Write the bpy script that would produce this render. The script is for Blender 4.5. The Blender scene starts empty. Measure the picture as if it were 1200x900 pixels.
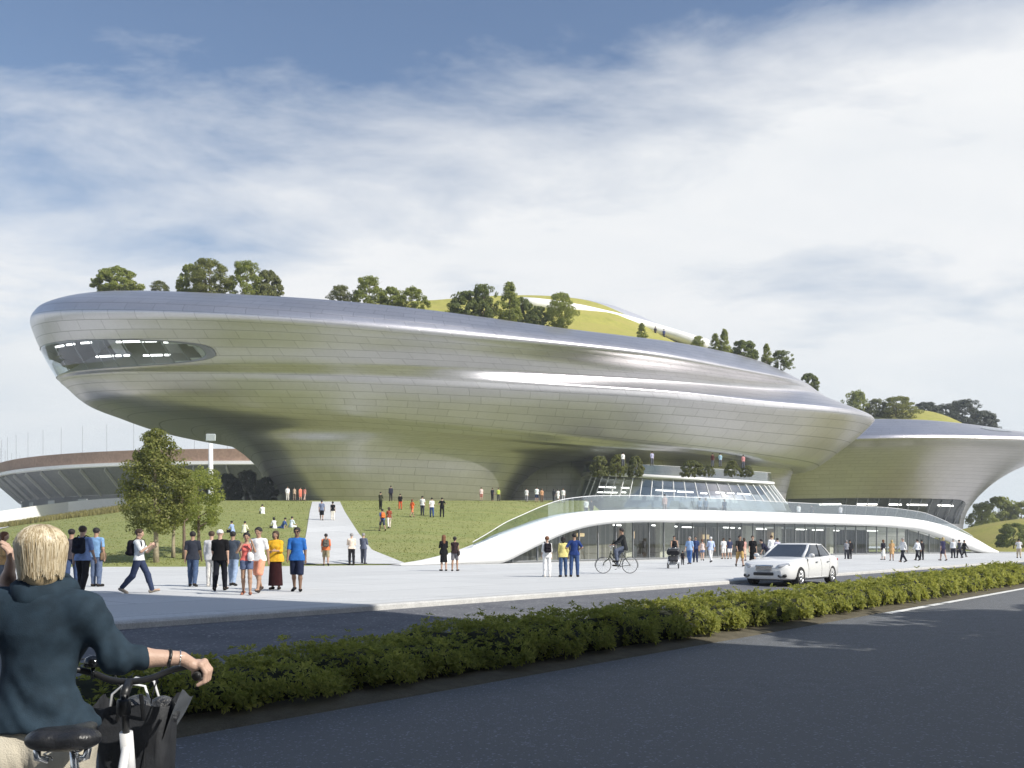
import bpy, math, random
import numpy as np
from mathutils import Vector, Matrix
random.seed(7)
RNG = np.random.default_rng(7)
SC = bpy.context.scene
COL = SC.collection
F, HX, HY, CAMZ = 1040.0, 600.0, 637.0, 1.26      # focal length in photo pixels, principal point, eye height

def W(px, py, d):
    """photo pixel at depth d -> world point"""
    return np.array([(px - HX) / F * d, d, CAMZ - (py - HY) / F * d])
def proj(p):
    p = np.asarray(p)
    return HX + F * p[..., 0] / p[..., 1], HY - F * (p[..., 2] - CAMZ) / p[..., 1]
def lerp(a, b, t): return a + (b - a) * t
def sstep(a, b, x):
    t = np.clip((x - a) / (b - a), 0, 1); return t * t * (3 - 2 * t)
U2 = np.array([0.650, 0.760]); N2 = np.array([-0.760, 0.650])     # along / across the road
def road(t, n, z): q = U2 * t + N2 * n; return (q[0], q[1], z)

# ------------------------------------------------------------------ objects
def tag(o, label=None, cat=None, group=None, kind=None):
    if label: o['label'] = label
    if cat: o['category'] = cat
    if group: o['group'] = group
    if kind: o['kind'] = kind
    return o
def empty(name, loc=(0, 0, 0), rz=0.0):
    o = bpy.data.objects.new(name, None); COL.objects.link(o)
    o.location = tuple(float(v) for v in loc); o.rotation_euler = (0, 0, rz); o.empty_display_size = 0.2
    return o
def link(name, me, parent=None, loc=None, rz=None):
    o = bpy.data.objects.new(name, me); COL.objects.link(o)
    if parent is not None: o.parent = parent
    if loc is not None: o.location = tuple(float(v) for v in loc)
    if rz is not None: o.rotation_euler = (0, 0, rz)
    return o
def np_mesh(name, verts, faces, mats, mi=None, smooth=True, uv=None):
    """verts Nx3, faces: Mx4 / Mx3 array or list of lists"""
    me = bpy.data.meshes.new(name)
    verts = np.asarray(verts, dtype=np.float32)
    if isinstance(faces, np.ndarray):
        k = faces.shape[1]; m = len(faces)
        me.vertices.add(len(verts)); me.vertices.foreach_set('co', verts.ravel())
        me.loops.add(m * k); me.loops.foreach_set('vertex_index', faces.astype(np.int32).ravel())
        me.polygons.add(m); me.polygons.foreach_set('loop_start', np.arange(0, m * k, k, dtype=np.int32))
        me.polygons.foreach_set('loop_total', np.full(m, k, dtype=np.int32))
    else:
        me.from_pydata([tuple(map(float, v)) for v in verts], [], [tuple(int(i) for i in f) for f in faces])
    if not isinstance(mats, (list, tuple)): mats = [mats]
    for m_ in mats: me.materials.append(m_)
    if mi is not None: me.polygons.foreach_set('material_index', np.asarray(mi, dtype=np.int32))
    me.update(calc_edges=True)
    me.polygons.foreach_set('use_smooth', np.full(len(me.polygons), bool(smooth)))
    if uv is not None:
        l = me.uv_layers.new(name='UVMap')
        vi = np.empty(len(me.loops), np.int32); me.loops.foreach_get('vertex_index', vi)
        l.data.foreach_set('uv', np.asarray(uv, np.float32)[vi].ravel())
    me.validate()
    return me

def rotz(v, a):
    c, s = math.cos(a), math.sin(a); v = np.asarray(v, float)
    o = v.copy(); o[..., 0] = c * v[..., 0] - s * v[..., 1]; o[..., 1] = s * v[..., 0] + c * v[..., 1]; return o

class MB:
    """collects primitives that make ONE mesh"""
    def __init__(s): s.v = []; s.f = []; s.m = []
    def add(s, verts, faces, mi=0):
        b = len(s.v); s.v.extend([tuple(map(float, p)) for p in verts])
        for f in faces: s.f.append(tuple(int(i) + b for i in f)); s.m.append(mi)
        return s
    def box(s, c, size, rz=0.0, mi=0, bev=0.0, R=None):
        hx, hy, hz = [k / 2 for k in size]
        if bev <= 0:
            P = np.array([[x, y, z] for z in (-hz, hz) for x, y in ((-hx, -hy), (hx, -hy), (hx, hy), (-hx, hy))], float)
            Fs = [(3, 2, 1, 0), (4, 5, 6, 7), (0, 1, 5, 4), (1, 2, 6, 5), (2, 3, 7, 6), (3, 0, 4, 7)]
        else:
            b = min(bev, hx * .99, hy * .99, hz * .99); P = []; Fs = []
            rings = [(-hz, b), (-hz + b, 0), (hz - b, 0), (hz, b)]
            for z, i in rings:
                x, y = hx - i, hy - i; e = b if i == 0 else b * 0.6
                P += [[x - e, -y, z], [x, -y + e, z], [x, y - e, z], [x - e, y, z], [-x + e, y, z], [-x, y - e, z], [-x, -y + e, z], [-x + e, -y, z]]
            P = np.array(P, float)
            for r in range(3):
                for k in range(8): Fs.append((r * 8 + k, r * 8 + (k + 1) % 8, r * 8 + 8 + (k + 1) % 8, r * 8 + 8 + k))
            Fs.append(tuple(range(7, -1, -1))); Fs.append(tuple(range(24, 32)))
        if R is not None: P = P @ np.asarray(R).T
        elif rz: P = rotz(P, rz)
        return s.add(P + np.asarray(c, float), Fs, mi)
    def tube(s, pts, rad, n=8, mi=0, cap=True, flat=None):
        pts = np.asarray(pts, float); k = len(pts)
        if np.isscalar(rad): rad = [rad] * k
        tang = np.gradient(pts, axis=0) if k > 2 else np.repeat((pts[1:] - pts[:1]), k, 0)
        tang /= np.linalg.norm(tang, axis=1)[:, None] + 1e-12
        up = np.array([0, 0, 1.0]) if abs(tang[0][2]) < .9 else np.array([1.0, 0, 0])
        V = []; x = np.cross(up, tang[0]); x /= np.linalg.norm(x)
        for i in range(k):
            x = x - tang[i] * x.dot(tang[i]); x /= np.linalg.norm(x) + 1e-12
            y = np.cross(tang[i], x)
            for j in range(n):
                a = 2 * math.pi * j / n
                V.append(pts[i] + rad[i] * (math.cos(a) * x + math.sin(a) * y * (flat or 1)))
        Fs = [(i * n + j, i * n + (j + 1) % n, (i + 1) * n + (j + 1) % n, (i + 1) * n + j) for i in range(k - 1) for j in range(n)]
        if cap: Fs += [tuple(range(n - 1, -1, -1)), tuple(range((k - 1) * n, k * n))]
        return s.add(V, Fs, mi)
    def lathe(s, prof, c=(0, 0, 0), n=16, mi=0, axis='z', R=None, cap=True):
        V = []; 
        for r, z in prof:
            for j in range(n):
                a = 2 * math.pi * j / n; p = (r * math.cos(a), r * math.sin(a), z)
                if axis == 'x': p = (z, r * math.cos(a), r * math.sin(a))
                if axis == 'y': p = (r * math.sin(a), z, r * math.cos(a))
                V.append(p)
        V = np.array(V, float)
        if R is not None: V = V @ np.asarray(R).T
        k = len(prof)
        Fs = [(i * n + j, i * n + (j + 1) % n, (i + 1) * n + (j + 1) % n, (i + 1) * n + j) for i in range(k - 1) for j in range(n)]
        if cap and prof[0][0] > 1e-6: Fs.append(tuple(range(n - 1, -1, -1)))
        if cap and prof[-1][0] > 1e-6: Fs.append(tuple(range((k - 1) * n, k * n)))
        return s.add(V + np.asarray(c, float), Fs, mi)
    def ell(s, c, r, n=12, mi=0):
        prof = [(max(1e-4, math.sin(math.pi * i / n)), -math.cos(math.pi * i / n)) for i in range(n + 1)]
        b = len(s.v); s.lathe(prof, (0, 0, 0), n + 4, mi)
        for i in range(b, len(s.v)): p = s.v[i]; s.v[i] = (c[0] + p[0] * r[0], c[1] + p[1] * r[1], c[2] + p[2] * r[2])
        return s
    def grid(s, P, mi=0, closed_u=False, closed_v=False):
        P = np.asarray(P, float); a, b = P.shape[:2]
        Fs = []
        for i in range(a if closed_u else a - 1):
            for j in range(b if closed_v else b - 1):
                i2, j2 = (i + 1) % a, (j + 1) % b
                Fs.append((i * b + j, i * b + j2, i2 * b + j2, i2 * b + j))
        return s.add(P.reshape(-1, 3), Fs, mi)
    def build(s, name, mats, parent=None, loc=None, rz=None, smooth=False, angle=None):
        if not isinstance(mats, (list, tuple)): mats = [mats]
        me = bpy.data.meshes.new(name); me.from_pydata(s.v, [], s.f)
        for m_ in mats: me.materials.append(m_)
        me.polygons.foreach_set('material_index', s.m)
        me.polygons.foreach_set('use_smooth', [smooth or angle is not None] * len(me.polygons))
        me.update(); me.validate()
        if angle is not None:
            try: me.set_sharp_from_angle(angle=math.radians(angle))
            except Exception: pass
        return link(name, me, parent, loc, rz)

# ------------------------------------------------------------------ materials
class NT:
    def __init__(s, m): s.t = m.node_tree; s.N = s.t.nodes; s.L = s.t.links
    def n(s, typ, **kw):
        nd = s.N.new(typ)
        for k, v in kw.items():
            if k in nd.inputs: nd.inputs[k].default_value = v
            else: setattr(nd, k, v)
        return nd
    def l(s, a, b): s.L.new(a, b); return s
    def math(s, op, a, b=None, clamp=False):
        nd = s.N.new('ShaderNodeMath'); nd.operation = op; nd.use_clamp = clamp
        for i, v in enumerate((a, b)):
            if v is None: continue
            if isinstance(v, (int, float)): nd.inputs[i].default_value = v
            else: s.L.new(v, nd.inputs[i])
        return nd.outputs[0]
    def ramp(s, fac, stops):
        nd = s.N.new('ShaderNodeValToRGB'); cr = nd.color_ramp
        while len(cr.elements) < len(stops): cr.elements.new(0.5)
        for e, (p, c) in zip(cr.elements, stops): e.position = p; e.color = (*c, 1) if len(c) == 3 else c
        s.L.new(fac, nd.inputs[0]); return nd.outputs[0]
    def mix(s, fac, a, b, typ='MIX'):
        nd = s.N.new('ShaderNodeMix'); nd.data_type = 'RGBA'; nd.blend_type = typ
        for i, v in ((0, fac), (6, a), (7, b)):
            if isinstance(v, (int, float)): nd.inputs[i].default_value = v
            elif isinstance(v, (tuple, list)): nd.inputs[i].default_value = (*v, 1) if len(v) == 3 else v
            else: s.L.new(v, nd.inputs[i])
        return nd.outputs[2]
def new_mat(name):
    m = bpy.data.materials.new(name); m.use_nodes = True
    t = NT(m); t.N.clear()
    out = t.n('ShaderNodeOutputMaterial'); return m, t, out
_mc = {}
def M(name, col, rough=0.7, metal=0.0, var=0.12, scale=8.0, bump=0.0, bscale=40.0, spec=0.5, coat=0.0, emit=0.0):
    """plain procedural material: base colour with a little noise variation and bump"""
    key = (name, tuple(col), rough, metal, emit)
    if key in _mc: return _mc[key]
    m, t, out = new_mat(name)
    b = t.n('ShaderNodeBsdfPrincipled', Roughness=rough, Metallic=metal)
    b.inputs['Specular IOR Level'].default_value = spec
    b.inputs['Coat Weight'].default_value = coat
    tc = t.n('ShaderNodeTexCoord')
    nz = t.n('ShaderNodeTexNoise', Scale=scale, Detail=4.0); t.l(tc.outputs['Object'], nz.inputs['Vector'])
    c1 = tuple(max(0, c * (1 - var)) for c in col); c2 = tuple(min(1, c * (1 + var)) for c in col)
    t.l(t.ramp(nz.outputs[0], [(0.3, c1), (0.7, c2)]), b.inputs['Base Color'])
    if bump:
        nb = t.n('ShaderNodeTexNoise', Scale=bscale, Detail=5.0); t.l(tc.outputs['Object'], nb.inputs['Vector'])
        bp = t.n('ShaderNodeBump', Strength=bump, Distance=0.02); t.l(nb.outputs[0], bp.inputs['Height']); t.l(bp.outputs[0], b.inputs['Normal'])
    if emit:
        b.inputs['Emission Color'].default_value = (*col, 1); b.inputs['Emission Strength'].default_value = emit
    t.l(b.outputs[0], out.inputs[0]); _mc[key] = m; return m
def lin(r, g, b):
    f = lambda c: ((c / 255 + .055) / 1.055) ** 2.4 if c > 10 else c / 255 / 12.92
    return (f(r), f(g), f(b))
def cloth(rgb, name='cloth'):
    c = lin(*rgb); return M(name, tuple(min(.8, x) for x in c), 0.9, 0, .18, 14, .25, 60, .2)

def glass_mat(name, tint=(.85, .93, .93), clear=.8, rough=.02):
    m, t, out = new_mat(name)
    tr = t.n('ShaderNodeBsdfTransparent'); tr.inputs[0].default_value = (*tint, 1)
    gl = t.n('ShaderNodeBsdfGlossy', Roughness=rough); gl.inputs[0].default_value = (.95, .97, 1, 1)
    g = t.n('ShaderNodeNewGeometry'); dp = t.n('ShaderNodeVectorMath', operation='DOT_PRODUCT'); t.l(g.outputs['Normal'], dp.inputs[0]); t.l(g.outputs['Incoming'], dp.inputs[1])
    k5 = t.math('POWER', t.math('SUBTRACT', 1.0, t.math('ABSOLUTE', dp.outputs['Value']), True), 5.0)
    fac = t.math('ADD', t.math('MULTIPLY', k5, clear), 1 - clear, True)
    mx = t.n('ShaderNodeMixShader'); t.l(fac, mx.inputs[0]); t.l(tr.outputs[0], mx.inputs[1]); t.l(gl.outputs[0], mx.inputs[2])
    t.l(mx.outputs[0], out.inputs[0]); return m

def leaf_mat(name, dark, mid, lite, trans=.35):
    m, t, out = new_mat(name)
    g = t.n('ShaderNodeNewGeometry')
    tc = t.n('ShaderNodeTexCoord'); nz = t.n('ShaderNodeTexNoise', Scale=1.3, Detail=2.0); t.l(tc.outputs['Object'], nz.inputs['Vector'])
    f = t.math('ADD', t.math('MULTIPLY', g.outputs['Random Per Island'], .6), t.math('MULTIPLY', nz.outputs[0], .4))
    c = t.ramp(f, [(.2, dark), (.5, mid), (.8, lite)])
    b = t.n('ShaderNodeBsdfPrincipled', Roughness=.55); t.l(c, b.inputs['Base Color']); b.inputs['Specular IOR Level'].default_value = .3
    tl = t.n('ShaderNodeBsdfTranslucent'); t.l(t.mix(.5, c, (min(1, lite[0] * 1.6), min(1, lite[1] * 1.6), lite[2])), tl.inputs[0])
    mx = t.n('ShaderNodeMixShader'); mx.inputs[0].default_value = trans
    t.l(b.outputs[0], mx.inputs[1]); t.l(tl.outputs[0], mx.inputs[2]); t.l(mx.outputs[0], out.inputs[0]); return m

# ------------------------------------------------------------------ signed distance field -> mesh (bodies, clothes, hair)
class SDF:
    """round cones blended smoothly on a voxel grid, turned into one continuous surface"""
    def __init__(s, h): s.h = h; s.pr = []; s.cut = []; s.sub = []
    def cone(s, a, b, ra, rb=None, k=.03, flat=None):
        s.pr.append((np.asarray(a, float), np.asarray(b, float), ra, ra if rb is None else rb, k, flat)); return s
    def ball(s, a, r, k=.03, flat=None): return s.cone(a, a, r, r, k, flat)
    def minus(s, a, b, ra, rb=None, k=.01, flat=None):
        s.sub.append((np.asarray(a, float), np.asarray(b, float), ra, ra if rb is None else rb, k, flat)); return s
    def plane(s, p, nrm):         # keep the side the normal points to
        nrm = np.asarray(nrm, float); s.cut.append((np.asarray(p, float), nrm / np.linalg.norm(nrm))); return s
    @staticmethod
    def _d(P, a, b, ra, rb, flat):
        A, B = a, b
        if flat is not None:
            M_ = np.eye(3)
            for ax, sc in (flat if isinstance(flat, list) else [flat]):
                ax = np.asarray(ax, float); ax = ax / np.linalg.norm(ax)
                M_ = M_ @ (np.eye(3) + (sc - 1) * np.outer(ax, ax))
            P = P @ M_.T; A = M_ @ a; B = M_ @ b
        ab = B - A; L2 = ab.dot(ab)
        t = np.clip(((P - A) @ ab) / L2, 0, 1) if L2 > 1e-12 else np.zeros(P.shape[:-1])
        q = P - A - t[..., None] * ab
        return np.sqrt((q * q).sum(-1)) - (ra + (rb - ra) * t)
    def mesh(s, warp=None):
        h = s.h; lo = np.full(3, 1e9); hi = -lo
        for a, b, ra, rb, k, fl in s.pr:
            r = max(ra, rb) * (1.0 if fl is None else 1.6); lo = np.minimum(lo, np.minimum(a, b) - r); hi = np.maximum(hi, np.maximum(a, b) + r)
        lo -= 3 * h; hi += 3 * h
        n = np.ceil((hi - lo) / h).astype(int) + 1
        V = np.full(n, 1.0, np.float32)
        ax = [lo[i] + np.arange(n[i]) * h for i in range(3)]
        def region(a, b, ra, rb, k, fl):
            r = max(ra, rb) * (1.0 if fl is None else 1.7) + k + 2.5 * h
            i0 = np.maximum(0, np.floor((np.minimum(a, b) - r - lo) / h).astype(int)); i1 = np.minimum(n, np.ceil((np.maximum(a, b) + r - lo) / h).astype(int) + 1)
            if (i1 <= i0).any(): return None
            X = np.stack(np.meshgrid(*[ax[i][i0[i]:i1[i]] for i in range(3)], indexing='ij'), -1)
            return tuple(slice(i0[i], i1[i]) for i in range(3)), X
        for a, b, ra, rb, k, fl in s.pr:
            rg = region(a, b, ra, rb, k, fl)
            if rg is None: continue
            sl, X = rg; d = s._d(X, a, b, ra, rb, fl); c = V[sl]
            hh = np.maximum(k - np.abs(d - c), 0) / max(k, 1e-6)
            V[sl] = np.minimum(d, c) - hh * hh * k * .25
        for a, b, ra, rb, k, fl in s.sub:
            rg = region(a, b, ra, rb, k, fl)
            if rg is None: continue
            sl, X = rg; d = -s._d(X, a, b, ra, rb, fl); V[sl] = np.maximum(V[sl], d)
        X = None
        if s.cut or warp:
            X = np.stack(np.meshgrid(*ax, indexing='ij'), -1)
            for p, nn in s.cut: V = np.maximum(V, -((X - p) @ nn))
            if warp: V = V + warp(X)
        return surface_nets(V, lo, h)
def surface_nets(V, lo, h):
    ins = V < 0; n = np.array(V.shape)
    cnt = np.zeros(n - 1, np.int8); pos = np.zeros((*(n - 1), 3), np.float32); num = np.zeros(n - 1, np.float32)
    sl = lambda o: tuple(slice(o[i], n[i] - 1 + o[i]) for i in range(3))
    for dx in (0, 1):
        for dy in (0, 1):
            for dz in (0, 1): cnt += ins[sl((dx, dy, dz))]
    act = (cnt > 0) & (cnt < 8)
    for axis in range(3):
        o = [0, 1]; others = [i for i in range(3) if i != axis]
        for u in o:
            for v in o:
                a = [0, 0, 0]; a[others[0]] = u; a[others[1]] = v; b = list(a); b[axis] = 1
                va, vb = V[sl(a)], V[sl(b)]
                m = (va < 0) != (vb < 0)
                t = np.where(m, va / np.where(m, va - vb, 1), 0)
                for i in range(3): pos[..., i] += np.where(m, a[i] + (t if i == axis else 0), 0)
                num += m
    idx = np.full(act.shape, -1, np.int32); w = np.argwhere(act); idx[act] = np.arange(len(w))
    P = (w + pos[act] / num[act][:, None]) * h + lo
    Fs = []
    for axis in range(3):
        o1, o2 = [(1, 2), (2, 0), (0, 1)][axis]
        a = [slice(None)] * 3; b = [slice(None)] * 3
        a[axis] = slice(0, -1); b[axis] = slice(1, None)
        for o in (o1, o2): a[o] = slice(1, -1); b[o] = slice(1, -1)
        A, B = ins[tuple(a)], ins[tuple(b)]
        e = np.argwhere(A != B); 
        if not len(e): continue
        fl = A[tuple(e.T)]
        e = e.copy(); e[:, o1] += 1; e[:, o2] += 1
        def c(d1, d2):
            q = e.copy(); q[:, o1] += d1; q[:, o2] += d2; return idx[tuple(q.T)]
        q = np.stack([c(-1, -1), c(0, -1), c(0, 0), c(-1, 0)], 1)
        q[~fl] = q[~fl][:, ::-1]
        Fs.append(q)
    Fa = np.concatenate(Fs); Fa = Fa[(Fa >= 0).all(1)]
    return P, Fa
# ------------------------------------------------------------------ camera, sun, sky
cam = bpy.data.cameras.new('camera'); cam_o = bpy.data.objects.new('camera', cam); COL.objects.link(cam_o)
cam_o.location = (0, 0, CAMZ); cam_o.rotation_euler = (math.pi / 2, 0, 0)
cam.sensor_width = 36; cam.lens = 36 * F / 1200; cam.shift_y = (HY - 450) / 1200
cam.clip_start = 0.05; cam.clip_end = 12000
SC.camera = cam_o
SUN_EL = math.radians(39); SH = np.array([0.86, -0.51]); SH /= np.linalg.norm(SH)
sd = Vector((SH[0] * math.cos(SUN_EL), SH[1] * math.cos(SUN_EL), math.sin(SUN_EL)))
sl = bpy.data.lights.new('sun', 'SUN'); sl.energy = 4.6; sl.angle = math.radians(.55); sl.color = (1, .95, .87)
so = bpy.data.objects.new('sun', sl); COL.objects.link(so); so.rotation_euler = sd.to_track_quat('Z', 'Y').to_euler(); so.location = (30, -30, 60)

wd = bpy.data.worlds.new('World'); SC.world = wd; wd.use_nodes = True
t = NT(wd); t.N.clear()
wo = t.n('ShaderNodeOutputWorld'); bg = t.n('ShaderNodeBackground', Strength=.1)
sky = t.n('ShaderNodeTexSky'); sky.sky_type = 'NISHITA'; sky.sun_disc = False
sky.sun_elevation = SUN_EL; sky.sun_rotation = math.atan2(SH[0], SH[1]); sky.altitude = 50; sky.air_density = 1.2; sky.dust_density = .8; sky.ozone_density = 1.5
tc = t.n('ShaderNodeTexCoord'); sx = t.n('ShaderNodeSeparateXYZ'); t.l(tc.outputs['Generated'], sx.inputs[0])
# cloud sheet: direction projected on a high plane, stretched into soft wisps
zz = t.math('ADD', t.math('MAXIMUM', sx.outputs[2], 0.0), .16)
u = t.math('DIVIDE', sx.outputs[0], zz); v = t.math('DIVIDE', sx.outputs[1], zz)
cv = t.n('ShaderNodeCombineXYZ'); t.l(u, cv.inputs[0]); t.l(v, cv.inputs[1])
mp = t.n('ShaderNodeMapping'); t.l(cv.outputs[0], mp.inputs[0]); mp.inputs['Rotation'].default_value = (0, 0, math.radians(-38)); mp.inputs['Scale'].default_value = (.75, 1.15, 1); mp.inputs['Location'].default_value = (3.1, 1.7, 0)
n1 = t.n('ShaderNodeTexNoise', Scale=.75, Detail=12.0, Roughness=.52, Distortion=.25); t.l(mp.outputs[0], n1.inputs['Vector'])
n2 = t.n('ShaderNodeTexNoise', Scale=2.6, Detail=12.0, Roughness=.6, Distortion=.3); t.l(mp.outputs[0], n2.inputs['Vector'])
dens = t.math('ADD', t.math('MULTIPLY', n1.outputs[0], .72), t.math('MULTIPLY', n2.outputs[0], .40))
# more cover towards the horizon
low = t.math('SUBTRACT', 1.0, t.math('MULTIPLY', sx.outputs[2], 1.9), True)
dens = t.math('ADD', dens, t.math('MULTIPLY', low, .37))
hi_ = t.ramp(t.math('ADD', sx.outputs[2], t.math('MULTIPLY', sx.outputs[0], -.33)), [(.28, (0, 0, 0)), (.55, (1, 1, 1))])
dens = t.math('SUBTRACT', dens, t.math('MULTIPLY', hi_, .20))
fac = t.ramp(dens, [(.47, (0, 0, 0)), (.57, (.55, .55, .55)), (.69, (1, 1, 1))])
shade = t.ramp(n2.outputs[0], [(.3, (6.9, 7.15, 7.4)), (.65, (7.6, 7.7, 7.8))])
hz = t.ramp(sx.outputs[2], [(0.0, (.86, .93, .97)), (.25, (1, 1, 1))])
cl = t.mix(1.0, shade, hz, 'MULTIPLY')
skyc = t.mix(1.0, sky.outputs[0], (1.0, 1.0, 1.05), 'MULTIPLY')
t.l(t.mix(fac, skyc, cl), bg.inputs[0]); t.l(bg.outputs[0], wo.inputs[0])
SC.render.engine = 'CYCLES'
SC.view_settings.view_transform = 'Standard'; SC.view_settings.look = 'None'; SC.view_settings.gamma = 1; SC.view_settings.exposure = 0.32
SC.cycles.use_denoising = True
try: SC.cycles.denoiser = 'OPENIMAGEDENOISE'
except Exception: pass
SC.cycles.max_bounces = 7; SC.cycles.diffuse_bounces = 3; SC.cycles.glossy_bounces = 4; SC.cycles.transparent_max_bounces = 12; SC.cycles.transmission_bounces = 4
SC.cycles.caustics_reflective = False; SC.cycles.caustics_refractive = False; SC.cycles.sample_clamp_indirect = 6

# ------------------------------------------------------------------ ground
def dfoot(px): return np.interp(px, [-600, 60, 300, 480, 560, 600, 640, 680, 760], [47, 47, 48.5, 52, 55, 62, 73, 80, 88])
def zcrest(px): return np.interp(px, [-600, -200, 0, 60, 120, 200, 690, 760], [2.2, 2.7, 3.4, 4.3, 5.2, 6.4, 6.4, 0.0])
D_CREST = 106.0
def hill(px, d):
    t = np.clip((d - dfoot(px)) / (D_CREST - dfoot(px)), 0, 1)
    f = .72 * t + .28 * sstep(0, 1, t)
    return -0.04 + (zcrest(px) + .04) * f + .10 * np.sin(px * .035 + d * .13) * f * (1 - f) * 4
def mound(x, y):                                    # right-hand lawn behind the arch's far foot
    q = ((x - 96) / 26.0) ** 2 + ((y - 152) / 24.0) ** 2
    return -0.05 + 6.1 * np.clip(1 - q, 0, 1) ** .8
def zroad(n): return np.interp(n, [-4, 7.1, 9.0, 14.2], [-.38, -.38, -.31, -.12])
def gz(x, y):
    n = -.76 * x + .65 * y
    if n < 14.2: return float(zroad(n))
    px = HX + F * x / y
    return max(0.0, float(hill(px, y)) if px < 760 else 0.0)
def hit(px, py):
    """where the ray through photo pixel (px,py) meets the ground"""
    last = 4.0
    for d in np.arange(4, 230, .25):
        p = W(px, py, d)
        if p[2] <= gz(p[0], p[1]): break
        last = d
    return W(px, py, last)

def ground_mat(name, c1, c2, sc, rough=.9, fine=60, bump=.3, joint=None, speck=None, big=None, bdist=.02, jmort=.025, lm=.6):
    m, t, out = new_mat(name)
    b = t.n('ShaderNodeBsdfPrincipled', Roughness=rough); b.inputs['Specular IOR Level'].default_value = .3
    g = t.n('ShaderNodeNewGeometry')
    n1 = t.n('ShaderNodeTexNoise', Scale=sc, Detail=8.0, Roughness=.65); t.l(g.outputs['Position'], n1.inputs['Vector'])
    n2 = t.n('ShaderNodeTexNoise', Scale=fine, Detail=3.0); t.l(g.outputs['Position'], n2.inputs['Vector'])
    c = t.ramp(n1.outputs[0], [(.3, c1), (.7, c2)])
    c = t.mix(.3, c, t.ramp(n2.outputs[0], [(.35, (.3, .3, .3)), (.65, (.75, .75, .75))]), 'OVERLAY')
    if big:
        n3 = t.n('ShaderNodeTexNoise', Scale=.5, Detail=6.0, Roughness=.6); m3 = t.n('ShaderNodeMapping'); m3.inputs['Rotation'].default_value = (0, 0, -math.atan2(U2[1], U2[0])); m3.inputs['Scale'].default_value = (.05, 1.1, 1); t.l(g.outputs['Position'], m3.inputs[0]); t.l(m3.outputs[0], n3.inputs['Vector'])
        c = t.mix(t.ramp(n3.outputs[0], [(.42, (0, 0, 0)), (.62, (1, 1, 1))]), c, big)
    if speck:
        vo = t.n('ShaderNodeTexVoronoi', Scale=speck[0]); t.l(g.outputs['Position'], vo.inputs['Vector'])
        sp = t.n('ShaderNodeSeparateColor'); t.l(vo.outputs['Color'], sp.inputs[0])
        c = t.mix(t.ramp(sp.outputs[0], [(speck[2], (0, 0, 0)), (min(.999, speck[2] + .02), (1, 1, 1))]), c, speck[1])
    if joint:
        mp = t.n('ShaderNodeMapping'); mp.inputs['Rotation'].default_value = (0, 0, -math.atan2(U2[1], U2[0])); t.l(g.outputs['Position'], mp.inputs[0])
        br = t.n('ShaderNodeTexBrick', Scale=1.0); br.inputs['Brick Width'].default_value = joint[0]; br.inputs['Row Height'].default_value = joint[1]
        br.inputs['Mortar Size'].default_value = jmort; br.inputs['Color1'].default_value = (1, 1, 1, 1); br.inputs['Color2'].default_value = (.9, .9, .9, 1); br.inputs['Mortar'].default_value = (lm, lm, lm, 1)
        t.l(mp.outputs[0], br.inputs[0]); c = t.mix(1.0, c, br.outputs[0], 'MULTIPLY')
    t.l(c, b.inputs['Base Color'])
    bp = t.n('ShaderNodeBump', Strength=bump, Distance=bdist); t.l(n2.outputs[0], bp.inputs['Height']); t.l(bp.outputs[0], b.inputs['Normal'])
    t.l(b.outputs[0], out.inputs[0]); return m
m_asph = ground_mat('asphalt', (.115, .12, .125), (.18, .185, .19), 3.0, .62, 90, .9, speck=(60, (.30, .33, .37), .94), big=(.15, .155, .16))
m_asph2 = ground_mat('asphalt_far', (.10, .105, .12), (.16, .165, .175), 1.2, .85, 40, .4, speck=(30, (.3, .3, .3), .95))
m_conc = ground_mat('plaza_concrete', (.55, .565, .565), (.65, .66, .655), .6, .8, 14, .15, joint=(6.0, 3.0), big=(.59, .60, .595))
m_kerb = ground_mat('kerb_concrete', (.42, .42, .41), (.55, .55, .53), 3, .85, 40, .3)
m_dirt = ground_mat('soil', (.07, .062, .042), (.13, .115, .08), 4, .95, 50, .8)
m_lawn = ground_mat('lawn', (.185, .215, .068), (.26, .29, .10), .9, .95, 7, .6, big=(.27, .28, .105), bdist=.12)
m_lawn2 = ground_mat('roof_lawn', (.24, .25, .055), (.38, .36, .09), .8, .95, 6, .8, big=(.34, .31, .09), bdist=.12)
m_far = ground_mat('far_ground', (.12, .14, .07), (.2, .21, .13), .05, .95, 1, .2)
m_line = M('road_paint', (.75, .75, .72), .7, 0, .2, 5)

def strip(name, n0, n1, z0, z1, m, t0=-90, t1=420, step=30, label=None):
    ts = np.arange(t0, t1 + .1, step)
    P = np.array([[road(t_, n0, z0), road(t_, n1, z1)] for t_ in ts])
    o = MB().grid(P[:, ::-1]).build(name, m); tag(o, kind='structure'); return o
g = MB().grid(np.array([[(x, y, -.55) for y in (-3000, -300, 0, 300, 3000)] for x in (-3000, -300, 0, 300, 3000)])[:, ::-1]).build('ground', m_far); tag(g, kind='structure')
strip('near_road', -3.0, 7.05, -.38, -.38, m_asph)
strip('far_road', 8.95, 14.05, -.31, -.12, m_asph2)
strip('sidewalk', -90, -3.0, -.25, -.25, m_kerb)
kb = MB(); kb.grid(np.array([[road(t_, n_, z_) for n_, z_ in ((-3.0, -.6), (-3.0, -.26), (-3.3, -.24))] for t_ in (-90, 420)]))
tag(kb.build('sidewalk_kerb', m_kerb), kind='structure')
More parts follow.
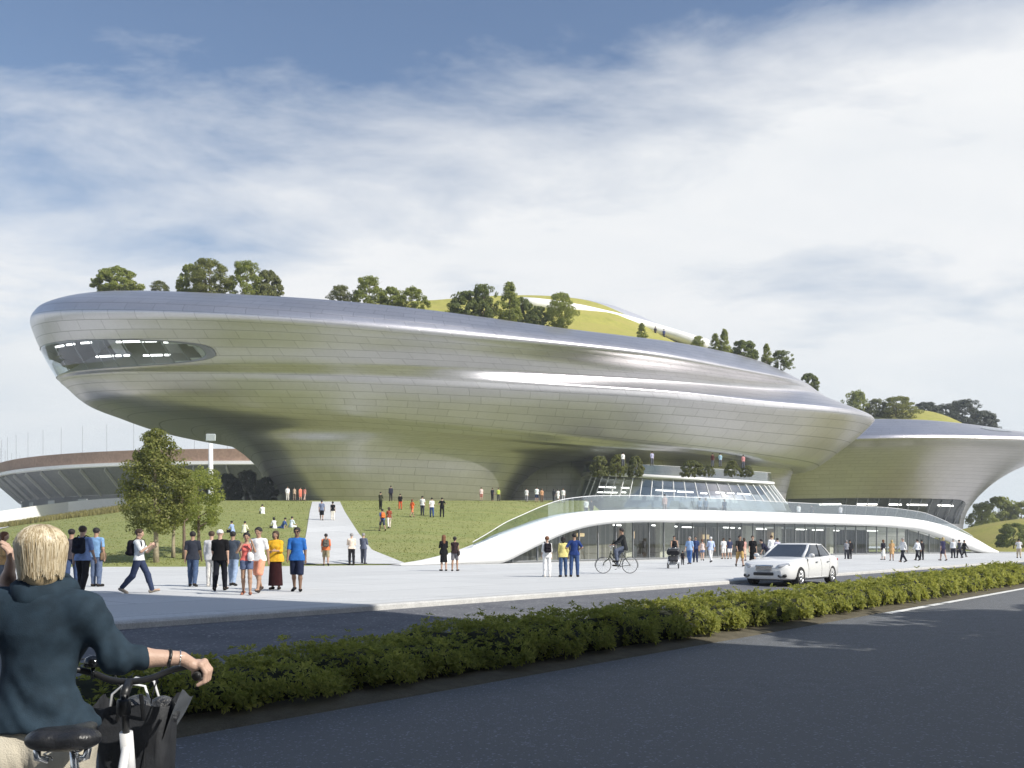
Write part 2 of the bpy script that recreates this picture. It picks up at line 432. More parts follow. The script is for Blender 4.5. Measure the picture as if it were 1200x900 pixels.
# median: soil bed under the hedge, flush concrete edging
P = []
for t_ in np.arange(-30, 42.1, 1.0):
    P.append([road(t_, n_, z_) for n_, z_ in ((6.98, -.40), (7.02, -.365), (7.3, -.33), (8.0, -.27), (8.7, -.29), (8.98, -.30), (9.0, -.34))])
tag(MB().grid(np.array(P)[:, ::-1]).build('median_soil', m_dirt, smooth=True), kind='structure')
strip('road_continuation', 7.0, 9.0, -.385, -.34, m_asph2, 42, 420, 20)
# white edge line on the near road beside the far end of the hedge
for a, b in ((21.5, 24.6), (24.9, 26.0), (26.3, 60.0)):
    tag(MB().grid(np.array([[road(a, 6.93, -.372), road(a, 6.72, -.372)], [road(b, 6.93, -.372), road(b, 6.72, -.372)]])).build('road_line', m_line), kind='structure')
# plaza: one sheet with a kerb
P = [(-60, 420)]
pk = MB(); pk.grid(np.array([[road(t_, n_, z_) for n_, z_ in ((14.02, -.2), (14.03, -.03), (14.07, 0.0), (14.32, .004))] for t_ in np.arange(-90, 421, 10)])[:, ::-1])
tag(pk.build('plaza_kerb', m_kerb, smooth=False), kind='structure')
pz = MB(); pz.grid(np.array([[road(t_, n_, 0) for n_ in (14.32, 25, 45, 80, 140, 260)] for t_ in np.arange(-200, 421, 31)])[:, ::-1])
tag(pz.build('plaza', m_conc), kind='structure')
# hill lawn
pxs = np.arange(-420, 761, 9.0)
ds = np.concatenate([np.arange(44, 110, 1.0), np.arange(110, 170, 6.0), np.arange(170, 301, 26.0)])
G = np.array([[[(p - HX) / F * d, d, float(hill(p, d))] for d in ds] for p in pxs])
tag(MB().grid(G[:, ::-1]).build('lawn', m_lawn, smooth=True), kind='structure')
xs = np.arange(66, 126, 2.0); ys = np.arange(124, 182, 2.0)
G = np.array([[[x, y, float(mound(x, y))] for y in ys] for x in xs])
tag(MB().grid(G[:, ::-1]).build('lawn_bank', m_lawn2, smooth=True), kind='structure')
rl = np.arange(715, 1141, 25.0)
G = np.array([[W(p, 0, d) * [1, 1, 0] + [0, 0, .03 + .0 * d] for d in np.linspace(np.interp(p, [700, 1000, 1140], [92, 128, 140]), 235, 12)] for p in rl])
tag(MB().grid(G[:, ::-1]).build('tint_sheet', m_lawn), kind='structure')  # unseen green sheet added to tint hull and wing reflections olive
# path up the lawn
def path(name, Ledge, Redge, ys_, m, lift=.045, cols=7):
    P = []
    for y in ys_:
        l_ = np.interp(y, [q[1] for q in Ledge], [q[0] for q in Ledge]); r_ = np.interp(y, [q[1] for q in Redge], [q[0] for q in Redge])
        row = []
        for k in range(cols):
            p = hit(lerp(l_, r_, k / (cols - 1)), y); p[2] += lift; row.append(p)
        P.append(row)
    o = MB().grid(np.array(P)).build(name, m, smooth=True); tag(o, kind='structure'); return o
path('path', [(366, 587.5), (363, 600), (359, 625), (355, 645), (352, 662)], [(398, 587.5), (404, 600), (420, 625), (436, 645), (478, 662)], np.linspace(588.2, 661.5, 48), m_conc)
path('path_side', [(-160, 622), (-60, 634)], [(34, 609), (34.1, 611), (10, 618), (-60, 634)], np.linspace(610, 626, 14), m_kerb)
# grass tufts over the lawn: stuff
def tufts(n, pxr, dr, m, hgt, name, fn, keep=None):
    rng = np.random.default_rng(3); V = []; 
    px = rng.uniform(*pxr, n); d = rng.uniform(dr[0] ** .5, dr[1] ** .5, n) ** 2
    x, y = fn(px, d)[:2]; z = fn(px, d)[2]
    ok = z > 0.03
    if keep is not None: ok &= keep(px, d)
    x, y, z = x[ok], y[ok], z[ok]; k = len(x)
    a = rng.uniform(0, math.pi, k); w = rng.uniform(.03, .09, k); h = rng.uniform(.5, 1, k) * hgt
    ca, sa = np.cos(a) * w, np.sin(a) * w; lx, ly = rng.normal(0, .04, k), rng.normal(0, .04, k)
    V = np.stack([np.stack([x - ca, y - sa, z - .02], 1), np.stack([x + ca, y + sa, z - .02], 1), np.stack([x + lx, y + ly, z + h], 1)], 1).reshape(-1, 3)
    o = link(name, np_mesh(name, V, np.arange(3 * k).reshape(-1, 3), m, smooth=False)); return o
m_blade = leaf_mat('grass_blade', (.20, .23, .07), (.255, .28, .095), (.31, .315, .12), .4)
m_blade2 = leaf_mat('dry_blade', (.14, .13, .05), (.24, .22, .09), (.36, .32, .14), .4)
def on_path(px, d):
    y = HY - F * (hill(px, d) - CAMZ) / d
    l_ = np.interp(y, [587.5, 600, 625, 645, 662], [366, 363, 359, 355, 352]); r_ = np.interp(y, [587.5, 600, 625, 645, 662], [398, 404, 420, 436, 478])
    return ~((px > l_ - 2) & (px < r_ + 2))
tag(tufts(34000, (-60, 690), (46, 112), m_blade, .08, 'lawn_grass', lambda p, d: ((p - HX) / F * d, d, hill(p, d)), on_path), kind='stuff')
tag(tufts(9000, (-60, 150), (96, 107), m_blade2, .55, 'dry_grass', lambda p, d: ((p - HX) / F * d, d, hill(p, d))), kind='stuff')
# ------------------------------------------------------------------ museum hulls
def pchip(ys, n):
    ys = np.asarray(ys, float); k = len(ys); dl = np.diff(ys); m = np.zeros(k)
    for i in range(1, k - 1):
        if dl[i - 1] * dl[i] > 0: m[i] = 2 * dl[i - 1] * dl[i] / (dl[i - 1] + dl[i])
    m[0], m[-1] = dl[0], dl[-1]
    x = np.linspace(0, k - 1, n); i = np.minimum(x.astype(int), k - 2); t = x - i
    return (2*t**3-3*t**2+1)*ys[i] + (t**3-2*t**2+t)*m[i] + (-2*t**3+3*t**2)*ys[i+1] + (t**3-t**2)*m[i+1]
class Hull:
    """stack of closed plan curves; each level's left/right silhouette is fitted to where the photo shows it"""
    def __init__(s, levels, O, e, sub=8, na=360, amp=0.0):
        s.amp = amp
        s.O = np.asarray(O, float); s.e = np.asarray(e, float) / np.linalg.norm(e); s.m = np.array([s.e[1], -s.e[0]])
        s.A = np.linspace(0, 2 * math.pi, na, endpoint=False)
        prm = []
        for lv in levels:
            (pl, yl), (pr, yr), WF, WB, zf, c = lv[:6]; e_, ins = (tuple(lv[6:]) + (.94, 0.0)[len(lv) - 6:])[:2]
            def axis_s(px):        # where the pixel column meets the axis line
                k = (px - HX) / F; return (k * s.O[1] - s.O[0]) / (s.e[0] - k * s.e[1])
            sL, sR = axis_s(pl), axis_s(pr)
            dL, dR = s.O[1] + s.e[1] * sL, s.O[1] + s.e[1] * sR
            zL, zR = CAMZ + (HY - yl) * dL / F, CAMZ + (HY - yr) * dR / F
            for it in range(8):
                P = s.curve(s.A, sL, sR, zL, zR, WF, WB, zf, c, e_, ins); px, py = proj(P)
                i, j = int(px.argmin()), int(px.argmax())
                sL += (pl - px[i]) * P[i, 1] / F * .9; sR += (pr - px[j]) * P[j, 1] / F * .9
                zL += (py[i] - yl) * P[i, 1] / F * .9; zR += (py[j] - yr) * P[j, 1] / F * .9
            prm.append((sL, sR, zL, zR, WF, WB, zf, c, e_, ins))
        prm = np.array(prm); s.nl = len(levels); s.nv = (s.nl - 1) * sub + 1
        s.prm = np.stack([pchip(prm[:, k], s.nv) for k in range(10)], 1)
        s.G = np.stack([s.curve(s.A, *q) for q in s.prm])          # nv x na x 3
        mid = s.G[int(s.nv * .5)]; seg = np.linalg.norm(np.roll(mid, -1, 0) - mid, axis=1)
        s.Uc = np.concatenate([[0], np.cumsum(seg)])
        fr = s.G[:, int(na * .75)]; s.Vc = np.concatenate([[0], np.cumsum(np.linalg.norm(np.diff(fr, axis=0), axis=1))])
    def curve(s, A, sL, sR, zL, zR, WF, WB, zf, c, e_=.94, ins=0.0):
        ca, sa = np.cos(A), np.sin(A)
        C = sL + (sR - sL) * c
        S = C + np.where(ca > 0, (sR - C) * np.abs(ca) ** e_, -(C - sL) * np.abs(ca) ** e_)
        Wd = np.where(sa < 0, -WF * np.abs(sa) ** e_, WB * np.abs(sa) ** e_)      # sa<0 is the front
        Wd = np.where(sa < 0, Wd + ins * sstep(46, 84, S), Wd)
        und = s.amp * (.55 * np.sin(S * .15 + WF * .26 + .9) + .45 * np.sin(S * .085 - WF * .40 + 2.4) + .25 * np.sin(S * .19 + WF * .2 + 4)) * np.clip(-sa, 0, 1) ** 1.5
        Wd = Wd - np.clip(und, -1, 1) * (sa < 0)
        z = lerp(zL, zR, (S - sL) / (sR - sL + 1e-9)) + zf * np.clip(-sa, 0, 1)
        xy = s.O + S[:, None] * s.e - Wd[:, None] * s.m
        return np.concatenate([xy, z[:, None]], 1)
    def at(s, a, v, off=0.0):
        """point on the surface: a plan angle, v level index"""
        sub = (s.nv - 1) / (s.nl - 1)
        def P(a_, v_):
            q = np.clip(v_ * sub, 0, s.nv - 1.001); i = int(q); r = lerp(s.prm[i], s.prm[i + 1], q - i)
            return s.curve(np.array([a_]), *r)[0]
        p = P(a, v)
        if off:
            n = np.cross(P(a + .01, v) - P(a - .01, v), P(a, v + .05) - P(a, v - .05)); n /= np.linalg.norm(n); p = p + n * off
        return p
    def mesh(s, name, m, hole=None):
        nv, na = s.G.shape[:2]
        i, j = np.meshgrid(np.arange(nv - 1), np.arange(na), indexing='ij')
        keep = np.ones(i.shape, bool)
        if hole is not None: keep = ~hole((j + .5) / na * 2 * math.pi, (i + .5) / ((nv - 1) / (s.nl - 1)))
        i, j = i[keep], j[keep]
        # seam column duplicated for the uv map
        V = np.concatenate([s.G, s.G[:, :1]], 1); w = na + 1
        Fq = np.stack([i * w + j, i * w + j + 1, (i + 1) * w + j + 1, (i + 1) * w + j], 1)
        uv = np.stack(np.meshgrid(s.Vc, s.Uc, indexing='ij')[::-1], -1).reshape(-1, 2)
        me = np_mesh(name, V.reshape(-1, 3), Fq, m, uv=uv)
        return me
def panel_mat(name, base, rough, bw=4.0, rh=1.0, mort=.024):
    m, t, out = new_mat(name)
    b = t.n('ShaderNodeBsdfPrincipled', Metallic=.86)
    uv = t.n('ShaderNodeUVMap'); br = t.n('ShaderNodeTexBrick', Scale=1.0)
    br.offset = .37; br.offset_frequency = 2; br.squash = 1.0
    br.inputs['Brick Width'].default_value = bw; br.inputs['Row Height'].default_value = rh
    br.inputs['Mortar Size'].default_value = mort; br.inputs['Mortar Smooth'].default_value = .15; br.inputs['Bias'].default_value = 0
    hi = tuple(min(1, x * 1.03) for x in base); lo = tuple(x * .955 for x in base)
    br.inputs['Color1'].default_value = (*hi, 1); br.inputs['Color2'].default_value = (*lo, 1); br.inputs['Mortar'].default_value = (*[x * .45 for x in base], 1)
    t.l(uv.outputs[0], br.inputs[0])
    g = t.n('ShaderNodeNewGeometry'); nz = t.n('ShaderNodeTexNoise', Scale=.22, Detail=5.0); t.l(g.outputs['Position'], nz.inputs['Vector'])
    n2 = t.n('ShaderNodeTexNoise', Scale=2.2, Detail=6.0, Roughness=.7); t.l(g.outputs['Position'], n2.inputs['Vector'])
    c = t.mix(.35, br.outputs[0], t.ramp(n2.outputs[0], [(.3, (.42, .42, .42)), (.7, (.58, .58, .58))]), 'OVERLAY')
    t.l(c, b.inputs['Base Color'])
    r = t.math('ADD', t.math('MULTIPLY', nz.outputs[0], .10), t.math('ADD', t.math('MULTIPLY', n2.outputs[0], .08), rough - .06)); t.l(r, b.inputs['Roughness'])
    bp = t.n('ShaderNodeBump', Strength=.22, Distance=.04); bp.invert = True
    t.l(t.math('ADD', br.outputs['Fac'], t.math('MULTIPLY', nz.outputs[0], .6)), bp.inputs['Height']); t.l(bp.outputs[0], b.inputs['Normal'])
    t.l(b.outputs[0], out.inputs[0]); return m
m_hull = panel_mat('brushed_metal_panels', (.605, .593, .608), .32)
m_hull3 = panel_mat('brushed_metal_panels_far', (.59, .572, .585), .34, 4.0, 1.0, .024)
m_white = M('white_coating', (.82, .82, .81), .45, 0, .03, .5)
m_whitem = M('white_metal', (.78, .79, .8), .4, 0, .04, 3)
m_glass = glass_mat('clear_glass', (.86, .93, .93), .86)
m_rail = glass_mat('rail_glass', (.80, .88, .88), .70, .05)
m_glassd = glass_mat('dark_glass', (.74, .80, .85), .88)
m_dark = M('dark_interior', (.06, .065, .075), .7)
m_grey = M('grey_metal', (.25, .26, .28), .45, .4, .08, 6)
m_lamp = M('strip_lamp', (1, .97, .9), .5, 0, 0, 1, emit=3.2)
m_warm = M('warm_lamp', (1, .72, .34), .5, 0, 0, 1, emit=1.6)

AX = np.array([-65.0, 124.0]); AE = np.array([131.0, 40.0])
mus = empty('museum', (-20, 125, 6))
tag(mus, 'vast silver metal museum with a floating curved hull and planted roof behind the lawn', 'museum')
LV = [  # left (px,y)   right (px,y)    front, back, front dz, widest at, squareness, inset right of the crease
    ((336, 612), (585, 612), 22.6, 22, 0, .5, .62),
    ((328, 588), (597, 588), 23.8, 22, 0, .5, .62),
    ((312, 564), (613, 565), 24.5, 23, -.2, .5, .63),
    ((300, 545), (640, 546), 24.9, 24, -.8, .48, .66),
    ((281, 525), (700, 537), 25.5, 25, -1.4, .45, .71),
    ((257, 511), (810, 540), 26.5, 27, -1.3, .43, .77),
    ((215, 502), (905, 549), 27.4, 28, -1.0, .42, .83),
    ((165, 493), (944, 551), 28.0, 29, -.7, .42, .88),
    ((126, 481), (985, 528), 28.8, 30, -1.6, .42, .91),
    ((97, 470), (1012, 506), 29.6, 30, -2, .42),
    ((78, 454), (1025, 492), 30.2, 30, -2.2, .42),
    ((70, 447), (1022, 488), 30.3, 30, -1.9, .42),
    ((67, 443), (972, 468), 30.7, 30, -2.2, .42, .94, 2.6),
    ((53, 420), (962, 462), 31.2, 30, -2.4, .42, .94, 2.2),
    ((41, 395), (955, 457), 31.9, 30, -2.8, .42, .94, 1.5),
    ((35, 376), (948, 452), 32.3, 30, -3.4, .42, .94, .9),
    ((42, 363), (935, 445), 31.6, 29.5, -3.7, .42, .94, .5),
    ((65, 353), (915, 435), 29.8, 28, -3.9, .42, .94, .3),
    ((108, 347), (885, 424), 27.0, 25, -3.8, .42),
    ((160, 348.5), (850, 422), 21, 20, -3.6, .42),
]
H1 = Hull(LV, AX, AE, 8, 360, 1.0)
# ribbon window in the nose
def a_of(px, v):          # plan angle on the front where a level crosses a pixel column
    aa = np.linspace(math.pi, 1.5 * math.pi, 200); q = [proj(H1.at(a, v))[0] for a in aa]
    k = int(np.argmin(q)); return float(np.interp(px, q[k:], aa[k:]))
def v_of(px, y):
    vv = np.linspace(8, 16, 161); q = []
    for v in vv: q.append(proj(H1.at(a_of(px, v), v))[1])
    return float(np.interp(-y, -np.array(q), vv))
VW0, VW1 = v_of(150, 430), v_of(150, 396)
VMID = (VW0 + VW1) / 2
A1 = a_of(243, VMID); A0 = A1 - 1.35
AM = (A0 + A1) / 2; AH = (A1 - A0) / 2; VM = (VW0 + VW1) / 2; VH = (VW1 - VW0) / 2
def in_win(a, v, k=1.0): return np.abs((a - AM) / (AH * k)) ** 3.4 + np.abs((v - VM) / (VH * k)) ** 2.6 < 1
hull_o = link('hull', H1.mesh('hull', m_hull, lambda a, v: in_win(a, v, .97)), None)
def win_patch(off, k, na=48, nr=10):
    P = []
    for r in np.linspace(0.02, 1, nr):
        row = []
        for j in range(na):
            q = 2 * math.pi * j / na; c_, s_ = math.cos(q), math.sin(q)
            f = (abs(c_) ** 3.4 + abs(s_) ** 2.6) ** (-1 / 3.0)
            row.append(H1.at(AM + AH * k * r * f * c_, VM + VH * k * r * f * s_, off))
        P.append(row)
    return np.array(P)
def unparent_fix(o, par):
    o.parent = par; o.matrix_parent_inverse = Matrix.Translation(-Vector(par.location)); return o
def part(o, par=mus): return unparent_fix(o, par)
part(hull_o)
wf = part(MB().grid(win_patch(.06, 1.0), closed_v=True).build('ribbon_window', m_glassd, smooth=True))
G = np.stack([win_patch(.10, 1.03)[-1], win_patch(.12, 1.0)[-1], win_patch(.02, .985)[-1]])
fr_ = MB().grid(G, closed_v=True).build('frame', m_grey, smooth=True); fr_.parent = wf; 
rm = MB()
rm.grid(np.array([[H1.at(a, v, -.25 - 6.5 * max(0, 1 - ((a - AM) / (AH + .07)) ** 2) ** .5) for v in np.linspace(VW0 - .4, VW1 + .6, 5)] for a in np.linspace(A0 - .069, A1 + .069, 40)]))
o = rm.build('gallery_wall', M('gallery_grey', (.46, .48, .52), .8), smooth=True); part(o)
for nm, v in (('gallery_floor', VW0 - .1), ('gallery_ceiling', VW1 + .25)):
    o = MB().grid(np.array([[H1.at(a, v, -.3 - 1.7 * k) for k in range(5)] for a in np.linspace(A0 - .05, A1 + .08, 30)])).build(nm, M('gallery_floor_grey', (.22, .22, .23), .6), smooth=True); part(o)
for (px0, px1, f_, dp) in ((62, 71, .84, 1.2), (75, 84, .85, 1.3), (92, 104, .86, 1.4), (134, 150, .84, 1.6), (151, 166, .84, 1.8), (168, 181, .84, 1.8), (190, 200, .80, 1.8), (110, 130, .40, 3), (133, 139, .40, 3), (143, 149, .40, 3), (166, 188, .38, 3), (191, 197, .38, 3)):
    v = lerp(VW0, VW1, f_); a, b = a_of(px0, v), a_of(px1, v)
    part(MB().tube([H1.at(q, v, -.4) for q in np.linspace(a, b, 6)], .13, 6).build('lamp_strip', m_lamp))
for px0 in (70, 92, 113, 128, 150, 172, 195, 213):
    a = a_of(px0, VMID); part(MB().tube([H1.at(a, v, -.12) for v in (VW0 + .02, VMID, VW1 - .02)], .07, 5).build('mullion', m_grey))
for px0, px1, g_ in ((113, 127, .5), (180, 196, .3), (214, 236, .45)):
    a, b = a_of(px0, VMID), a_of(px1, VMID)
    part(MB().grid(np.array([[H1.at(q, v, -2.6) for v in (VW0 + .1, VMID, VW1 - .05)] for q in np.linspace(a, b, 5)])).build('gallery_panel', M('panel_grey', (g_, g_, g_ * 1.03), .7)))

# right-hand leg below the hull
LV2 = [((690, 640), (917, 640), 13, 12, 0, .5), ((690, 598), (919, 596), 13, 12, 0, .5), ((690, 580), (922, 578), 13, 12, 0, .5), ((688, 566), (926, 564), 13.3, 12, 0, .5),
       ((680, 553), (929, 554), 14.4, 13, 0, .5), ((660, 541), (931, 546), 17, 16, 0, .5), ((625, 532), (934, 540), 20.5, 18, 0, .5), ((580, 525), (938, 532), 24, 20, 0, .5)]
H2 = Hull(LV2, np.array([0.0, 144.0]), AE, 8, 200)
part(link('leg', H2.mesh('leg', m_hull)))
LV4 = [((545, 640), (850, 640), 9, 12, 0, .5), ((545, 590), (850, 590), 9, 12, 0, .5), ((540, 560), (860, 560), 9.6, 12, 0, .5), ((520, 530), (880, 535), 12, 14, 0, .5), ((490, 515), (900, 525), 15, 16, 0, .5)]
H4 = Hull(LV4, np.array([0.0, 149.0]), AE, 6, 120)
part(link('core', H4.mesh('core', m_hull)))
# far wing
LV3 = [((900, 640), (1126, 640), 10, 16, 0, .5), ((900, 606), (1131, 606), 10.2, 16, 0, .5), ((898, 590), (1140, 590), 11, 16, 0, .5), ((890, 574), (1157, 572), 12.6, 17, 0, .5), ((880, 560), (1178, 557), 14.8, 19, 0, .5),
       ((872, 548), (1207, 543), 18, 21, 0, .5), ((866, 538), (1240, 532), 21.6, 23, 0, .5), ((862, 531), (1268, 525), 25.6, 24, 0, .5), ((864, 528), (1266, 521.5), 25.4, 24, 0, .5),
       ((880, 520), (1245, 517), 23.2, 22, 0, .5), ((910, 510), (1215, 513), 20, 19, 0, .5), ((945, 503), (1180, 509), 16.5, 16, 0, .5), ((960, 503), (1150, 508), 12, 12, .0, .5)]
H3 = Hull(LV3, np.array([98.0, 196.0]), np.array([1.0, .22]), 8, 300, .5)
part(link('wing', H3.mesh('wing', m_hull3)))
# the wing's ribbon window at its foot and a skylight
def px_a(Hh, px, v):
    aa = np.linspace(1.05 * math.pi, 1.98 * math.pi, 200); q = np.array([proj(Hh.at(a, v))[0] for a in aa]); k, kk = int(q.argmin()), int(q.argmax())
    return float(np.interp(px, q[k:kk + 1], aa[k:kk + 1]))
aL, aR = px_a(H3, 925, 1.5), px_a(H3, 1129, 1.5)
aa = np.linspace(aL, aR, 40)
wtop = lambda a: np.interp(a, [aL, lerp(aL, aR, .9), lerp(aL, aR, .97), aR], [2.15, 2.15, 2.0, 1.45])
o = part(MB().grid(np.array([[H3.at(a, v, .12) for v in np.linspace(.7, wtop(a), 5)] for a in aa])).build('wing_window', M('blackened_glass', (.05, .06, .07), .08, 0, .1, .3, spec=.8), smooth=True))
for px0, px1 in ((1003, 1027), (1041, 1055), (1062, 1085), (1098, 1115), (960, 985)):
    q = np.linspace(px_a(H3, px0, 1.7), px_a(H3, px1, 1.7), 5)
    part(MB().tube([H3.at(a, 1.75, .25) for a in q], .17, 6).build('lamp_strip', m_lamp))
for px0 in np.arange(990, 1126, 12):
    a = px_a(H3, px0, 1.5); part(MB().tube([H3.at(a, .7, .17), H3.at(a, wtop(a), .17)], .12, 5).build('mullion', m_grey))
c_ = px_a(H3, 1169, 9.6)
P = np.array([[H3.at(c_ + .11 * r * math.cos(q), 9.7 + .55 * r * math.sin(q), .1) for q in np.linspace(0, 2 * math.pi, 28, endpoint=False)] for r in (.02, .5, 1)])
part(MB().grid(P, closed_v=True).build('skylight', m_glassd, smooth=True))
part(MB().grid(np.array([[H3.at(c_ + .10 * r * math.cos(q), 9.7 + .5 * r * math.sin(q), .05) for q in np.linspace(0, 2 * math.pi, 28, endpoint=False)] for r in (.02, .5, 1)]), closed_v=True).build('skylight_well', M('smoked_glass', (.10, .105, .12), .15, 0, .05), smooth=True))

# roofs: lawn mound, white path, metal crown
def roof_ring(Hh, v=None): return Hh.G[-1]
def mound_grid(Hh, zpk, c, e, sa, sb, nr=30):
    """roof lawn: flat inside the rim, swelling to one hill at c"""
    ring = Hh.G[-1]; P = []; m_ = np.array([e[1], -e[0]]); cen = ring.mean(0)
    for r in np.linspace(1.0, 0.0, nr):
        q = cen * (1 - r) + ring * r
        d = q[:, :2] - np.asarray(c)[:2]; u = d @ e; v = d @ m_
        q[:, 2] += -.15 + zpk * np.exp(-(u / np.where(u < 0, sa[0], sa[1])) ** 2 - (v / sb) ** 2) * (1 - r ** 6)
        P.append(q)
    return np.array(P)
RC = W(668, 352, 150)
RG = mound_grid(H1, 9.4, RC, H1.e, (40, 20.5), 13, 36)
o = part(MB().grid(RG, closed_v=True).build('roof_lawn', m_lawn2, smooth=True))
def ring_pt(rr, a, lift=.0):
    i = (1 - rr) * (RG.shape[0] - 1); i0 = int(min(i, RG.shape[0] - 2)); j = (a / (2 * math.pi) * RG.shape[1]) % RG.shape[1]; j0 = int(j); f = j - j0
    p = lerp(lerp(RG[i0, j0], RG[i0, (j0 + 1) % RG.shape[1]], f), lerp(RG[i0 + 1, j0], RG[i0 + 1, (j0 + 1) % RG.shape[1]], f), i - i0).copy(); p[2] += lift; return p
RG3 = mound_grid(H3, 6.2, W(1075, 490, 200), H3.e, (20, 14), 12, 18)
part(MB().grid(RG3, closed_v=True).build('roof_lawn', m_lawn2, smooth=True))
# ------------------------------------------------------------------ the white arch, lobby, terrace
AP = np.array([(470, 50.8), (500, 52.2), (540, 53.9), (590, 55.8), (640, 58.6), (700, 63.2), (760, 68.6), (830, 76.2), (900, 85.6), (960, 94.6), (1000, 100.4), (1060, 108), (1110, 113.5), (1150, 117.5), (1172, 119.5)])
UPY = [(470, 663.5), (483, 661.5), (510, 657), (540, 649.5), (570, 638), (600, 625.5), (640, 611), (670, 602.5), (700, 598.5), (740, 597), (800, 597), (900, 600), (1000, 603.2), (1050, 605.5), (1085, 610), (1110, 616.5), (1140, 629), (1172, 648)]
LOY = [(470, 664), (520, 665.5), (575, 662.5), (592, 659.5), (610, 650), (640, 635), (665, 624), (690, 617), (715, 613.5), (750, 612), (850, 612.5), (960, 614.2), (1040, 617), (1080, 621), (1110, 630.5), (1132, 640), (1150, 647.8), (1172, 648.6)]
def sm(tab, x):
    xs_ = [q[0] for q in tab]; ys_ = [q[1] for q in tab]
    r = np.zeros_like(np.asarray(x, float)); w = [.25, .5, .25]
    for k, o_ in enumerate((-9, 0, 9)): r = r + w[k] * np.interp(np.asarray(x) + o_, xs_, ys_)
    return r
def dep(px): return sm([tuple(q) for q in AP], px)
APX = np.concatenate([np.arange(470, 720, 5.0), np.arange(720, 1050, 12.0), np.arange(1050, 1173, 4.0)])
def arch_pts(px, tab, off=0.0):
    P = np.array([W(p, y, d) for p, y, d in zip(px, sm(tab, px), dep(px))])
    tg = np.gradient(P[:, :2], axis=0); tg /= np.linalg.norm(tg, axis=1)[:, None]
    P[:, 0] += -tg[:, 1] * off; P[:, 1] += tg[:, 0] * off       # off>0: inwards, away from the road
    return P
up, lo = arch_pts(APX, UPY), arch_pts(APX, LOY)
up[:, 2] = np.maximum(up[:, 2], .03); lo[:, 2] = np.maximum(lo[:, 2], .015); up[:, 2] = np.maximum(up[:, 2], lo[:, 2] + .03)
upi = arch_pts(APX, UPY, 1.5); upi[:, 2] = up[:, 2] + .0
loi = arch_pts(APX, LOY, 1.1); loi[:, 2] = np.maximum(.01, lo[:, 2] + .02)
mid = (up + lo) / 2; tg = np.gradient(mid[:, :2], axis=0); tg /= np.linalg.norm(tg, axis=1)[:, None]; bul = .22 * np.clip((up[:, 2] - lo[:, 2]) / 1.0, 0, 1)
mid[:, 0] += tg[:, 1] * bul; mid[:, 1] -= tg[:, 0] * bul
q1 = lerp(up, mid, .4) ; q3 = lerp(lo, mid, .45)
for q in (q1, q3): q[:, 0] += tg[:, 1] * bul * .35; q[:, 1] -= tg[:, 0] * bul * .35
ent = empty('entrance_pavilion', W(830, 655, 77) * [1, 1, 0])
tag(ent, 'low glass entrance hall under a long sweeping white arch, with a terrace on top', 'pavilion')
part(MB().grid(np.stack([loi, lo, q3, mid, q1, up, upi], 1)).build('arch', m_white, smooth=True), ent)
# terrace deck and lobby ceiling behind the arch
sel = APX >= 700
tb = []
for i in np.where(sel)[0]:
    p = upi[i]; dirn = p[:2] / np.linalg.norm(p[:2]); L = 34 if APX[i] < 1000 else 34 - (APX[i] - 1000) / 172 * 26
    tb.append([np.array([*(p[:2] + dirn * L * k), max(p[2] - .06, .02)]) for k in (0, .33, .66, 1)])
tb_ = np.array(tb); part(MB().grid(tb_[:, :2]).build('terrace_deck', M('deck_stone', (.42, .42, .41), .8)), ent)
part(MB().grid(tb_[:, 1:] + [0, 0, .02]).build('terrace_tint_sheet', m_lawn), ent)  # unseen green sheet added so the wing underside reflects warmer
part(MB().grid(np.array(tb)[APX[sel] <= 1110] - [0, 0, .75]).build('lobby_ceiling', M('ceiling_plaster', (.5, .48, .45), .8)), ent)
# glass wall
GX = np.arange(596, 1148, 3.0)
gl_b = arch_pts(GX, LOY, .9); gl_t = gl_b.copy(); gl_b[:, 2] = .012; gl_t[:, 2] = np.maximum(.05, gl_t[:, 2] + .05)
part(MB().grid(np.stack([gl_b, gl_t], 1)).build('glass_wall', glass_mat('wall_glass', (.84, .9, .9), .92)), ent)
seg = np.concatenate([[0], np.cumsum(np.linalg.norm(np.diff(gl_b[:, :2], axis=0), axis=1))])
m_mull = M('mullion_grey', (.30, .31, .32), .4, .5, .05)
mb = MB()
mb.tube(gl_b + [0, 0, .06], .07, 4)
part(mb.build('sill_rail', m_mull), ent)
for d_ in np.arange(1.2, seg[-1], 2.4):
    p = np.array([np.interp(d_, seg, gl_b[:, k]) for k in range(3)]); zt = float(np.interp(d_, seg, gl_t[:, 2]))
    if zt > .3: part(MB().box((p[0], p[1], zt / 2), (.07, .14, zt), .7).build('mullion', m_mull), ent)
# interior: back wall of timber and warm panels, columns, counters, lamps
def stripes(name, c1, c2, w, wav=.0):
    m, t, out = new_mat(name); b = t.n('ShaderNodeBsdfPrincipled', Roughness=.75); g = t.n('ShaderNodeNewGeometry')
    mp = t.n('ShaderNodeMapping'); mp.inputs['Rotation'].default_value = (0, 0, -.72); t.l(g.outputs['Position'], mp.inputs[0])
    sx = t.n('ShaderNodeSeparateXYZ'); t.l(mp.outputs[0], sx.inputs[0]); wn = t.n('ShaderNodeTexNoise', Scale=w, Detail=2.0); wn.noise_dimensions = '1D'; t.l(sx.outputs[0], wn.inputs['W'])
    t.l(t.ramp(wn.outputs[0], [(.4, c1), (.5, c2), (.62, c1)]), b.inputs['Base Color']); t.l(b.outputs[0], out.inputs[0]); return m
def inner(px, off, z): q = arch_pts(px, LOY, off); q[:, 2] = z; return q
IX = np.arange(784, 1110, 6.0)
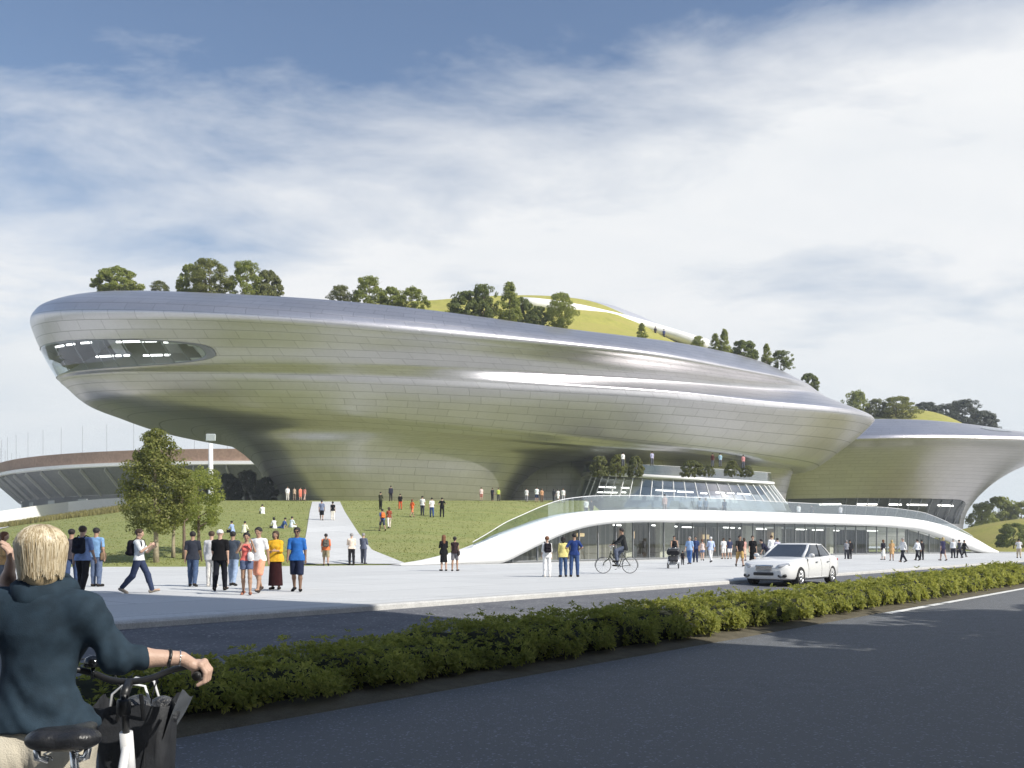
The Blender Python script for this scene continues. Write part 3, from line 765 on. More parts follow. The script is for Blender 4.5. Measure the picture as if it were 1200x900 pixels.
part(MB().grid(np.stack([inner(IX, 11, .01), inner(IX, 11, 1.5), inner(IX, 11, 3.1)], 1)).build('back_wall', stripes('timber_panels', (.20, .165, .12), (.42, .36, .27), 1.1)), ent)
for px, w_ in ((818, 2.2), (913, 2.0), (945, .8), (1003, .9), (776, 1.0)):
    p = inner(np.array([px - 1, px, px + 1.0]), 3.2, 1.55)[1]
    part(MB().box(p, (w_, .5, 3.06), .78, bev=.03).build('pier', M('pale_stone', (.55, .5, .4), .8)), ent)
p = inner(np.array([817, 818, 819.0]), 2.9, 1.6)[1]
R78 = np.array([[math.cos(.78), -math.sin(.78), 0], [math.sin(.78), math.cos(.78), 0], [0, 0, 1]])
sc = MB(); V = []; nx_ = 11
for j in range(nx_):
    for i in range(nx_): V.append(R78 @ np.array([-.85 + 1.7 * i / (nx_ - 1), 0, -.8 + 1.9 * j / (nx_ - 1)]) + p)
sc.add(V, [(j * nx_ + i, j * nx_ + i + 1, (j + 1) * nx_ + i + 1, (j + 1) * nx_ + i) for j in range(nx_ - 1) for i in range(nx_ - 1) if not (i % 2 and j % 2)])
part(sc.build('perforated_screen', M('pale_stone', (.55, .5, .4), .8)), ent)
for px, off, z, w_, h_ in ((706, 1.9, 1.9, .8, .25), (800, 10.5, 1.9, 2.4, 1.0), (1004, 10.5, 2.2, 1.5, .8), (855, 10.6, 2.1, 2.0, .7), (935, 10.6, 2.0, 1.2, .5)):
    p = inner(np.array([px - 1, px, px + 1.0]), off, z)[1]
    part(MB().box(p, (w_, .12, h_), .78, bev=.03).build('lit_panel', M('warm_panel', (1, .70, .36), .5, 0, 0, 1, emit=.55)), ent)
for k, px in enumerate(np.arange(752, 1090, 26)):
    q = inner(np.array([px, px + 6.0, px + 12]), 5.5 + (k % 3), 2.9)
    part(MB().tube(q, .06, 5).build('lamp_strip', m_lamp), ent)
for px in (872, 985, 1040, 802):
    p = inner(np.array([px - 1, px, px + 1.0]), 6, .55)[1]
    part(MB().box(p, (3.0, .8, 1.1), .78, bev=.05).build('counter', M('counter_white', (.6, .59, .56), .5)), ent)
for nm, px_, of_ in (('ramp_wall', np.arange(604, 745, 5.0), 2.0), ('ramp_wall', np.arange(1078, 1150, 5.0), 2.0)):
    b_ = arch_pts(px_, LOY, of_); t_ = b_.copy(); b_[:, 2] = .01; t_[:, 2] = np.clip(t_[:, 2] + .12, .03, 3.2)
    part(MB().grid(np.stack([b_, t_], 1)).build(nm, stripes('ramp_panels', (.16, .14, .11), (.30, .265, .21), .9)), ent)
e0, e1 = arch_pts(np.array([741, 744, 747.0]), LOY, 2.0)[1], inner(np.array([783, 784, 785.0]), 11, 0)[1]
part(MB().grid(np.array([[(*q[:2], z) for z in (.01, 3.1)] for q in (e0, e1)])).build('end_wall', stripes('ramp_panels2', (.2, .17, .13), (.36, .31, .24), .9)), ent)
# balustrade on the arch
BX = np.concatenate([np.arange(560, 720, 6.0), np.arange(720, 1050, 12.0), np.arange(1050, 1146, 5.0)])
bb = arch_pts(BX, UPY, .55); bb[:, 2] = np.maximum(bb[:, 2], .1)
hb = np.interp(BX, [560, 600, 660, 1090, 1145], [.35, .75, 1.08, 1.1, .4])
bt = bb.copy(); bt[:, 2] += hb
br = MB().grid(np.stack([bb, bt], 1)).build('balustrade', m_rail); part(br, ent)
hr = MB().tube(bt, .025, 5).build('handrail', m_whitem); part(hr, ent)

# conical glass restaurant on the terrace
LVP = [((668, 598), (928, 600), 14.0, 12.6, 0, .5), ((673, 584), (922, 590), 13.7, 12.6, -.4, .5), ((682, 561), (906, 569), 12.7, 12.2, -1.15, .5)]
HP = Hull(LVP, np.array([0.0, 128.5]), AE, 4, 160)
LVS = [((681, 560), (907, 568), 12.9, 12.4, -1.15, .5), ((680.5, 558.5), (908, 567.2), 13.15, 12.5, -1.15, .5), ((681, 555.8), (907, 564.8), 12.95, 12.3, -1.15, .5), ((700, 555.8), (890, 564.5), 11.0, 10.4, -1.0, .5)]
HS = Hull(LVS, np.array([0.0, 128.5]), AE, 4, 160)
rp = empty('glass_restaurant', (27, 116, 4))
tag(rp, 'oval glazed restaurant with leaning panes and white roof edge on the terrace', 'pavilion')
part(link('glazing', HP.mesh('glazing', glass_mat('pale_glass', (.84, .9, .92), .72))), rp)
part(link('roof_slab', HS.mesh('roof_slab', m_white)), rp)
rr_ = np.array([HS.at(a, 2.0, 0) for a in np.linspace(0, 2 * math.pi, 120, endpoint=False)]); cen = rr_.mean(0)
rr_[:, :2] = cen[:2] + (rr_[:, :2] - cen[:2]) * .985; top = rr_ + [0, 0, 1.35]; top[:, :2] = cen[:2] + (top[:, :2] - cen[:2]) * .985
part(MB().grid(np.stack([rr_, top]), closed_v=True).build('balustrade', m_rail, smooth=True), rp)
part(MB().tube(np.concatenate([top, top[:1]]), .03, 4).build('handrail', m_whitem), rp)
for a in np.linspace(math.pi * 1.03, math.pi * 1.99, 30):
    i = MB().tube([HP.at(a, .9, .05), HP.at(a, 2.0, .05)], .07, 5)
    part(i.build('mullion', m_whitem), rp)
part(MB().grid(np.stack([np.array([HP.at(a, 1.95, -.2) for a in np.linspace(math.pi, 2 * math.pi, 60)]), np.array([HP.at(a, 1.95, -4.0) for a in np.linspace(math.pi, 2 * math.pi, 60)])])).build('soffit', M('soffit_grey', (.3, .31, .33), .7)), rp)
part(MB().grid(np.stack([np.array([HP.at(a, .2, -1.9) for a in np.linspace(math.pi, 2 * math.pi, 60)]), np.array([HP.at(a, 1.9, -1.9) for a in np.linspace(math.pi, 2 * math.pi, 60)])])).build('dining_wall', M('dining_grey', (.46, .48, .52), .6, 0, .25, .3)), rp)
for px0, px1, v, dp in ((697, 718, 1.62, .8), (725, 735, 1.62, .8), (696, 720, 1.36, .8), (726, 731, 1.38, .8), (768, 793, 1.6, 1.0), (795, 815, 1.58, 1.0), (824, 832, 1.55, 1.0), (842, 852, 1.6, .8), (856, 864, 1.6, .8), (868, 884, 1.6, .8)):
    a, b = px_a(HP, px0, v), px_a(HP, px1, v)
    part(MB().tube([HP.at(q, v, -dp) for q in np.linspace(a, b, 5)], .10, 5).build('lamp_strip', m_lamp), rp)
for px0, px1 in ((690, 700), (706, 718), (722, 734), (740, 752), (757, 766), (772, 784), (790, 802), (812, 822), (830, 841), (846, 856), (858, 866)):
    a, b = px_a(HP, px0, 1.1), px_a(HP, px1, 1.1)
    part(MB().grid(np.array([[HP.at(q, v, -.5) for v in (.8, 1.0, 1.22)] for q in np.linspace(a, b, 4)])).build('white_blind', m_white), rp)

# ------------------------------------------------------------------ roof: white walk and metal crown
A_ = H1.e; Mn = H1.m
ring = RG[0]; 
def roof_z(x, y):
    i, j = np.unravel_index(int(((RG[..., 0] - x) ** 2 + (RG[..., 1] - y) ** 2).argmin()), RG.shape[:2]); return RG[i, j, 2]
RV = RG.reshape(-1, 3)
def roof_hit(px, py, lift=0.0):
    """world point on the roof lawn seen at this pixel (front side)"""
    best = None
    q = np.array(proj(RV)).T; dd = (q[:, 0] - px) ** 2 + (q[:, 1] - py) ** 2 + 1e6 * ((RV[:, :2] - RC[:2]) @ Mn < -1.5)
    idx = np.argsort(dd)[:24]; w_ = 1 / (dd[idx] + .5); p = (RV[idx] * w_[:, None]).sum(0) / w_.sum(); d = p[1]
    r = W(px, py, d); r[2] += lift; return r
wk = [(610, 357), (625, 357.5), (650, 360), (680, 364.5), (720, 373), (760, 385), (795, 396), (828, 406.5)]
WP = np.array([roof_hit(x, y, .25) for x, y in wk])
for _ in range(2): WP[1:-1] = (WP[:-2] + 2 * WP[1:-1] + WP[2:]) / 4
part(MB().tube(WP, [1.1] * len(WP), 8, flat=.9).build('roof_walk', m_white, smooth=True))
cr = [(600, 351.5), (620, 350), (655, 349.5), (690, 352.5), (720, 359), (750, 370.5), (780, 384), (812, 399.5)]
CP = np.array([W(x, y + .5, 166 + (x - 600) * .03) for x, y in cr])
C2 = CP.copy(); C2[:, 1] += 7; C2[:, 2] -= 2.0; C0 = CP.copy(); C0[:, 1] -= 2.0; C0[:, 2] -= 2.6; CT = CP.copy(); CT[:, 2] += .55; CT[:, 1] += 1.2
part(MB().grid(np.stack([C0, CP, CT, C2], 1)).build('roof_crown', M('crown_metal', (.50, .51, .55), .4, .3, .04, 1), smooth=True))
# ------------------------------------------------------------------ foliage
def leaf_cards(C, N, size, rng, aspect=.55, fold=.25):
    """one folded leaf (2 quads) per centre; N = preferred normal"""
    k = len(C); N = N + rng.normal(0, .55, (k, 3)); N /= np.linalg.norm(N, axis=1)[:, None]
    R = rng.normal(0, 1, (k, 3)); X = np.cross(N, R); X /= np.linalg.norm(X, axis=1)[:, None]; Y = np.cross(N, X)
    s = (size * rng.uniform(.6, 1.25, k))[:, None]
    a = C - X * s * .5; b = C + X * s * .5; c = C + Y * s * aspect * .5 + N * s * fold * .3; d = C - Y * s * aspect * .5 + N * s * fold * .3
    V = np.stack([a, c, b, d], 1).reshape(-1, 3); Fq = np.arange(4 * k).reshape(-1, 4)
    return V, Fq
def crown_pts(rng, nclump, per, shape, clump_r, inner=.35):
    """shape(u) -> half width at height fraction u; crown unit height; clumps sit through the volume, mostly near the surface"""
    C = []; N = []
    for i in range(nclump):
        u = rng.uniform(.02, .98) ; r = shape(u) * (inner + (1 - inner) * rng.uniform(0, 1) ** .45) * rng.uniform(.82, 1.12); a = rng.uniform(0, 2 * math.pi)
        c = np.array([r * math.cos(a), r * math.sin(a), u]); cr = clump_r * rng.uniform(.6, 1.35)
        n_ = int(per * 1.7 * rng.uniform(.6, 1.3) * (cr / clump_r) ** 2); q = rng.normal(0, 1, (n_, 3)); q /= np.linalg.norm(q, axis=1)[:, None]
        q *= (rng.uniform(.35, 1, n_) ** .5)[:, None]; q[:, 2] *= .75
        C.append(c + q * cr); nn = q * 1.0 + np.array([math.cos(a) * .4, math.sin(a) * .4, .5]); N.append(nn)
    return np.concatenate(C), np.concatenate(N)
def shape_oval(u): return .48 * math.sin(math.pi * (u * .92 + .05)) ** .6
def shape_cone(u): return .40 * (1 - u) ** .75 * min(1, u * 6 + .35) + .02
def shape_bush(u): return .75 * (1 - u ** 2.2) ** .5 * min(1, u * 4 + .6)
def shape_tall(u): return .31 * math.sin(math.pi * min(1, (u * .88 + .10))) ** .7 * (1.18 - .45 * u)
m_bark = M('bark', (.16, .12, .085), .9, 0, .3, 6, .8, 30)
m_bark2 = M('pale_bark', (.34, .29, .2), .9, 0, .3, 6, .8, 30)
L_dark = leaf_mat('leaf_dark', (.09, .12, .036), (.155, .19, .058), (.24, .27, .08), .5)
L_mid = leaf_mat('leaf_mid', (.13, .17, .045), (.23, .27, .07), (.36, .38, .11), .55)
L_lite = leaf_mat('leaf_light', (.075, .095, .025), (.14, .155, .045), (.22, .225, .075), .35)
L_hazegrey = leaf_mat('leaf_haze_greygreen', (.06, .075, .06), (.09, .105, .08), (.125, .14, .105), .35)  # haze of the far wing trees put into the leaf colour
L_sun = leaf_mat('leaf_yellowgreen', (.085, .11, .025), (.165, .185, .045), (.28, .28, .085), .45)
def tree(name, label, loc, H, Wd, shp, leafm, seed, nclump=60, per=45, trunk=.2, leaf=.05, bark=None, group=None, cat='tree', clump_r=.11, inner=.35):
    """trunk with limbs and a crown of leaf clumps; H total height, Wd crown width, trunk = bare fraction"""
    rng = np.random.default_rng(seed); root = empty(name, loc); tag(root, label, cat, group)
    ch = H * (1 - trunk); wm = 2 * max(shp(u) for u in np.linspace(0, 1, 20)); sx = Wd / wm
    C, N = crown_pts(rng, nclump, per, shp, clump_r, inner)
    # lopsided outline
    ang = np.arctan2(C[:, 1], C[:, 0]); k1, k2 = rng.uniform(0, 6.28, 2)
    f = 1 + .10 * np.sin(2 * ang + k1 + C[:, 2] * 3) + .08 * np.sin(3 * ang + k2 - C[:, 2] * 5)
    C[:, 0] *= sx * f; C[:, 1] *= sx * f; C[:, 2] = C[:, 2] * ch + H * trunk
    V, Fq = leaf_cards(C, N, leaf * 1.35 * max(ch, Wd), rng, .7)
    link('crown', np_mesh('crown', V, Fq, leafm, smooth=False), root)
    mb = MB(); r0 = .018 * H + .02; lean = rng.normal(0, .02 * H, 2)
    pts = [np.array([lean[0] * k * k, lean[1] * k * k, H * .9 * k - .15 * (k == 0)]) for k in np.linspace(0, 1, 8)]
    mb.tube(pts, [r0 * (1.25 if k == 0 else 1 - .85 * k) for k in np.linspace(0, 1, 8)], 7)
    for i in range(7):
        k = rng.uniform(max(.12, trunk * .8), .8); a = rng.uniform(0, 6.28); p = np.array([lean[0] * k * k, lean[1] * k * k, H * .9 * k])
        ln = Wd * .36 * rng.uniform(.6, 1); q = p + np.array([math.cos(a) * ln, math.sin(a) * ln, ln * .75]); md = (p + q) / 2 + [0, 0, -.08 * ln]
        mb.tube([p, md, q], [r0 * .45, r0 * .28, r0 * .08], 5)
    mb.build('trunk', bark or m_bark, root, smooth=True)
    return root
def copy_tree(o, label, loc, sc, rz, group=None, mat=None):
    r = o.copy(); COL.objects.link(r); r.location = tuple(float(v) for v in loc); r.scale = sc; r.rotation_euler = (0, 0, rz); r['label'] = label
    if group: r['group'] = group
    for c in o.children:
        d = c.copy(); COL.objects.link(d); d.parent = r
        if mat and c.name.startswith('crown'): d.data = variant(c.data, mat)
    return r
_var = {}
def variant(me, m):
    k = (me.name, m.name)
    if k not in _var: c = me.copy(); c.materials[0] = m; _var[k] = c
    return _var[k]

# lawn trees on the left
pb = hit(183, 659)
tree('lawn_tree', 'tall bright green young tree on the left lawn by the plaza edge', pb, 155 / F * pb[1], 74 / F * pb[1], shape_tall, L_sun, 11, 190, 60, .24, .019, m_bark2, 'trees on the left lawn', clump_r=.075, inner=.3)
pb = hit(233, 650)
tree('lawn_tree', 'olive green tree half hidden behind the tall bright lawn tree', pb, 102 / F * pb[1], 62 / F * pb[1], shape_oval, L_mid, 12, 90, 60, .3, .026, m_bark, 'trees on the left lawn', clump_r=.11)
pb = hit(203, 653)
tree('lawn_tree', 'slim sapling with a pale stem and few leaves behind the tall lawn tree', pb, 105 / F * pb[1], 30 / F * pb[1], shape_oval, L_lite, 13, 26, 40, .45, .03, m_bark2, 'trees on the left lawn')
pb = hit(216, 655)
tree('lawn_tree', 'dark thin stemmed tree between the two larger lawn trees', pb, 110 / F * pb[1], 48 / F * pb[1], shape_oval, L_mid, 14, 50, 50, .42, .026, m_bark, 'trees on the left lawn')
# tree kinds for the roof, built once and copied
def at_roof(px, py, d): return W(px, py, d)
protos = {}
def plant(kind, px, yb, yt, wpx, d, label, cat_group, mat=None, seed=0):
    """kind: bush / cone / round; base pixel (px,yb) at depth d, crown top yt, width in pixels"""
    loc = W(px, yb, d); H = (yb - yt) / F * d; Wd = wpx / F * d
    if kind not in protos:
        shp = {'bush': shape_bush, 'cone': shape_cone, 'round': shape_oval, 'bush2': shape_bush}[kind]
        o = tree('roof_tree', label, loc, 1.0 * H, Wd, shp, mat or L_mid, 30 + len(protos), {'bush': 150, 'bush2': 120, 'cone': 95, 'round': 120}[kind], 48, {'bush': .04, 'bush2': .06, 'cone': .08, 'round': .14}[kind], .030, None, cat_group, clump_r=.10)
        protos[kind] = (o, H, Wd); return o
    o, H0, W0 = protos[kind]
    return copy_tree(o, label, loc, (Wd / W0, Wd / W0, H / H0), seed * 1.7 + .3, cat_group, mat)
G1 = 'trees on the museum roof'
for k, (kind, px, yb, yt, w, d, m, lab) in enumerate([
    ('bush', 138, 350, 315, 58, 122, L_mid, 'broad dark bushy tree at the left end of the museum roof'),
    ('round', 188, 350, 330, 20, 122, L_lite, 'tiny pale shrub alone between the two left clumps on the roof'),
    ('bush', 226, 352, 312, 40, 121, L_mid, 'dark bushy tree on the left side of the roof clump above the ribbon window'),
    ('round', 246, 353, 305, 44, 118, L_sun, 'bright yellow green rounded tree in the middle of the left roof clump'),
    ('bush2', 288, 354, 307, 48, 120, L_mid, 'large dark bushy tree right of the bright rounded roof tree'),
    ('bush', 315, 355, 318, 34, 121, L_lite, 'olive bushy tree ending the left roof clump on its right'),
    ('round', 399, 361, 335, 26, 118, L_lite, 'small pale green tree leading the second roof clump'),
    ('bush2', 432, 365, 325, 46, 118, L_mid, 'tall rounded green tree in the second roof clump'),
    ('bush', 458, 366, 337, 30, 119, L_mid, 'low leafy shrub right of the tall tree in the second roof clump'),
    ('bush2', 483, 368, 338, 42, 119, L_mid, 'two lobed green bush ending the second roof clump'),
    ('bush', 546, 377, 343, 44, 122, L_dark, 'very dark spreading bush left in the third roof clump'),
    ('bush2', 566, 380, 334, 40, 122, L_dark, 'tall dark bushy tree in the third roof clump'),
    ('cone', 597, 382, 331, 27, 122, L_mid, 'narrow pointed tree standing up from the third roof clump'),
    ('bush', 612, 384, 350, 30, 125, L_dark, 'dark bush just right of the narrow pointed roof tree'),
    ('bush', 630, 387, 360, 28, 124, L_dark, 'low dark shrub left of the big oval roof tree'),
    ('round', 656, 390, 345, 36, 124, L_mid, 'big oval tree at the foot of the yellow roof hill'),
    ('cone', 752, 401, 379, 13, 132, L_mid, 'single small pointed tree alone on the yellow roof hill'),
    ('round', 818, 412, 394, 14, 137, L_mid, 'small round tree at the right foot of the roof hill'),
    ('cone', 838, 415, 391, 14, 138, L_mid, 'shorter of the two slim trees beside the roof hill'),
    ('cone', 849, 417, 386, 17, 138, L_mid, 'taller of the two slim trees beside the roof hill'),
    ('bush', 872, 424, 400, 38, 142, L_dark, 'wide dark bush right of the two slim roof trees'),
    ('cone', 898, 427, 403, 14, 145, L_mid, 'slim tree between two dark bushes on the right of the main roof'),
    ('bush2', 915, 434, 411, 30, 147, L_dark, 'dark bush at the right shoulder of the main roof'),
    ('bush', 948, 462, 438, 24, 152, L_dark, 'low dark shrub peeping over the sloping right shoulder of the hull'),
    ('bush2', 1003, 499, 459, 34, 192, L_mid, 'round green tree where the main hull overlaps the far wing'),
    ('round', 1028, 499, 468, 24, 192, L_lite, 'thin yellowish tree second on the far wing roof'),
    ('round', 1050, 500, 466, 44, 190, L_sun, 'bright yellow green tree on the far wing roof'),
    ('bush', 1086, 498, 472, 36, 205, L_hazegrey, 'grey green bush behind the lawn strip of the far wing roof'),
    ('bush2', 1108, 501, 474, 40, 210, L_hazegrey, 'hazy grey green tree in the middle of the far wing clump'),
    ('bush2', 1130, 505, 469, 50, 210, L_hazegrey, 'tallest hazy tree of the clump on the far wing roof'),
    ('bush', 1152, 509, 482, 34, 210, L_hazegrey, 'hazy bush at the right end of the far wing clump'),
]): plant(kind, px, yb, yt, w, d, lab, G1, m, k)
G2 = 'trees beyond the right lawn'
for k, (kind, px, yb, yt, w, d, m, lab) in enumerate([
    ('bush2', 1150, 622, 590, 34, 200, L_mid, 'rounded dark green tree just right of the wing foot'),
    ('bush', 1170, 622, 583, 44, 205, L_mid, 'tallest green tree beyond the right lawn bank'),
    ('bush2', 1198, 626, 589, 46, 202, L_mid, 'wide tree beyond the right lawn bank at the picture edge'),
    ('bush', 1225, 628, 592, 46, 200, L_mid, 'leafy tree beyond the right lawn bank cut by the picture edge'),
    ('bush', 1188, 642, 614, 44, 125, L_dark, 'dark round bush in front of the right lawn bank'),
]): plant(kind, px, yb, yt, w, d, lab, G2, m, k + 3)
G3 = 'dark trees behind the lawn crest'
for k, (kind, px, yb, yt, w, d, m, lab) in enumerate([
    ('bush', 268, 592, 556, 32, 128, L_hazegrey, 'dark tree left in the row behind the crest under the hull'),
    ('bush2', 290, 592, 552, 34, 130, L_hazegrey, 'tallest dark tree behind the crest under the hull'),
    ('bush', 312, 592, 560, 30, 127, L_hazegrey, 'dark shrub next to the foot of the hull behind the crest'),
    ('bush2', 246, 592, 570, 24, 132, L_hazegrey, 'small grey green bush beside the white mast'),
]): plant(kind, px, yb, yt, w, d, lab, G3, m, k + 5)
G4 = 'planting on the restaurant roof'
for k, (kind, px, yb, yt, w, d, m, lab) in enumerate([
    ('bush', 703, 559, 535, 26, 114, L_lite, 'leftmost bushy plant on the restaurant roof'),
    ('bush2', 724, 559, 533, 24, 114, L_sun, 'bright green tallest plant on the restaurant roof'),
    ('bush', 745, 559, 535, 22, 114, L_lite, 'dark leafy plant beside the tallest one on the restaurant roof'),
    ('bush', 811, 559, 540, 28, 114, L_lite, 'yellow green shrub in the middle of the restaurant roof'),
    ('bush2', 830, 559, 545, 16, 114, L_lite, 'low shrub right of the middle shrub on the restaurant roof'),
    ('bush2', 858, 559, 540, 22, 114, L_lite, 'pale shrub near the right end of the restaurant roof'),
    ('bush', 875, 559, 546, 16, 114, L_lite, 'small dark shrub at the right end of the restaurant roof'),
]): plant(kind, px, yb, yt, w, d, lab, G4, m, k + 9)

# ------------------------------------------------------------------ the hedge on the median
def hedge():
    rng = np.random.default_rng(21); L_h = leaf_mat('hedge_leaf', (.115, .145, .03), (.25, .28, .065), (.45, .45, .13), .45)
    def top(t, n): 
        b = np.interp(t, [1, 6.5, 12, 20, 27, 40], [.05, .11, .22, .20, .27, .38]) + .07 * np.sin(t * 1.9 + n * 2) * np.sin(t * .83 + 1) + .045 * np.sin(t * 5.3 + n * 4)
        return b
    C = []; N = []; S = []
    t = 1.0; Vb = []; Fb = []
    def scatter(t0, t1, cnt, size):
        tt = rng.uniform(t0, t1, cnt); which = rng.uniform(0, 1, cnt)
        n = np.where(which < .55, rng.uniform(7.42, 8.75, cnt), np.where(which < .86, 7.36 + .12 * np.abs(rng.normal(0, 1, cnt)), 8.8 - .1 * np.abs(rng.normal(0, 1, cnt))))
        zt = top(tt, n) - .35 * np.clip(np.abs((n - 8.08) / .75), 0, 1) ** 3.5
        z = np.where(which < .55, zt - np.abs(rng.normal(0, .05, cnt)), -.28 + (zt + .30) * rng.uniform(0.02, 1, cnt) ** .8)
        bul = .10 * np.sin(tt * 2.7) * np.sin(tt * 1.1 + 2) + .09 * np.sin(tt * 6.1 + z * 5)
        side = np.where(which < .55, 0, np.where(which < .86, -1, 1)); n = n - side * 0 + np.where(side < 0, -bul * .9 - .10 * np.sin((z + .3) / .65 * 3.1), 0)
        # sprigs that stick out
        sp = rng.uniform(0, 1, cnt) < .05; z = np.where(sp & (which < .55), z + rng.uniform(.04, .17, cnt), z)
        nr = np.stack([side * .0 + 0 * tt, side * 1.0, np.where(side == 0, 1.0, .45)], 1)
        xy = tt[:, None] * U2 + n[:, None] * N2
        n3 = np.stack([nr[:, 1] * N2[0], nr[:, 1] * N2[1], nr[:, 2]], 1)
        return np.concatenate([xy, z[:, None]], 1), n3, np.full(cnt, size)
    for t0, t1, dens, size in ((1, 5, 430, .070), (5, 10, 560, .066), (10, 16, 400, .072), (16, 25, 240, .088), (25, 41.5, 105, .13)):
        a, b, c = scatter(t0, t1, int((t1 - t0) * dens), size); C.append(a); N.append(b); S.append(c)
    C, N, S = np.concatenate(C), np.concatenate(N), np.concatenate(S); k = len(C)
    N = N / np.linalg.norm(N, axis=1)[:, None] + rng.normal(0, .35, (k, 3)); N /= np.linalg.norm(N, axis=1)[:, None]
    X = np.cross(N, rng.normal(0, 1, (k, 3))); X /= np.linalg.norm(X, axis=1)[:, None]; Y = np.cross(N, X)
    V = []
    nl = 9
    for j in range(nl):
        a = 2 * math.pi * j / nl + rng.uniform(0, 6.28, k) * .15; el = .25 + .55 * ((j * 7) % nl) / nl
        D = X * np.cos(a)[:, None] + Y * np.sin(a)[:, None]; D = D * math.cos(el) + N * math.sin(el)
        Sd = np.cross(D, N); Sd /= np.linalg.norm(Sd, axis=1)[:, None] + 1e-9
        s = (S * rng.uniform(.7, 1.25, k))[:, None]
        b0 = C + D * s * .08; m1 = C + D * s * .6 + N * s * .06; tip = C + D * s - N * s * .10
        V.append(np.stack([b0, m1 + Sd * s * .17, tip, m1 - Sd * s * .17], 1))
    V = np.stack(V, 1).reshape(-1, 3)
    root = link('hedge', np_mesh('hedge', V, np.arange(len(V)).reshape(-1, 4), L_h, smooth=False))
    tag(root, 'long clipped evergreen hedge on the median strip between the two roads', 'hedge')
    P = []
    for t_ in np.arange(1.2, 41.3, .2):
        row = []
        for n_, f in ((7.52, 0), (7.46, .5), (7.62, .86), (8.08, .93), (8.55, .86), (8.7, .5), (8.66, 0)):
            z_ = -.34 + (top(t_, n_) - .10 + .34) * f; row.append(road(t_, n_ + .04 * math.sin(t_ * 6.1 + f * 3), z_ + (.03 * math.sin(t_ * 4.7 + n_ * 9) if f else 0)))
        P.append(row)
    MB().grid(np.array(P)[:, ::-1]).build('dark_core', M('hedge_inside', (.02, .024, .01), .95, 0, .4, 9), root, smooth=True)  # dark filler shell closing gaps behind the leaves, inner shade in its colour
hedge()
# ------------------------------------------------------------------ people: one continuous body each, clothes as children
SKINS = {'light': (.52, .34, .25), 'tan': (.38, .235, .16), 'brown': (.2, .12, .08)}
def skin_mat(k): return M('skin_' + k, SKINS[k], .55, 0, .06, 12, .1, 80, .35)
m_eye = M('eye_dark', (.03, .025, .02), .2); m_lip = M('lips', (.36, .15, .13), .5)
HAIRC = {'black': (.015, .012, .011), 'brown': (.06, .036, .02), 'grey': (.28, .27, .26), 'blond': (.48, .36, .17), 'auburn': (.17, .07, .03), 'white': (.7, .7, .68)}
def hair_mat(k): return M('hair_' + k, HAIRC[k], .5, 0, .35, 50, .5, 120, .4)
def R3(ax, a):
    c, s = math.cos(a), math.sin(a)
    return np.array([[1, 0, 0], [0, c, -s], [0, s, c]]) if ax == 'x' else np.array([[c, -s, 0], [s, c, 0], [0, 0, 1]])
POSES = {  # legs: (thigh forward, knee bend) left/right; arms: (swing forward, out, elbow, twist-in) left/right
    'stand': dict(legs=((3, 4), (-2, 3)), arms=((3, 9, 14, 10), (-2, 9, 12, 10))),
    'stand2': dict(legs=((-3, 2), (6, 8)), arms=((8, 8, 25, 20), (-4, 10, 10, 5)), wide=.03),
    'walk': dict(legs=((25, 10), (-17, 22)), arms=((-20, 8, 12, 5), (22, 8, 24, 8))),
    'walk2': dict(legs=((-15, 20), (22, 8)), arms=((20, 8, 24, 8), (-20, 8, 10, 5))),
    'stroll': dict(legs=((13, 8), (-10, 14)), arms=((-9, 9, 12, 6), (12, 9, 18, 8))),
    'stroll2': dict(legs=((-9, 13), (12, 7)), arms=((11, 9, 18, 8), (-9, 9, 12, 6))),
    'phone': dict(legs=((26, 10), (-18, 24)), arms=((28, 6, 95, 25), (30, 6, 98, 25))),
    'hold': dict(legs=((4, 5), (-2, 3)), arms=((18, 8, 75, 35), (16, 8, 70, 35))),
    'face': dict(legs=((12, 10), (-8, 12)), arms=((45, 20, 120, 30), (35, 22, 115, 40))),
    'push': dict(legs=((12, 10), (-12, 16)), arms=((35, 8, 40, 8), (35, 8, 40, 8)), lean=8),
    'hips': dict(legs=((2, 3), (-2, 3)), arms=((-22, 32, 85, 70), (-22, 32, 85, 70)), wide=.05),
    'sit': dict(legs=((92, 65), (88, 80)), arms=((38, 12, 40, 20), (34, 12, 50, 20)), sit=True, lean=12),
    'recline': dict(legs=((80, 50), (70, 30)), arms=((-40, 12, 10, 0), (-40, 12, 10, 0)), sit=True, lean=-25),
    'bend': dict(legs=((6, 6), (-4, 6)), arms=((30, 8, 30, 5), (34, 8, 30, 5)), lean=38),
    'ride': dict(legs=((72, 78), (42, 40)), arms=((52, 8, 20, 5), (52, 8, 20, 5)), lean=12, ride=True),
}
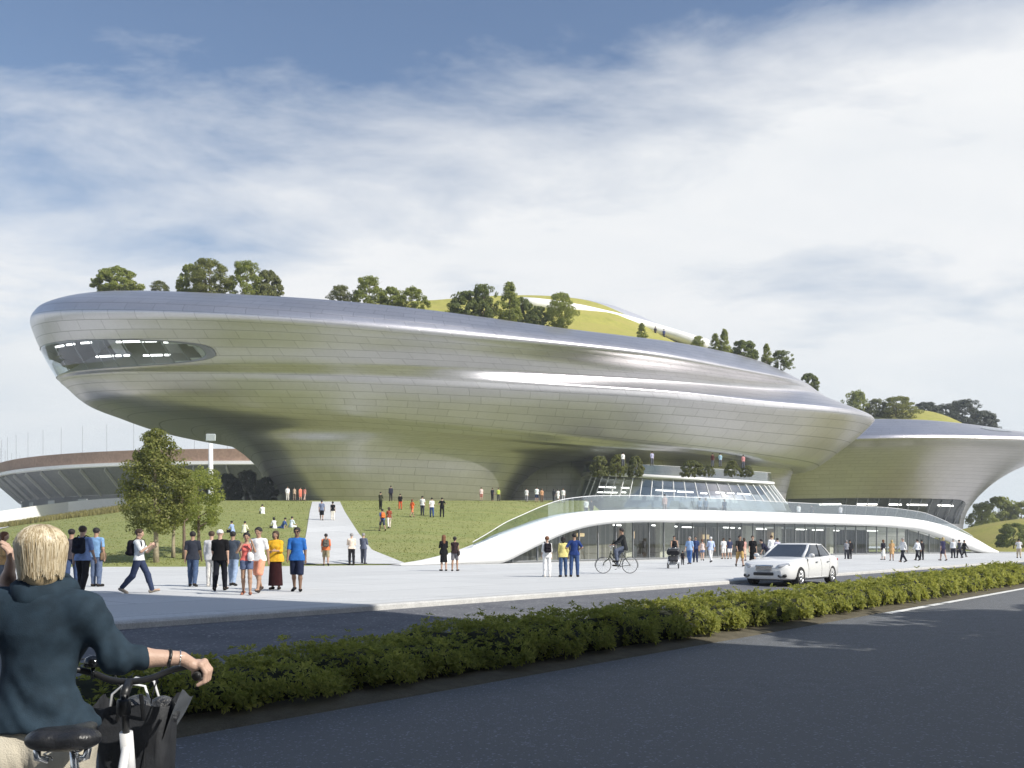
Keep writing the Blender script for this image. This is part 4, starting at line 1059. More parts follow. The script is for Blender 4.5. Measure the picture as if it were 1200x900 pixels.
def skeleton(pose, female=False):
    p = POSES[pose]; J = {}
    sw, hw = (.150, .085) if female else (.168, .088)
    pel = np.array([0, 0, .93]); lean = math.radians(p.get('lean', 0)); RL = R3('x', -lean)
    spine = lambda v: pel + RL @ np.array(v, float)
    J['pel'] = pel; J['waist'] = spine((0, 0, .15)); J['chest'] = spine((0, .005, .36)); J['neck'] = spine((0, -.01, .53)); 
    J['head'] = J['neck'] + R3('x', -lean * .35) @ np.array([0, .025, .150])
    for i, (s, sd) in enumerate((('L', -1), ('R', 1))):
        th, kn = [math.radians(v) for v in p['legs'][i]]; wd = p.get('wide', 0) + (.03 if not p.get('sit') else .05)
        hip = pel + np.array([sd * hw, 0, -.02]); d1 = np.array([sd * wd, math.sin(th), -math.cos(th)]); d1 /= np.linalg.norm(d1)
        d2 = np.array([sd * wd * .3, math.sin(th - kn), -math.cos(th - kn)]); d2 /= np.linalg.norm(d2)
        J['hip' + s] = hip; J['knee' + s] = hip + d1 * .425; J['ank' + s] = J['knee' + s] + d2 * .405
        fa = max(-.9, (th - kn)) * .8; J['toe' + s] = J['ank' + s] + np.array([sd * .03, math.cos(fa) * .17, math.sin(fa) * .17 - .035])
        J['heel' + s] = J['ank' + s] + np.array([0, -.045, -.035])
        sh = spine((sd * sw, 0, .450)); a, o, e, tw = [math.radians(v) for v in p['arms'][i]]
        u = np.array([sd * math.sin(o), math.sin(a) * math.cos(o), -math.cos(a) * math.cos(o)]); 
        f = np.array([-sd * math.sin(tw * 1.0) * math.sin(e) + sd * math.sin(o) * .4, math.sin(a + e), -math.cos(a + e)]); f /= np.linalg.norm(f)
        u = RL @ u; f = RL @ f
        J['sho' + s] = sh; J['elb' + s] = sh + u * (.275 if not female else .26); J['wri' + s] = J['elb' + s] + f * (.245 if not female else .23)
        J['hand' + s] = J['wri' + s] + f * .085; J['fd' + s] = f
    low = min(J['ankL'][2], J['ankR'][2], J['toeL'][2] + .06, J['toeR'][2] + .06) - .085
    if p.get('sit'): low = J['pel'][2] - .13
    if p.get('ride'): low = 0
    for k in J:
        if not k.startswith('fd'): J[k] = J[k] - np.array([0, 0, low])
    return J
def hand_prims(S, J, s, sd, fine):
    w, f = J['wri' + s], J['fd' + s]
    side = np.cross(f, [1, 0, 0]); side /= np.linalg.norm(side) + 1e-9; nrm = np.cross(side, f)
    S.cone(w, w + f * .075, .024, .03, .02)
    if not fine: S.cone(w + f * .07, w + f * .14, .028, .018, .02); return
    for q, ln in ((-.028, .072), (-.009, .082), (.010, .076), (.028, .060)):
        b = w + f * .075 + side * q; m1 = b + f * ln * .55; S.cone(b, m1, .0098, .0092, .006); S.cone(m1, m1 + (f * .8 - nrm * sd * .5) * ln * .5, .0092, .0075, .004)
    b = w + f * .025 - side * .026; S.cone(b, b + f * .035 - side * .028, .012, .010, .01); S.cone(b + f * .035 - side * .028, b + f * .066 - side * .034, .010, .008, .004)
def body_sdf(J, h, female, fat=1.0, fine=False):
    S = SDF(h); Y = ((0, 1, 0), 1.35)
    hp = .96 if female else 1.0
    S.cone(J['hipL'] + [0.02, 0, .03], J['hipR'] + [-.02, 0, .03], .098 * hp * fat, None, .05, Y)
    S.cone(J['pel'] + [0, 0, .05], J['waist'], .112 * fat, (.098 if female else .112) * fat, .06, Y)
    S.cone(J['waist'], J['chest'], (.10 if female else .115) * fat, .125 if female else .142, .06, Y)
    S.cone(J['shoL'] * .72 + J['shoR'] * .28 + [0, 0, -.05], J['shoR'] * .72 + J['shoL'] * .28 + [0, 0, -.04], .066 if not female else .058, None, .05, Y)
    for s in 'LR': S.cone(J['neck'] * .8 + J['sho' + s] * .2 + [0, -.012, -.035], J['sho' + s] + [0, -.008, -.005], .052, .044, .04)
    if female:
        for sd in (-1, 1): S.ball(J['chest'] + [sd * .065, .075, -.03], .052, .06)
    S.cone(J['neck'] + [0, 0, -.05], J['head'] + [0, -.03, -.05], .062 if not female else .05, .052 if not female else .046, .03)
    for s, sd in (('L', -1), ('R', 1)):
        S.cone(J['sho' + s], J['elb' + s], .056 if not female else .045, .040 if not female else .034, .035)
        S.cone(J['elb' + s], J['wri' + s], .041 if not female else .034, .026 if not female else .022, .02)
        hand_prims(S, J, s, sd, fine)
        S.cone(J['hip' + s], J['knee' + s], .088 * hp * fat ** .5, .056, .05)
        d = J['ank' + s] - J['knee' + s]; cm = J['knee' + s] + d * .32 + np.array([0, -.018, 0])
        S.cone(J['knee' + s], cm, .056, .054, .03); S.cone(cm, J['ank' + s], .053, .034, .03)
        S.cone(J['heel' + s], J['toe' + s], .038, .032, .02)
    head_prims(S, J['head'], fine)
    return S
def head_prims(S, c, fine):
    S.cone(c + [0, -.022, .03], c + [0, .012, .03], .086, .080, .03)            # skull
    S.cone(c + [0, .02, -.02], c + [0, .038, -.075], .062, .038, .04)           # face and jaw
    if fine:
        S.cone(c + [0, .085, .0], c + [0, .104, -.03], .010, .015, .012)         # nose
        S.cone(c + [-.03, .078, .018], c + [.03, .078, .018], .016, None, .012)   # brow
        for sd in (-1, 1):
            S.cone(c + [sd * .080, -.008, .012], c + [sd * .078, -.012, -.03], .013, .009, .006)
            S.ball(c + [sd * .036, .064, -.028], .022, .015)
        S.cone(c + [-.018, .086, -.056], c + [.018, .086, -.056], .009, None, .008)
def add_face(V, Fq, mi, c):
    mb = MB(); n0 = len(V)
    for sd in (-1, 1): mb.ell(c + np.array([sd * .031, .083, .001]), (.013, .009, .007), 6, 1)
    mb.ell(c + np.array([0, .0935, -.056]), (.021, .006, .006), 6, 2)
    return mb
# cache of grown surfaces
_gc = {}
def grow(key, fn):
    if key not in _gc: _gc[key] = fn().mesh()
    return _gc[key]
def tone(name, P, Fq, m): return np_mesh(name, P, Fq, m)
def shirt_sdf(J, h, female, fat, sleeve, hem, loose=.012):
    S = SDF(h); Y = ((0, 1, 0), 1.30); hp = .96 if female else 1.0; o = loose
    S.cone(J['hipL'] + [.012, 0, .03], J['hipR'] + [-.012, 0, .03], .112 * hp * fat + o, None, .05, Y)
    if hem < .0: S.cone(J['hipL'] + [.006, 0, -.07], J['hipR'] + [-.006, 0, -.07], .116 * hp * fat + o, None, .05, ((0, 1, 0), 1.06))
    S.cone(J['pel'] + [0, 0, .05], J['waist'], .116 * fat + o, (.102 if female else .118) * fat + o, .06, Y)
    S.cone(J['waist'], J['chest'], (.104 if female else .12) * fat + o, (.127 if female else .145) + o, .06, Y)
    S.cone(J['shoL'] * .72 + J['shoR'] * .28 + [0, 0, -.05], J['shoR'] * .72 + J['shoL'] * .28 + [0, 0, -.04], (.066 if not female else .058) + o * .6, None, .05, Y)
    for s in 'LR':
        if sleeve > 0: S.cone(J['neck'] * .75 + J['sho' + s] * .25 + [0, -.012, -.04], J['sho' + s] + [0, -.008, -.005], .052 + o * .7, .046 + o * .7, .04)
    if female:
        for sd in (-1, 1): S.ball(J['chest'] + [sd * .065, .078, -.03], .055, .06)
    if sleeve > 0:
        for s in 'LR':
            r0 = .053 if not female else .045
            if sleeve <= 1: S.cone(J['sho' + s], lerp(J['sho' + s], J['elb' + s], sleeve), r0 + o * .6, r0 + o * .2, .035)
            else:
                S.cone(J['sho' + s], J['elb' + s], r0 + o * .6, r0 * .82 + o * .4, .035); S.cone(J['elb' + s], lerp(J['elb' + s], J['wri' + s], sleeve - 1), r0 * .82 + o * .3, r0 * .68 + o * .2, .02)
    S.plane(J['pel'] + [0, 0, hem], (0, 0, 1))
    return S
def trouser_sdf(J, h, female, fat, length, waist=.08, loose=.010):
    """length 0..1 thigh, 1..2 shin"""
    S = SDF(h); Y = ((0, 1, 0), 1.28); hp = .96 if female else 1.0
    S.cone(J['hipL'] + [.02, 0, .03], J['hipR'] + [-.02, 0, .03], .102 * hp * fat + loose, None, .04, Y)
    S.cone(J['pel'] + [0, 0, .05], J['pel'] + [0, 0, .14], .115 * fat + loose, None, .05, Y)
    for s in 'LR':
        if length <= 1: S.cone(J['hip' + s], lerp(J['hip' + s], J['knee' + s], length), .092 * hp + loose, .078 + loose * 1.5, .03)
        else:
            S.cone(J['hip' + s], J['knee' + s], .092 * hp + loose, .064 + loose, .03)
            S.cone(J['knee' + s], lerp(J['knee' + s], J['ank' + s], length - 1), .066 + loose, .05 + loose, .03)
            d = J['ank' + s] - J['knee' + s]; S.cone(J['knee' + s] + [0, -.008, 0], J['knee' + s] + d * .4 + np.array([0, -.022, 0]), .062 + loose * .7, .058 + loose * .7, .03)
    S.plane(J['pel'] + [0, 0, waist], (0, 0, -1))
    if length <= 1 and J['kneeL'][2] < J['hipL'][2] - .3:
        zc = min(lerp(J['hipL'], J['kneeL'], length)[2], lerp(J['hipR'], J['kneeR'], length)[2]) - .04; S.plane((0, 0, zc), (0, 0, 1))
    return S
def skirt_sdf(J, h, fat, hemz, flare, waist=.13):
    S = SDF(h); Y = ((0, 1, 0), 1.2); a = J['pel'] + [0, 0, .12]; b = np.array([(J['kneeL'][0] + J['kneeR'][0]) / 2, (J['kneeL'][1] + J['kneeR'][1]) / 2, hemz - .1])
    S.cone(a, J['pel'] - [0, 0, .05], .112 * fat, .145 * fat, .05, Y); S.cone(J['pel'] - [0, 0, .05], b, .145 * fat, .145 * fat + flare, .05, Y)
    S.plane((0, 0, hemz), (0, 0, 1)); S.plane(J['pel'] + [0, 0, waist], (0, 0, -1)); return S
def hair_sdf(c, h, style):
    S = SDF(h)
    S.cone(c + [0, -.026, .036], c + [0, .008, .04], .096, .088, .02)
    if style in ('bob', 'long', 'tied'):
        ln = {'bob': -.10, 'long': -.27, 'tied': -.05}[style]
        S.cone(c + [0, -.045, .02], c + [0, -.065, ln], .09, .075 if style != 'tied' else .05, .03, ((0, 1, 0), 1.25))
        if style != 'tied':
            for sd in (-1, 1): S.cone(c + [sd * .06, -.01, .02], c + [sd * .07, -.02, ln * .75], .04, .03, .03)
        else: S.ball(c + [0, -.115, .05], .04, .02)
    if style == 'cap': S.cone(c + [0, .07, .052], c + [0, .135, .042], .05, .045, .01, ((0, 0, 1), 3.2))
    # cut the face free
    S.minus(c + [0, .085, -.045], c + [0, .12, .0], .062, .064)
    if style in ('short', 'cap'): S.plane(c + [0, .02, -.015], (0, -.42, .9)) if style == 'short' else S.plane(c + [0, 0, .025], (0, -.12, 1))
    return S
def pack_mesh(h=.02):
    S = SDF(h)
    for x in (-.07, .07):
        S.cone((x, -.18, 1.12), (x, -.17, 1.36), .095, .085, .05); 
    S.cone((-.08, -.26, 1.10), (.08, -.26, 1.10), .055, None, .03); S.cone((-.06, -.25, 1.24), (.06, -.25, 1.24), .04, None, .03)
    return S
PEOPLE = []
def person(px, fy, hpx, face, pose, label, top, bottom, hair=('black', 'short'), skin='light', shoes=(40, 38, 36), female=False, fat=1.0, group='people on the plaza',
           loc=None, height=None, detail=None, fixd=None):
    """top = (rgb, sleeve, hem, kind), bottom = (rgb, kind, length)"""
    if loc is None:
        loc = hit(px, fy) if fixd is None else W(px, fy, fixd)
        if fixd is None: loc[2] = gz(loc[0], loc[1])
    d = loc[1]
    if height is None: height = float(np.clip(hpx / F * d, 1.56, 1.9))
    if detail is None: detail = hpx
    h = .0115 if detail > 60 else .016 if detail > 36 else .022 if detail > 22 else .03
    fine = detail > 60
    J = skeleton(pose, female); sc = height / 1.76
    kb = (pose, female, fat, h)
    P, Fq = grow(('body',) + kb, lambda: body_sdf(J, h, female, fat, fine))
    root_z = {'cam': math.pi, 'away': 0, 'L': math.pi / 2, 'R': -math.pi / 2}.get(face, face if not isinstance(face, str) else 0)
    sm_ = skin_mat(skin)
    if fine:
        mb = add_face(P, Fq, None, J['head']); V2 = np.concatenate([P, np.array(mb.v)]); F2 = [tuple(q) for q in Fq] + [tuple(i + len(P) for i in f) for f in mb.f]
        me = np_mesh('person', V2, F2, [sm_, m_eye, m_lip], [0] * len(Fq) + mb.m)
    else: me = np_mesh('person', P, Fq, sm_)
    o = link('person', me, None, loc, root_z); o.scale = (sc, sc, sc); tag(o, label, 'person', group)
    hs = min(h, .011) if fine else h * .8
    if hair[1] != 'none':
        hh = J['head']; P, Fq = grow(('hair', pose, female, hair[1], hs), lambda: hair_sdf(hh, hs, hair[1]))
        link('hat' if hair[1] == 'cap' else 'hair', np_mesh('hair', P, Fq, hair_mat(hair[0])), o)
    if top is not None:
        rgb, sl_, hem = top[:3]; lo_ = top[3] if len(top) > 3 else .017; hem = hem - .05
        P, Fq = grow(('shirt', sl_, hem, lo_) + kb, lambda: shirt_sdf(J, h, female, fat, sl_, hem, lo_)); link('shirt', np_mesh('shirt', P, Fq, cloth(rgb)), o)
    if bottom is not None:
        rgb, kind, ln = bottom
        if kind == 'skirt': P, Fq = grow(('skirt', ln) + kb, lambda: skirt_sdf(J, h, fat, ln, .05)); nm = 'skirt'
        else: P, Fq = grow(('trousers', ln) + kb, lambda: trouser_sdf(J, h, female, fat, ln)); nm = 'shorts' if ln <= 1 else 'trousers'
        link(nm, np_mesh(nm, P, Fq, cloth(rgb)), o)
    if shoes is not None and detail > 13:
        for s in 'LR':
            def f(s=s):
                S = SDF(h * .8); S.cone(J['heel' + s] + [0, 0, .0], J['toe' + s], .046, .04, .02); S.cone(J['ank' + s] - [0, 0, .02], J['heel' + s], .044, .046, .02); S.plane(J['ank' + s] + [0, 0, -.005], (0, 0, -1)); return S
            P, Fq = grow(('shoe', s) + kb, f); link('shoe', np_mesh('shoe', P, Fq, cloth(shoes)), o)
    o_J[o.name] = (J, o, sc, root_z); return o
o_J = {}
def wear(o, kind, rgb, label, cat):
    """a bag carried by a person: its own object, placed on the body"""
    J, po, sc, rz = o_J[o.name]
    if kind == 'backpack':
        P, Fq = grow('pack', lambda: pack_mesh(.016)); dz = J['chest'][2] - 1.29; P = P + np.array([0, J['chest'][1] - .005 - .015, dz])
        b = link('backpack', np_mesh('backpack', P, Fq, cloth(rgb, 'bag_cloth')), None, po.location, rz)
        for s, sd in (('L', -1), ('R', 1)):
            mb = MB(); a = J['chest'] + [sd * .085, -.13, .13]; mb.tube([a, J['chest'] + [sd * .10, -.03, .205], J['chest'] + [sd * .105, .085, .16], J['chest'] + [sd * .115, .118, .02], J['chest'] + [sd * .135, .05, -.12], J['chest'] + [sd * .10, -.10, -.17]], .017, 6, flat=.6); mb.build('strap', cloth(rgb, 'bag_cloth'), b, smooth=True)
    elif kind == 'shoulder':
        s = 'R'; c = J['hipR'] + [.11, .02, -.02]
        mb = MB(); mb.box(c, (.09, .27, .24), bev=.035); b = mb.build('shoulder_bag', cloth(rgb, 'bag_cloth'), None, po.location, rz, smooth=True)
        m2 = MB(); m2.tube([c + [0, -.1, .11], J['shoR'] + [.02, -.05, .04], J['shoR'] + [.0, .03, .05], c + [0, .1, .11]], .011, 5); m2.build('strap', cloth(rgb, 'bag_cloth'), b, smooth=True)
    elif kind == 'chest':
        c = J['chest'] + [-.12, .145, -.22]
        mb = MB(); mb.box(c, (.17, .09, .25), bev=.04); b = mb.build('handbag', cloth(rgb, 'bag_cloth'), None, po.location, rz, smooth=True)
        m2 = MB(); m2.tube([c + [-.05, 0, .11], J['shoL'] + [.0, .05, .06], c + [.05, .0, .11]], .011, 5); m2.build('strap', cloth(rgb, 'bag_cloth'), b, smooth=True)
    b.scale = (sc, sc, sc); tag(b, label, cat); return b
# ------------------------------------------------------------------ who stands where
LS, SS, TANK = 1.95, .62, 0
NAVY, JEAN, BLK, WHT = (30, 36, 58), (62, 78, 110), (22, 22, 25), (226, 228, 230)
a = person(5, 700, 77, 'R', 'hold', 'person in pale grey trousers and tan top cut off by the left picture edge', ((196, 160, 110), LS, -.02), ((120, 124, 130), 'trousers', 1.97), ('auburn', 'bob'), female=True)
a = person(97, 696, 82, -.05, 'stroll', 'man in light blue shirt and dark trousers walking away under a black backpack', ((136, 160, 205), .85, -.02, .02), ((44, 42, 44), 'trousers', 1.98), ('brown', 'short'), 'light', (60, 60, 64))
wear(a, 'backpack', (26, 30, 40), 'black backpack with grey trim on the back of the man in the light blue shirt', 'backpack')
person(84, 690, 72, .1, 'stroll2', 'dark haired person in jeans half hidden by the man in the light blue shirt', ((70, 66, 72), .7, -.02), (JEAN, 'trousers', 1.97), ('black', 'short'), 'tan')
a = person(113, 687, 70, -.1, 'stand', 'person in sky blue top behind the man with the black backpack', ((122, 158, 196), .7, -.02), ((90, 104, 130), 'trousers', 1.97), ('black', 'short'), 'tan')
wear(a, 'shoulder', (110, 92, 74), 'brown shoulder bag on the person in the sky blue top', 'bag')
a = person(163, 695, 79, 'R', 'phone', 'man in white shirt and jeans striding right while looking at his hands', ((226, 230, 234), .8, 0.03), ((52, 62, 88), 'trousers', 1.98), ('brown', 'short'), 'light', (150, 140, 128))
wear(a, 'backpack', (38, 34, 42), 'dark backpack on the man in white shirt striding right', 'backpack')
person(226, 687, 66, .12, 'stroll', 'man in charcoal T-shirt and blue jeans walking away', ((50, 54, 64), .75, -.03, .02), ((70, 88, 118), 'trousers', 1.98), ('black', 'short'), 'tan')
person(248, 687, 66, .0, 'stand', 'person in pale grey outfit partly hidden by the man in black', ((205, 205, 206), LS, -.05, .02), ((206, 204, 200), 'trousers', 1.98), ('brown', 'short'), 'light', (200, 196, 190))
person(258, 692, 73, .1, 'stroll2', 'broad man in black shirt and trousers with a white cap walking away', (BLK, .8, -.03, .022), ((24, 26, 34), 'trousers', 1.98), ('white', 'cap'), 'light', fat=1.12)
person(273, 686, 65, -.05, 'stroll', 'person in dark grey shirt and pale faded jeans walking away', ((62, 70, 82), .9, -.03, .02), ((142, 160, 186), 'trousers', 1.97), ('black', 'short'), 'tan')
a = person(289, 697, 73, math.pi + .2, 'face', 'woman in coral tank top and denim shorts walking towards the viewer', ((238, 120, 112), 0, .06, .008), ((92, 104, 132), 'shorts', .38), ('black', 'tied'), 'tan', (150, 100, 80), True)
wear(a, 'chest', (232, 226, 224), 'small white handbag in front of the woman in the coral tank top', 'handbag')
person(303, 694, 80, math.pi - .15, 'walk', 'tall man in white T-shirt and salmon shorts walking towards the viewer', ((240, 240, 242), .7, -.02, .016), ((226, 156, 128), 'shorts', .93), ('black', 'short'), 'tan', (70, 60, 56))
person(323, 691, 70, math.pi, 'hold', 'woman in mustard yellow blouse and long dark maroon skirt', ((214, 166, 46), 1.35, -.06, .04), ((48, 22, 24), 'skirt', .12), ('brown', 'bob'), 'tan', (30, 24, 24), True, 1.16)
person(348, 693, 77, math.pi + .08, 'stroll', 'man in bright blue T-shirt, navy shorts and sunglasses facing the viewer', ((44, 100, 172), .8, -.04, .018), ((34, 42, 66), 'shorts', .98), ('black', 'short'), 'brown', (28, 28, 30))
J, o, sc_, rz = o_J[o_J and list(o_J)[-1]]
mb = MB(); 
for sd in (-1, 1): mb.ell(J['head'] + np.array([sd * .032, .094, .002]), (.026, .010, .018), 8)
mb.tube([J['head'] + [-.08, .02, .008], J['head'] + [-.055, .09, .008], J['head'] + [.055, .09, .008], J['head'] + [.08, .02, .008]], .006, 5)
mb.build('sunglasses', M('dark_lens', (.01, .01, .012), .1), o, smooth=True)
# middle of the plaza and the path
a = person(382, 663, 42, .2, 'walk', 'person in orange shirt and khaki shorts walking up towards the path', ((222, 120, 74), 1.2, -.02, .02), ((150, 140, 112), 'shorts', .95), ('black', 'short'), 'tan')
wear(a, 'backpack', (86, 84, 78), 'grey backpack on the person in the orange shirt below the path', 'backpack')
person(412, 662, 38, .3, 'hold', 'person in cream shirt and black trousers at the foot of the path', ((222, 206, 190), 1.3, .0), ((30, 30, 34), 'trousers', 1.97), ('grey', 'short'))
person(426, 661, 37, -.3, 'hold', 'person in grey blue jacket and grey trousers at the foot of the path', ((92, 98, 116), LS, -.04), ((82, 86, 100), 'trousers', 1.97), ('grey', 'short'))
GP = 'people on the path and lawn'
person(377, 610, 27, .1, 'stroll', 'man in grey blue shirt and black shorts on the upper path', ((112, 122, 146), .8, -.02), ((26, 26, 30), 'shorts', .95), ('black', 'short'), 'tan', group=GP)
person(390, 610, 23, .1, 'stand', 'person in black top and white trousers on the upper path', (BLK, .6, .0), ((226, 220, 206), 'trousers', 1.95), ('black', 'tied'), 'tan', female=True, group=GP)
def sitter(px, fy, rgb, brgb, face, label, pose='sit', hair=('black', 'short'), **k): person(px, fy, 21, face, pose, label, (rgb, 1.2, -.1), (brgb, 'trousers', 1.9), hair, group='people sitting on the left lawn', height=1.74, **k)
sitter(308, 602, (228, 232, 238), (44, 50, 66), .6, 'person in white shirt sitting alone highest on the left lawn')
sitter(273, 624, (150, 170, 208), (34, 36, 44), 1.2, 'person in pale blue shirt sitting low on the left lawn above the black shirted man')
sitter(286, 624, (240, 236, 206), (40, 42, 48), -.3, 'person in cream top sitting low on the left lawn')
sitter(322, 619, (222, 222, 226), (60, 62, 70), .9, 'person in white top at the left of the seated lawn group', hair=('black', 'bob'), female=True)
sitter(331, 619, (60, 84, 130), (58, 78, 120), 1.4, 'person all in blue lounging in the middle of the seated lawn group', 'recline')
sitter(341, 618, (212, 224, 240), (206, 208, 214), -.6, 'person in pale shirt at the right of the seated lawn group')
GC = 'people along the lawn crest'
for px, fy, hp, face, pose, lab, top, bot, hair, fem in (
    (337, 588, 16, .3, 'stand', 'person in white leftmost in the group by the hull foot', ((230, 230, 232), 1.0, 0), ((200, 196, 190), 'trousers', 1.95), ('brown', 'short'), False),
    (345, 588, 15, -.2, 'stand2', 'person in beige in the middle of the group by the hull foot', ((206, 180, 156), .9, 0), ((120, 106, 96), 'trousers', 1.95), ('black', 'short'), True),
    (352, 588, 15, .8, 'stand', 'person in coral shirt in the group by the hull foot', ((232, 130, 108), .8, 0), ((214, 120, 100), 'shorts', .9), ('brown', 'short'), False),
    (357, 588, 15, -.6, 'stroll', 'person in salmon top rightmost in the group by the hull foot', ((222, 150, 136), .8, 0), ((186, 160, 150), 'trousers', 1.9), ('black', 'bob'), True),
    (446, 597, 21, -.4, 'hold', 'person in dark olive jacket standing high on the right lawn', ((66, 68, 52), LS, -.03), ((40, 42, 38), 'trousers', 1.95), ('black', 'short'), False),
    (458, 592, 18, .4, 'stand', 'person in navy jacket on the right lawn near the hull', ((44, 46, 62), LS, -.03), ((36, 36, 44), 'trousers', 1.95), ('black', 'short'), False),
    (469, 597, 19, .1, 'stand2', 'person in black top and orange trousers on the right lawn', ((28, 26, 28), .9, 0), ((196, 84, 50), 'trousers', 1.95), ('black', 'short'), False),
    (456, 619, 26, .3, 'walk2', 'person in rust top and white trousers climbing the right lawn', ((150, 78, 58), .8, 0), ((226, 216, 206), 'trousers', 1.95), ('brown', 'bob'), True),
    (483, 606, 22, -.7, 'walk', 'person in bright orange outfit walking across the right lawn', ((232, 106, 58), .9, 0), ((214, 130, 92), 'shorts', .9), ('auburn', 'bob'), True),
    (495, 604, 25, -.2, 'stand', 'man in white T-shirt and charcoal trousers on the right lawn', ((238, 240, 242), .75, 0), ((56, 60, 70), 'trousers', 1.97), ('black', 'short'), False),
    (506, 606, 24, .2, 'stroll', 'person in white T-shirt and bright blue jeans on the right lawn', ((238, 238, 240), .75, 0), ((52, 78, 132), 'trousers', 1.97), ('black', 'short'), False),
    (518, 606, 27, .1, 'hips', 'man all in black standing on the right lawn', (BLK, .8, 0), ((24, 24, 28), 'trousers', 1.97), ('black', 'short'), False),
    (564, 590, 15, .2, 'stand', 'person in pale pink top on the crest right of the lawn group', ((226, 206, 200), .8, 0), ((176, 120, 110), 'shorts', .9), ('brown', 'short'), False),
    (577, 590, 13, -.4, 'stand', 'person in dark clothes on the crest beside the lime shirt', ((48, 50, 62), .9, 0), ((40, 40, 46), 'trousers', 1.9), ('black', 'short'), False),
    (584, 590, 14, .3, 'stand2', 'person in lime green shirt on the crest', ((178, 196, 92), .9, 0), ((60, 64, 70), 'trousers', 1.9), ('brown', 'short'), False),
    (617, 591, 15, -.2, 'stand', 'person in long white shirt on the crest by the dark recess', ((236, 236, 236), 1.0, -.1), ((150, 150, 156), 'trousers', 1.9), ('black', 'short'), False),
    (629, 592, 18, .1, 'stand2', 'person in white top and navy shorts on the crest by the dark recess', ((222, 230, 240), .9, -.02), ((40, 54, 84), 'shorts', .95), ('black', 'short'), False),
    (635, 592, 15, .4, 'stand', 'person in tan shirt next to the navy shorts on the crest', ((190, 146, 112), .9, 0), ((110, 90, 76), 'trousers', 1.9), ('brown', 'short'), False),
    (649, 591, 15, -.5, 'stand', 'person in charcoal top by the left end of the terrace', ((54, 56, 64), 1.2, 0), ((90, 92, 100), 'trousers', 1.9), ('black', 'bob'), True),
    (654, 591, 15, .2, 'stroll', 'person in white dress by the left end of the terrace', ((238, 238, 236), .8, -.08), ((236, 236, 234), 'skirt', .5), ('black', 'short'), True),
    (660, 590, 16, .0, 'stand2', 'man in white shirt, rightmost by the left end of the terrace', ((240, 240, 240), 1.2, -.02), ((170, 170, 176), 'trousers', 1.9), ('brown', 'short'), False)):
    dd = None
    if fy <= 592 and px < 600: dd = 104.5
    if px > 600: dd = 104
    if dd: q = W(px, fy, dd); q[2] = gz(q[0], q[1]); person(px, fy, hp, face, pose, lab, top, bot, hair, 'tan' if fem else 'light', female=fem, group=GC, loc=q, height=float(np.clip((hp + 1.5) / F * dd, 1.6, 1.85)))
    else: person(px, fy, hp, face, pose, lab, top, bot, hair, 'tan' if fem else 'light', female=fem, group=GC)
a = person(448, 622, 27, .5, 'walk', 'person in blue shirt and dark shorts climbing the right lawn under an orange pack', ((70, 98, 160), .8, 0), ((60, 66, 82), 'shorts', .95), ('black', 'short'), 'tan', group=GP)
wear(a, 'backpack', (228, 120, 62), 'orange backpack on the person climbing the right lawn', 'backpack')
# in front of the arch
person(520, 669, 43, .35, 'hold', 'woman with long auburn hair in a black coat dress by the foot of the arch', (BLK, LS, -.1, .02), ((26, 25, 28), 'skirt', .42), ('auburn', 'long'), 'light', (30, 28, 28), True)
a = person(533, 669, 41, -.2, 'stand2', 'woman in dark top and grey shorts beside the black coat dress', ((58, 44, 46), .3, .0), ((112, 110, 116), 'shorts', .75), ('black', 'tied'), 'tan', (40, 34, 34), True)
wear(a, 'shoulder', (46, 42, 44), 'dark shoulder bag between the two women at the foot of the arch', 'bag')
a = person(641, 676, 44, .15, 'stand', 'woman in white top and white trousers with a black pack before the arch', ((238, 236, 232), 1.3, -.06), ((232, 232, 234), 'trousers', 1.95), ('auburn', 'short'), 'light', (220, 216, 210), True)
wear(a, 'backpack', (30, 26, 32), 'black backpack on the woman dressed in white before the arch', 'backpack')
person(660, 676, 45, .1, 'stand2', 'woman in pale yellow jacket and blue jeans before the arch', ((212, 202, 132), 1.6, -.04), ((62, 84, 118), 'trousers', 1.97), ('black', 'bob'), 'tan', (30, 28, 30), True)
person(673, 676, 52, -.1, 'hips', 'tall man in navy shirt and blue jeans before the arch', ((40, 62, 118), .85, -.02), ((58, 80, 122), 'trousers', 1.98), ('black', 'short'), 'tan', (24, 24, 28))
GF = 'people in front of the glass hall'
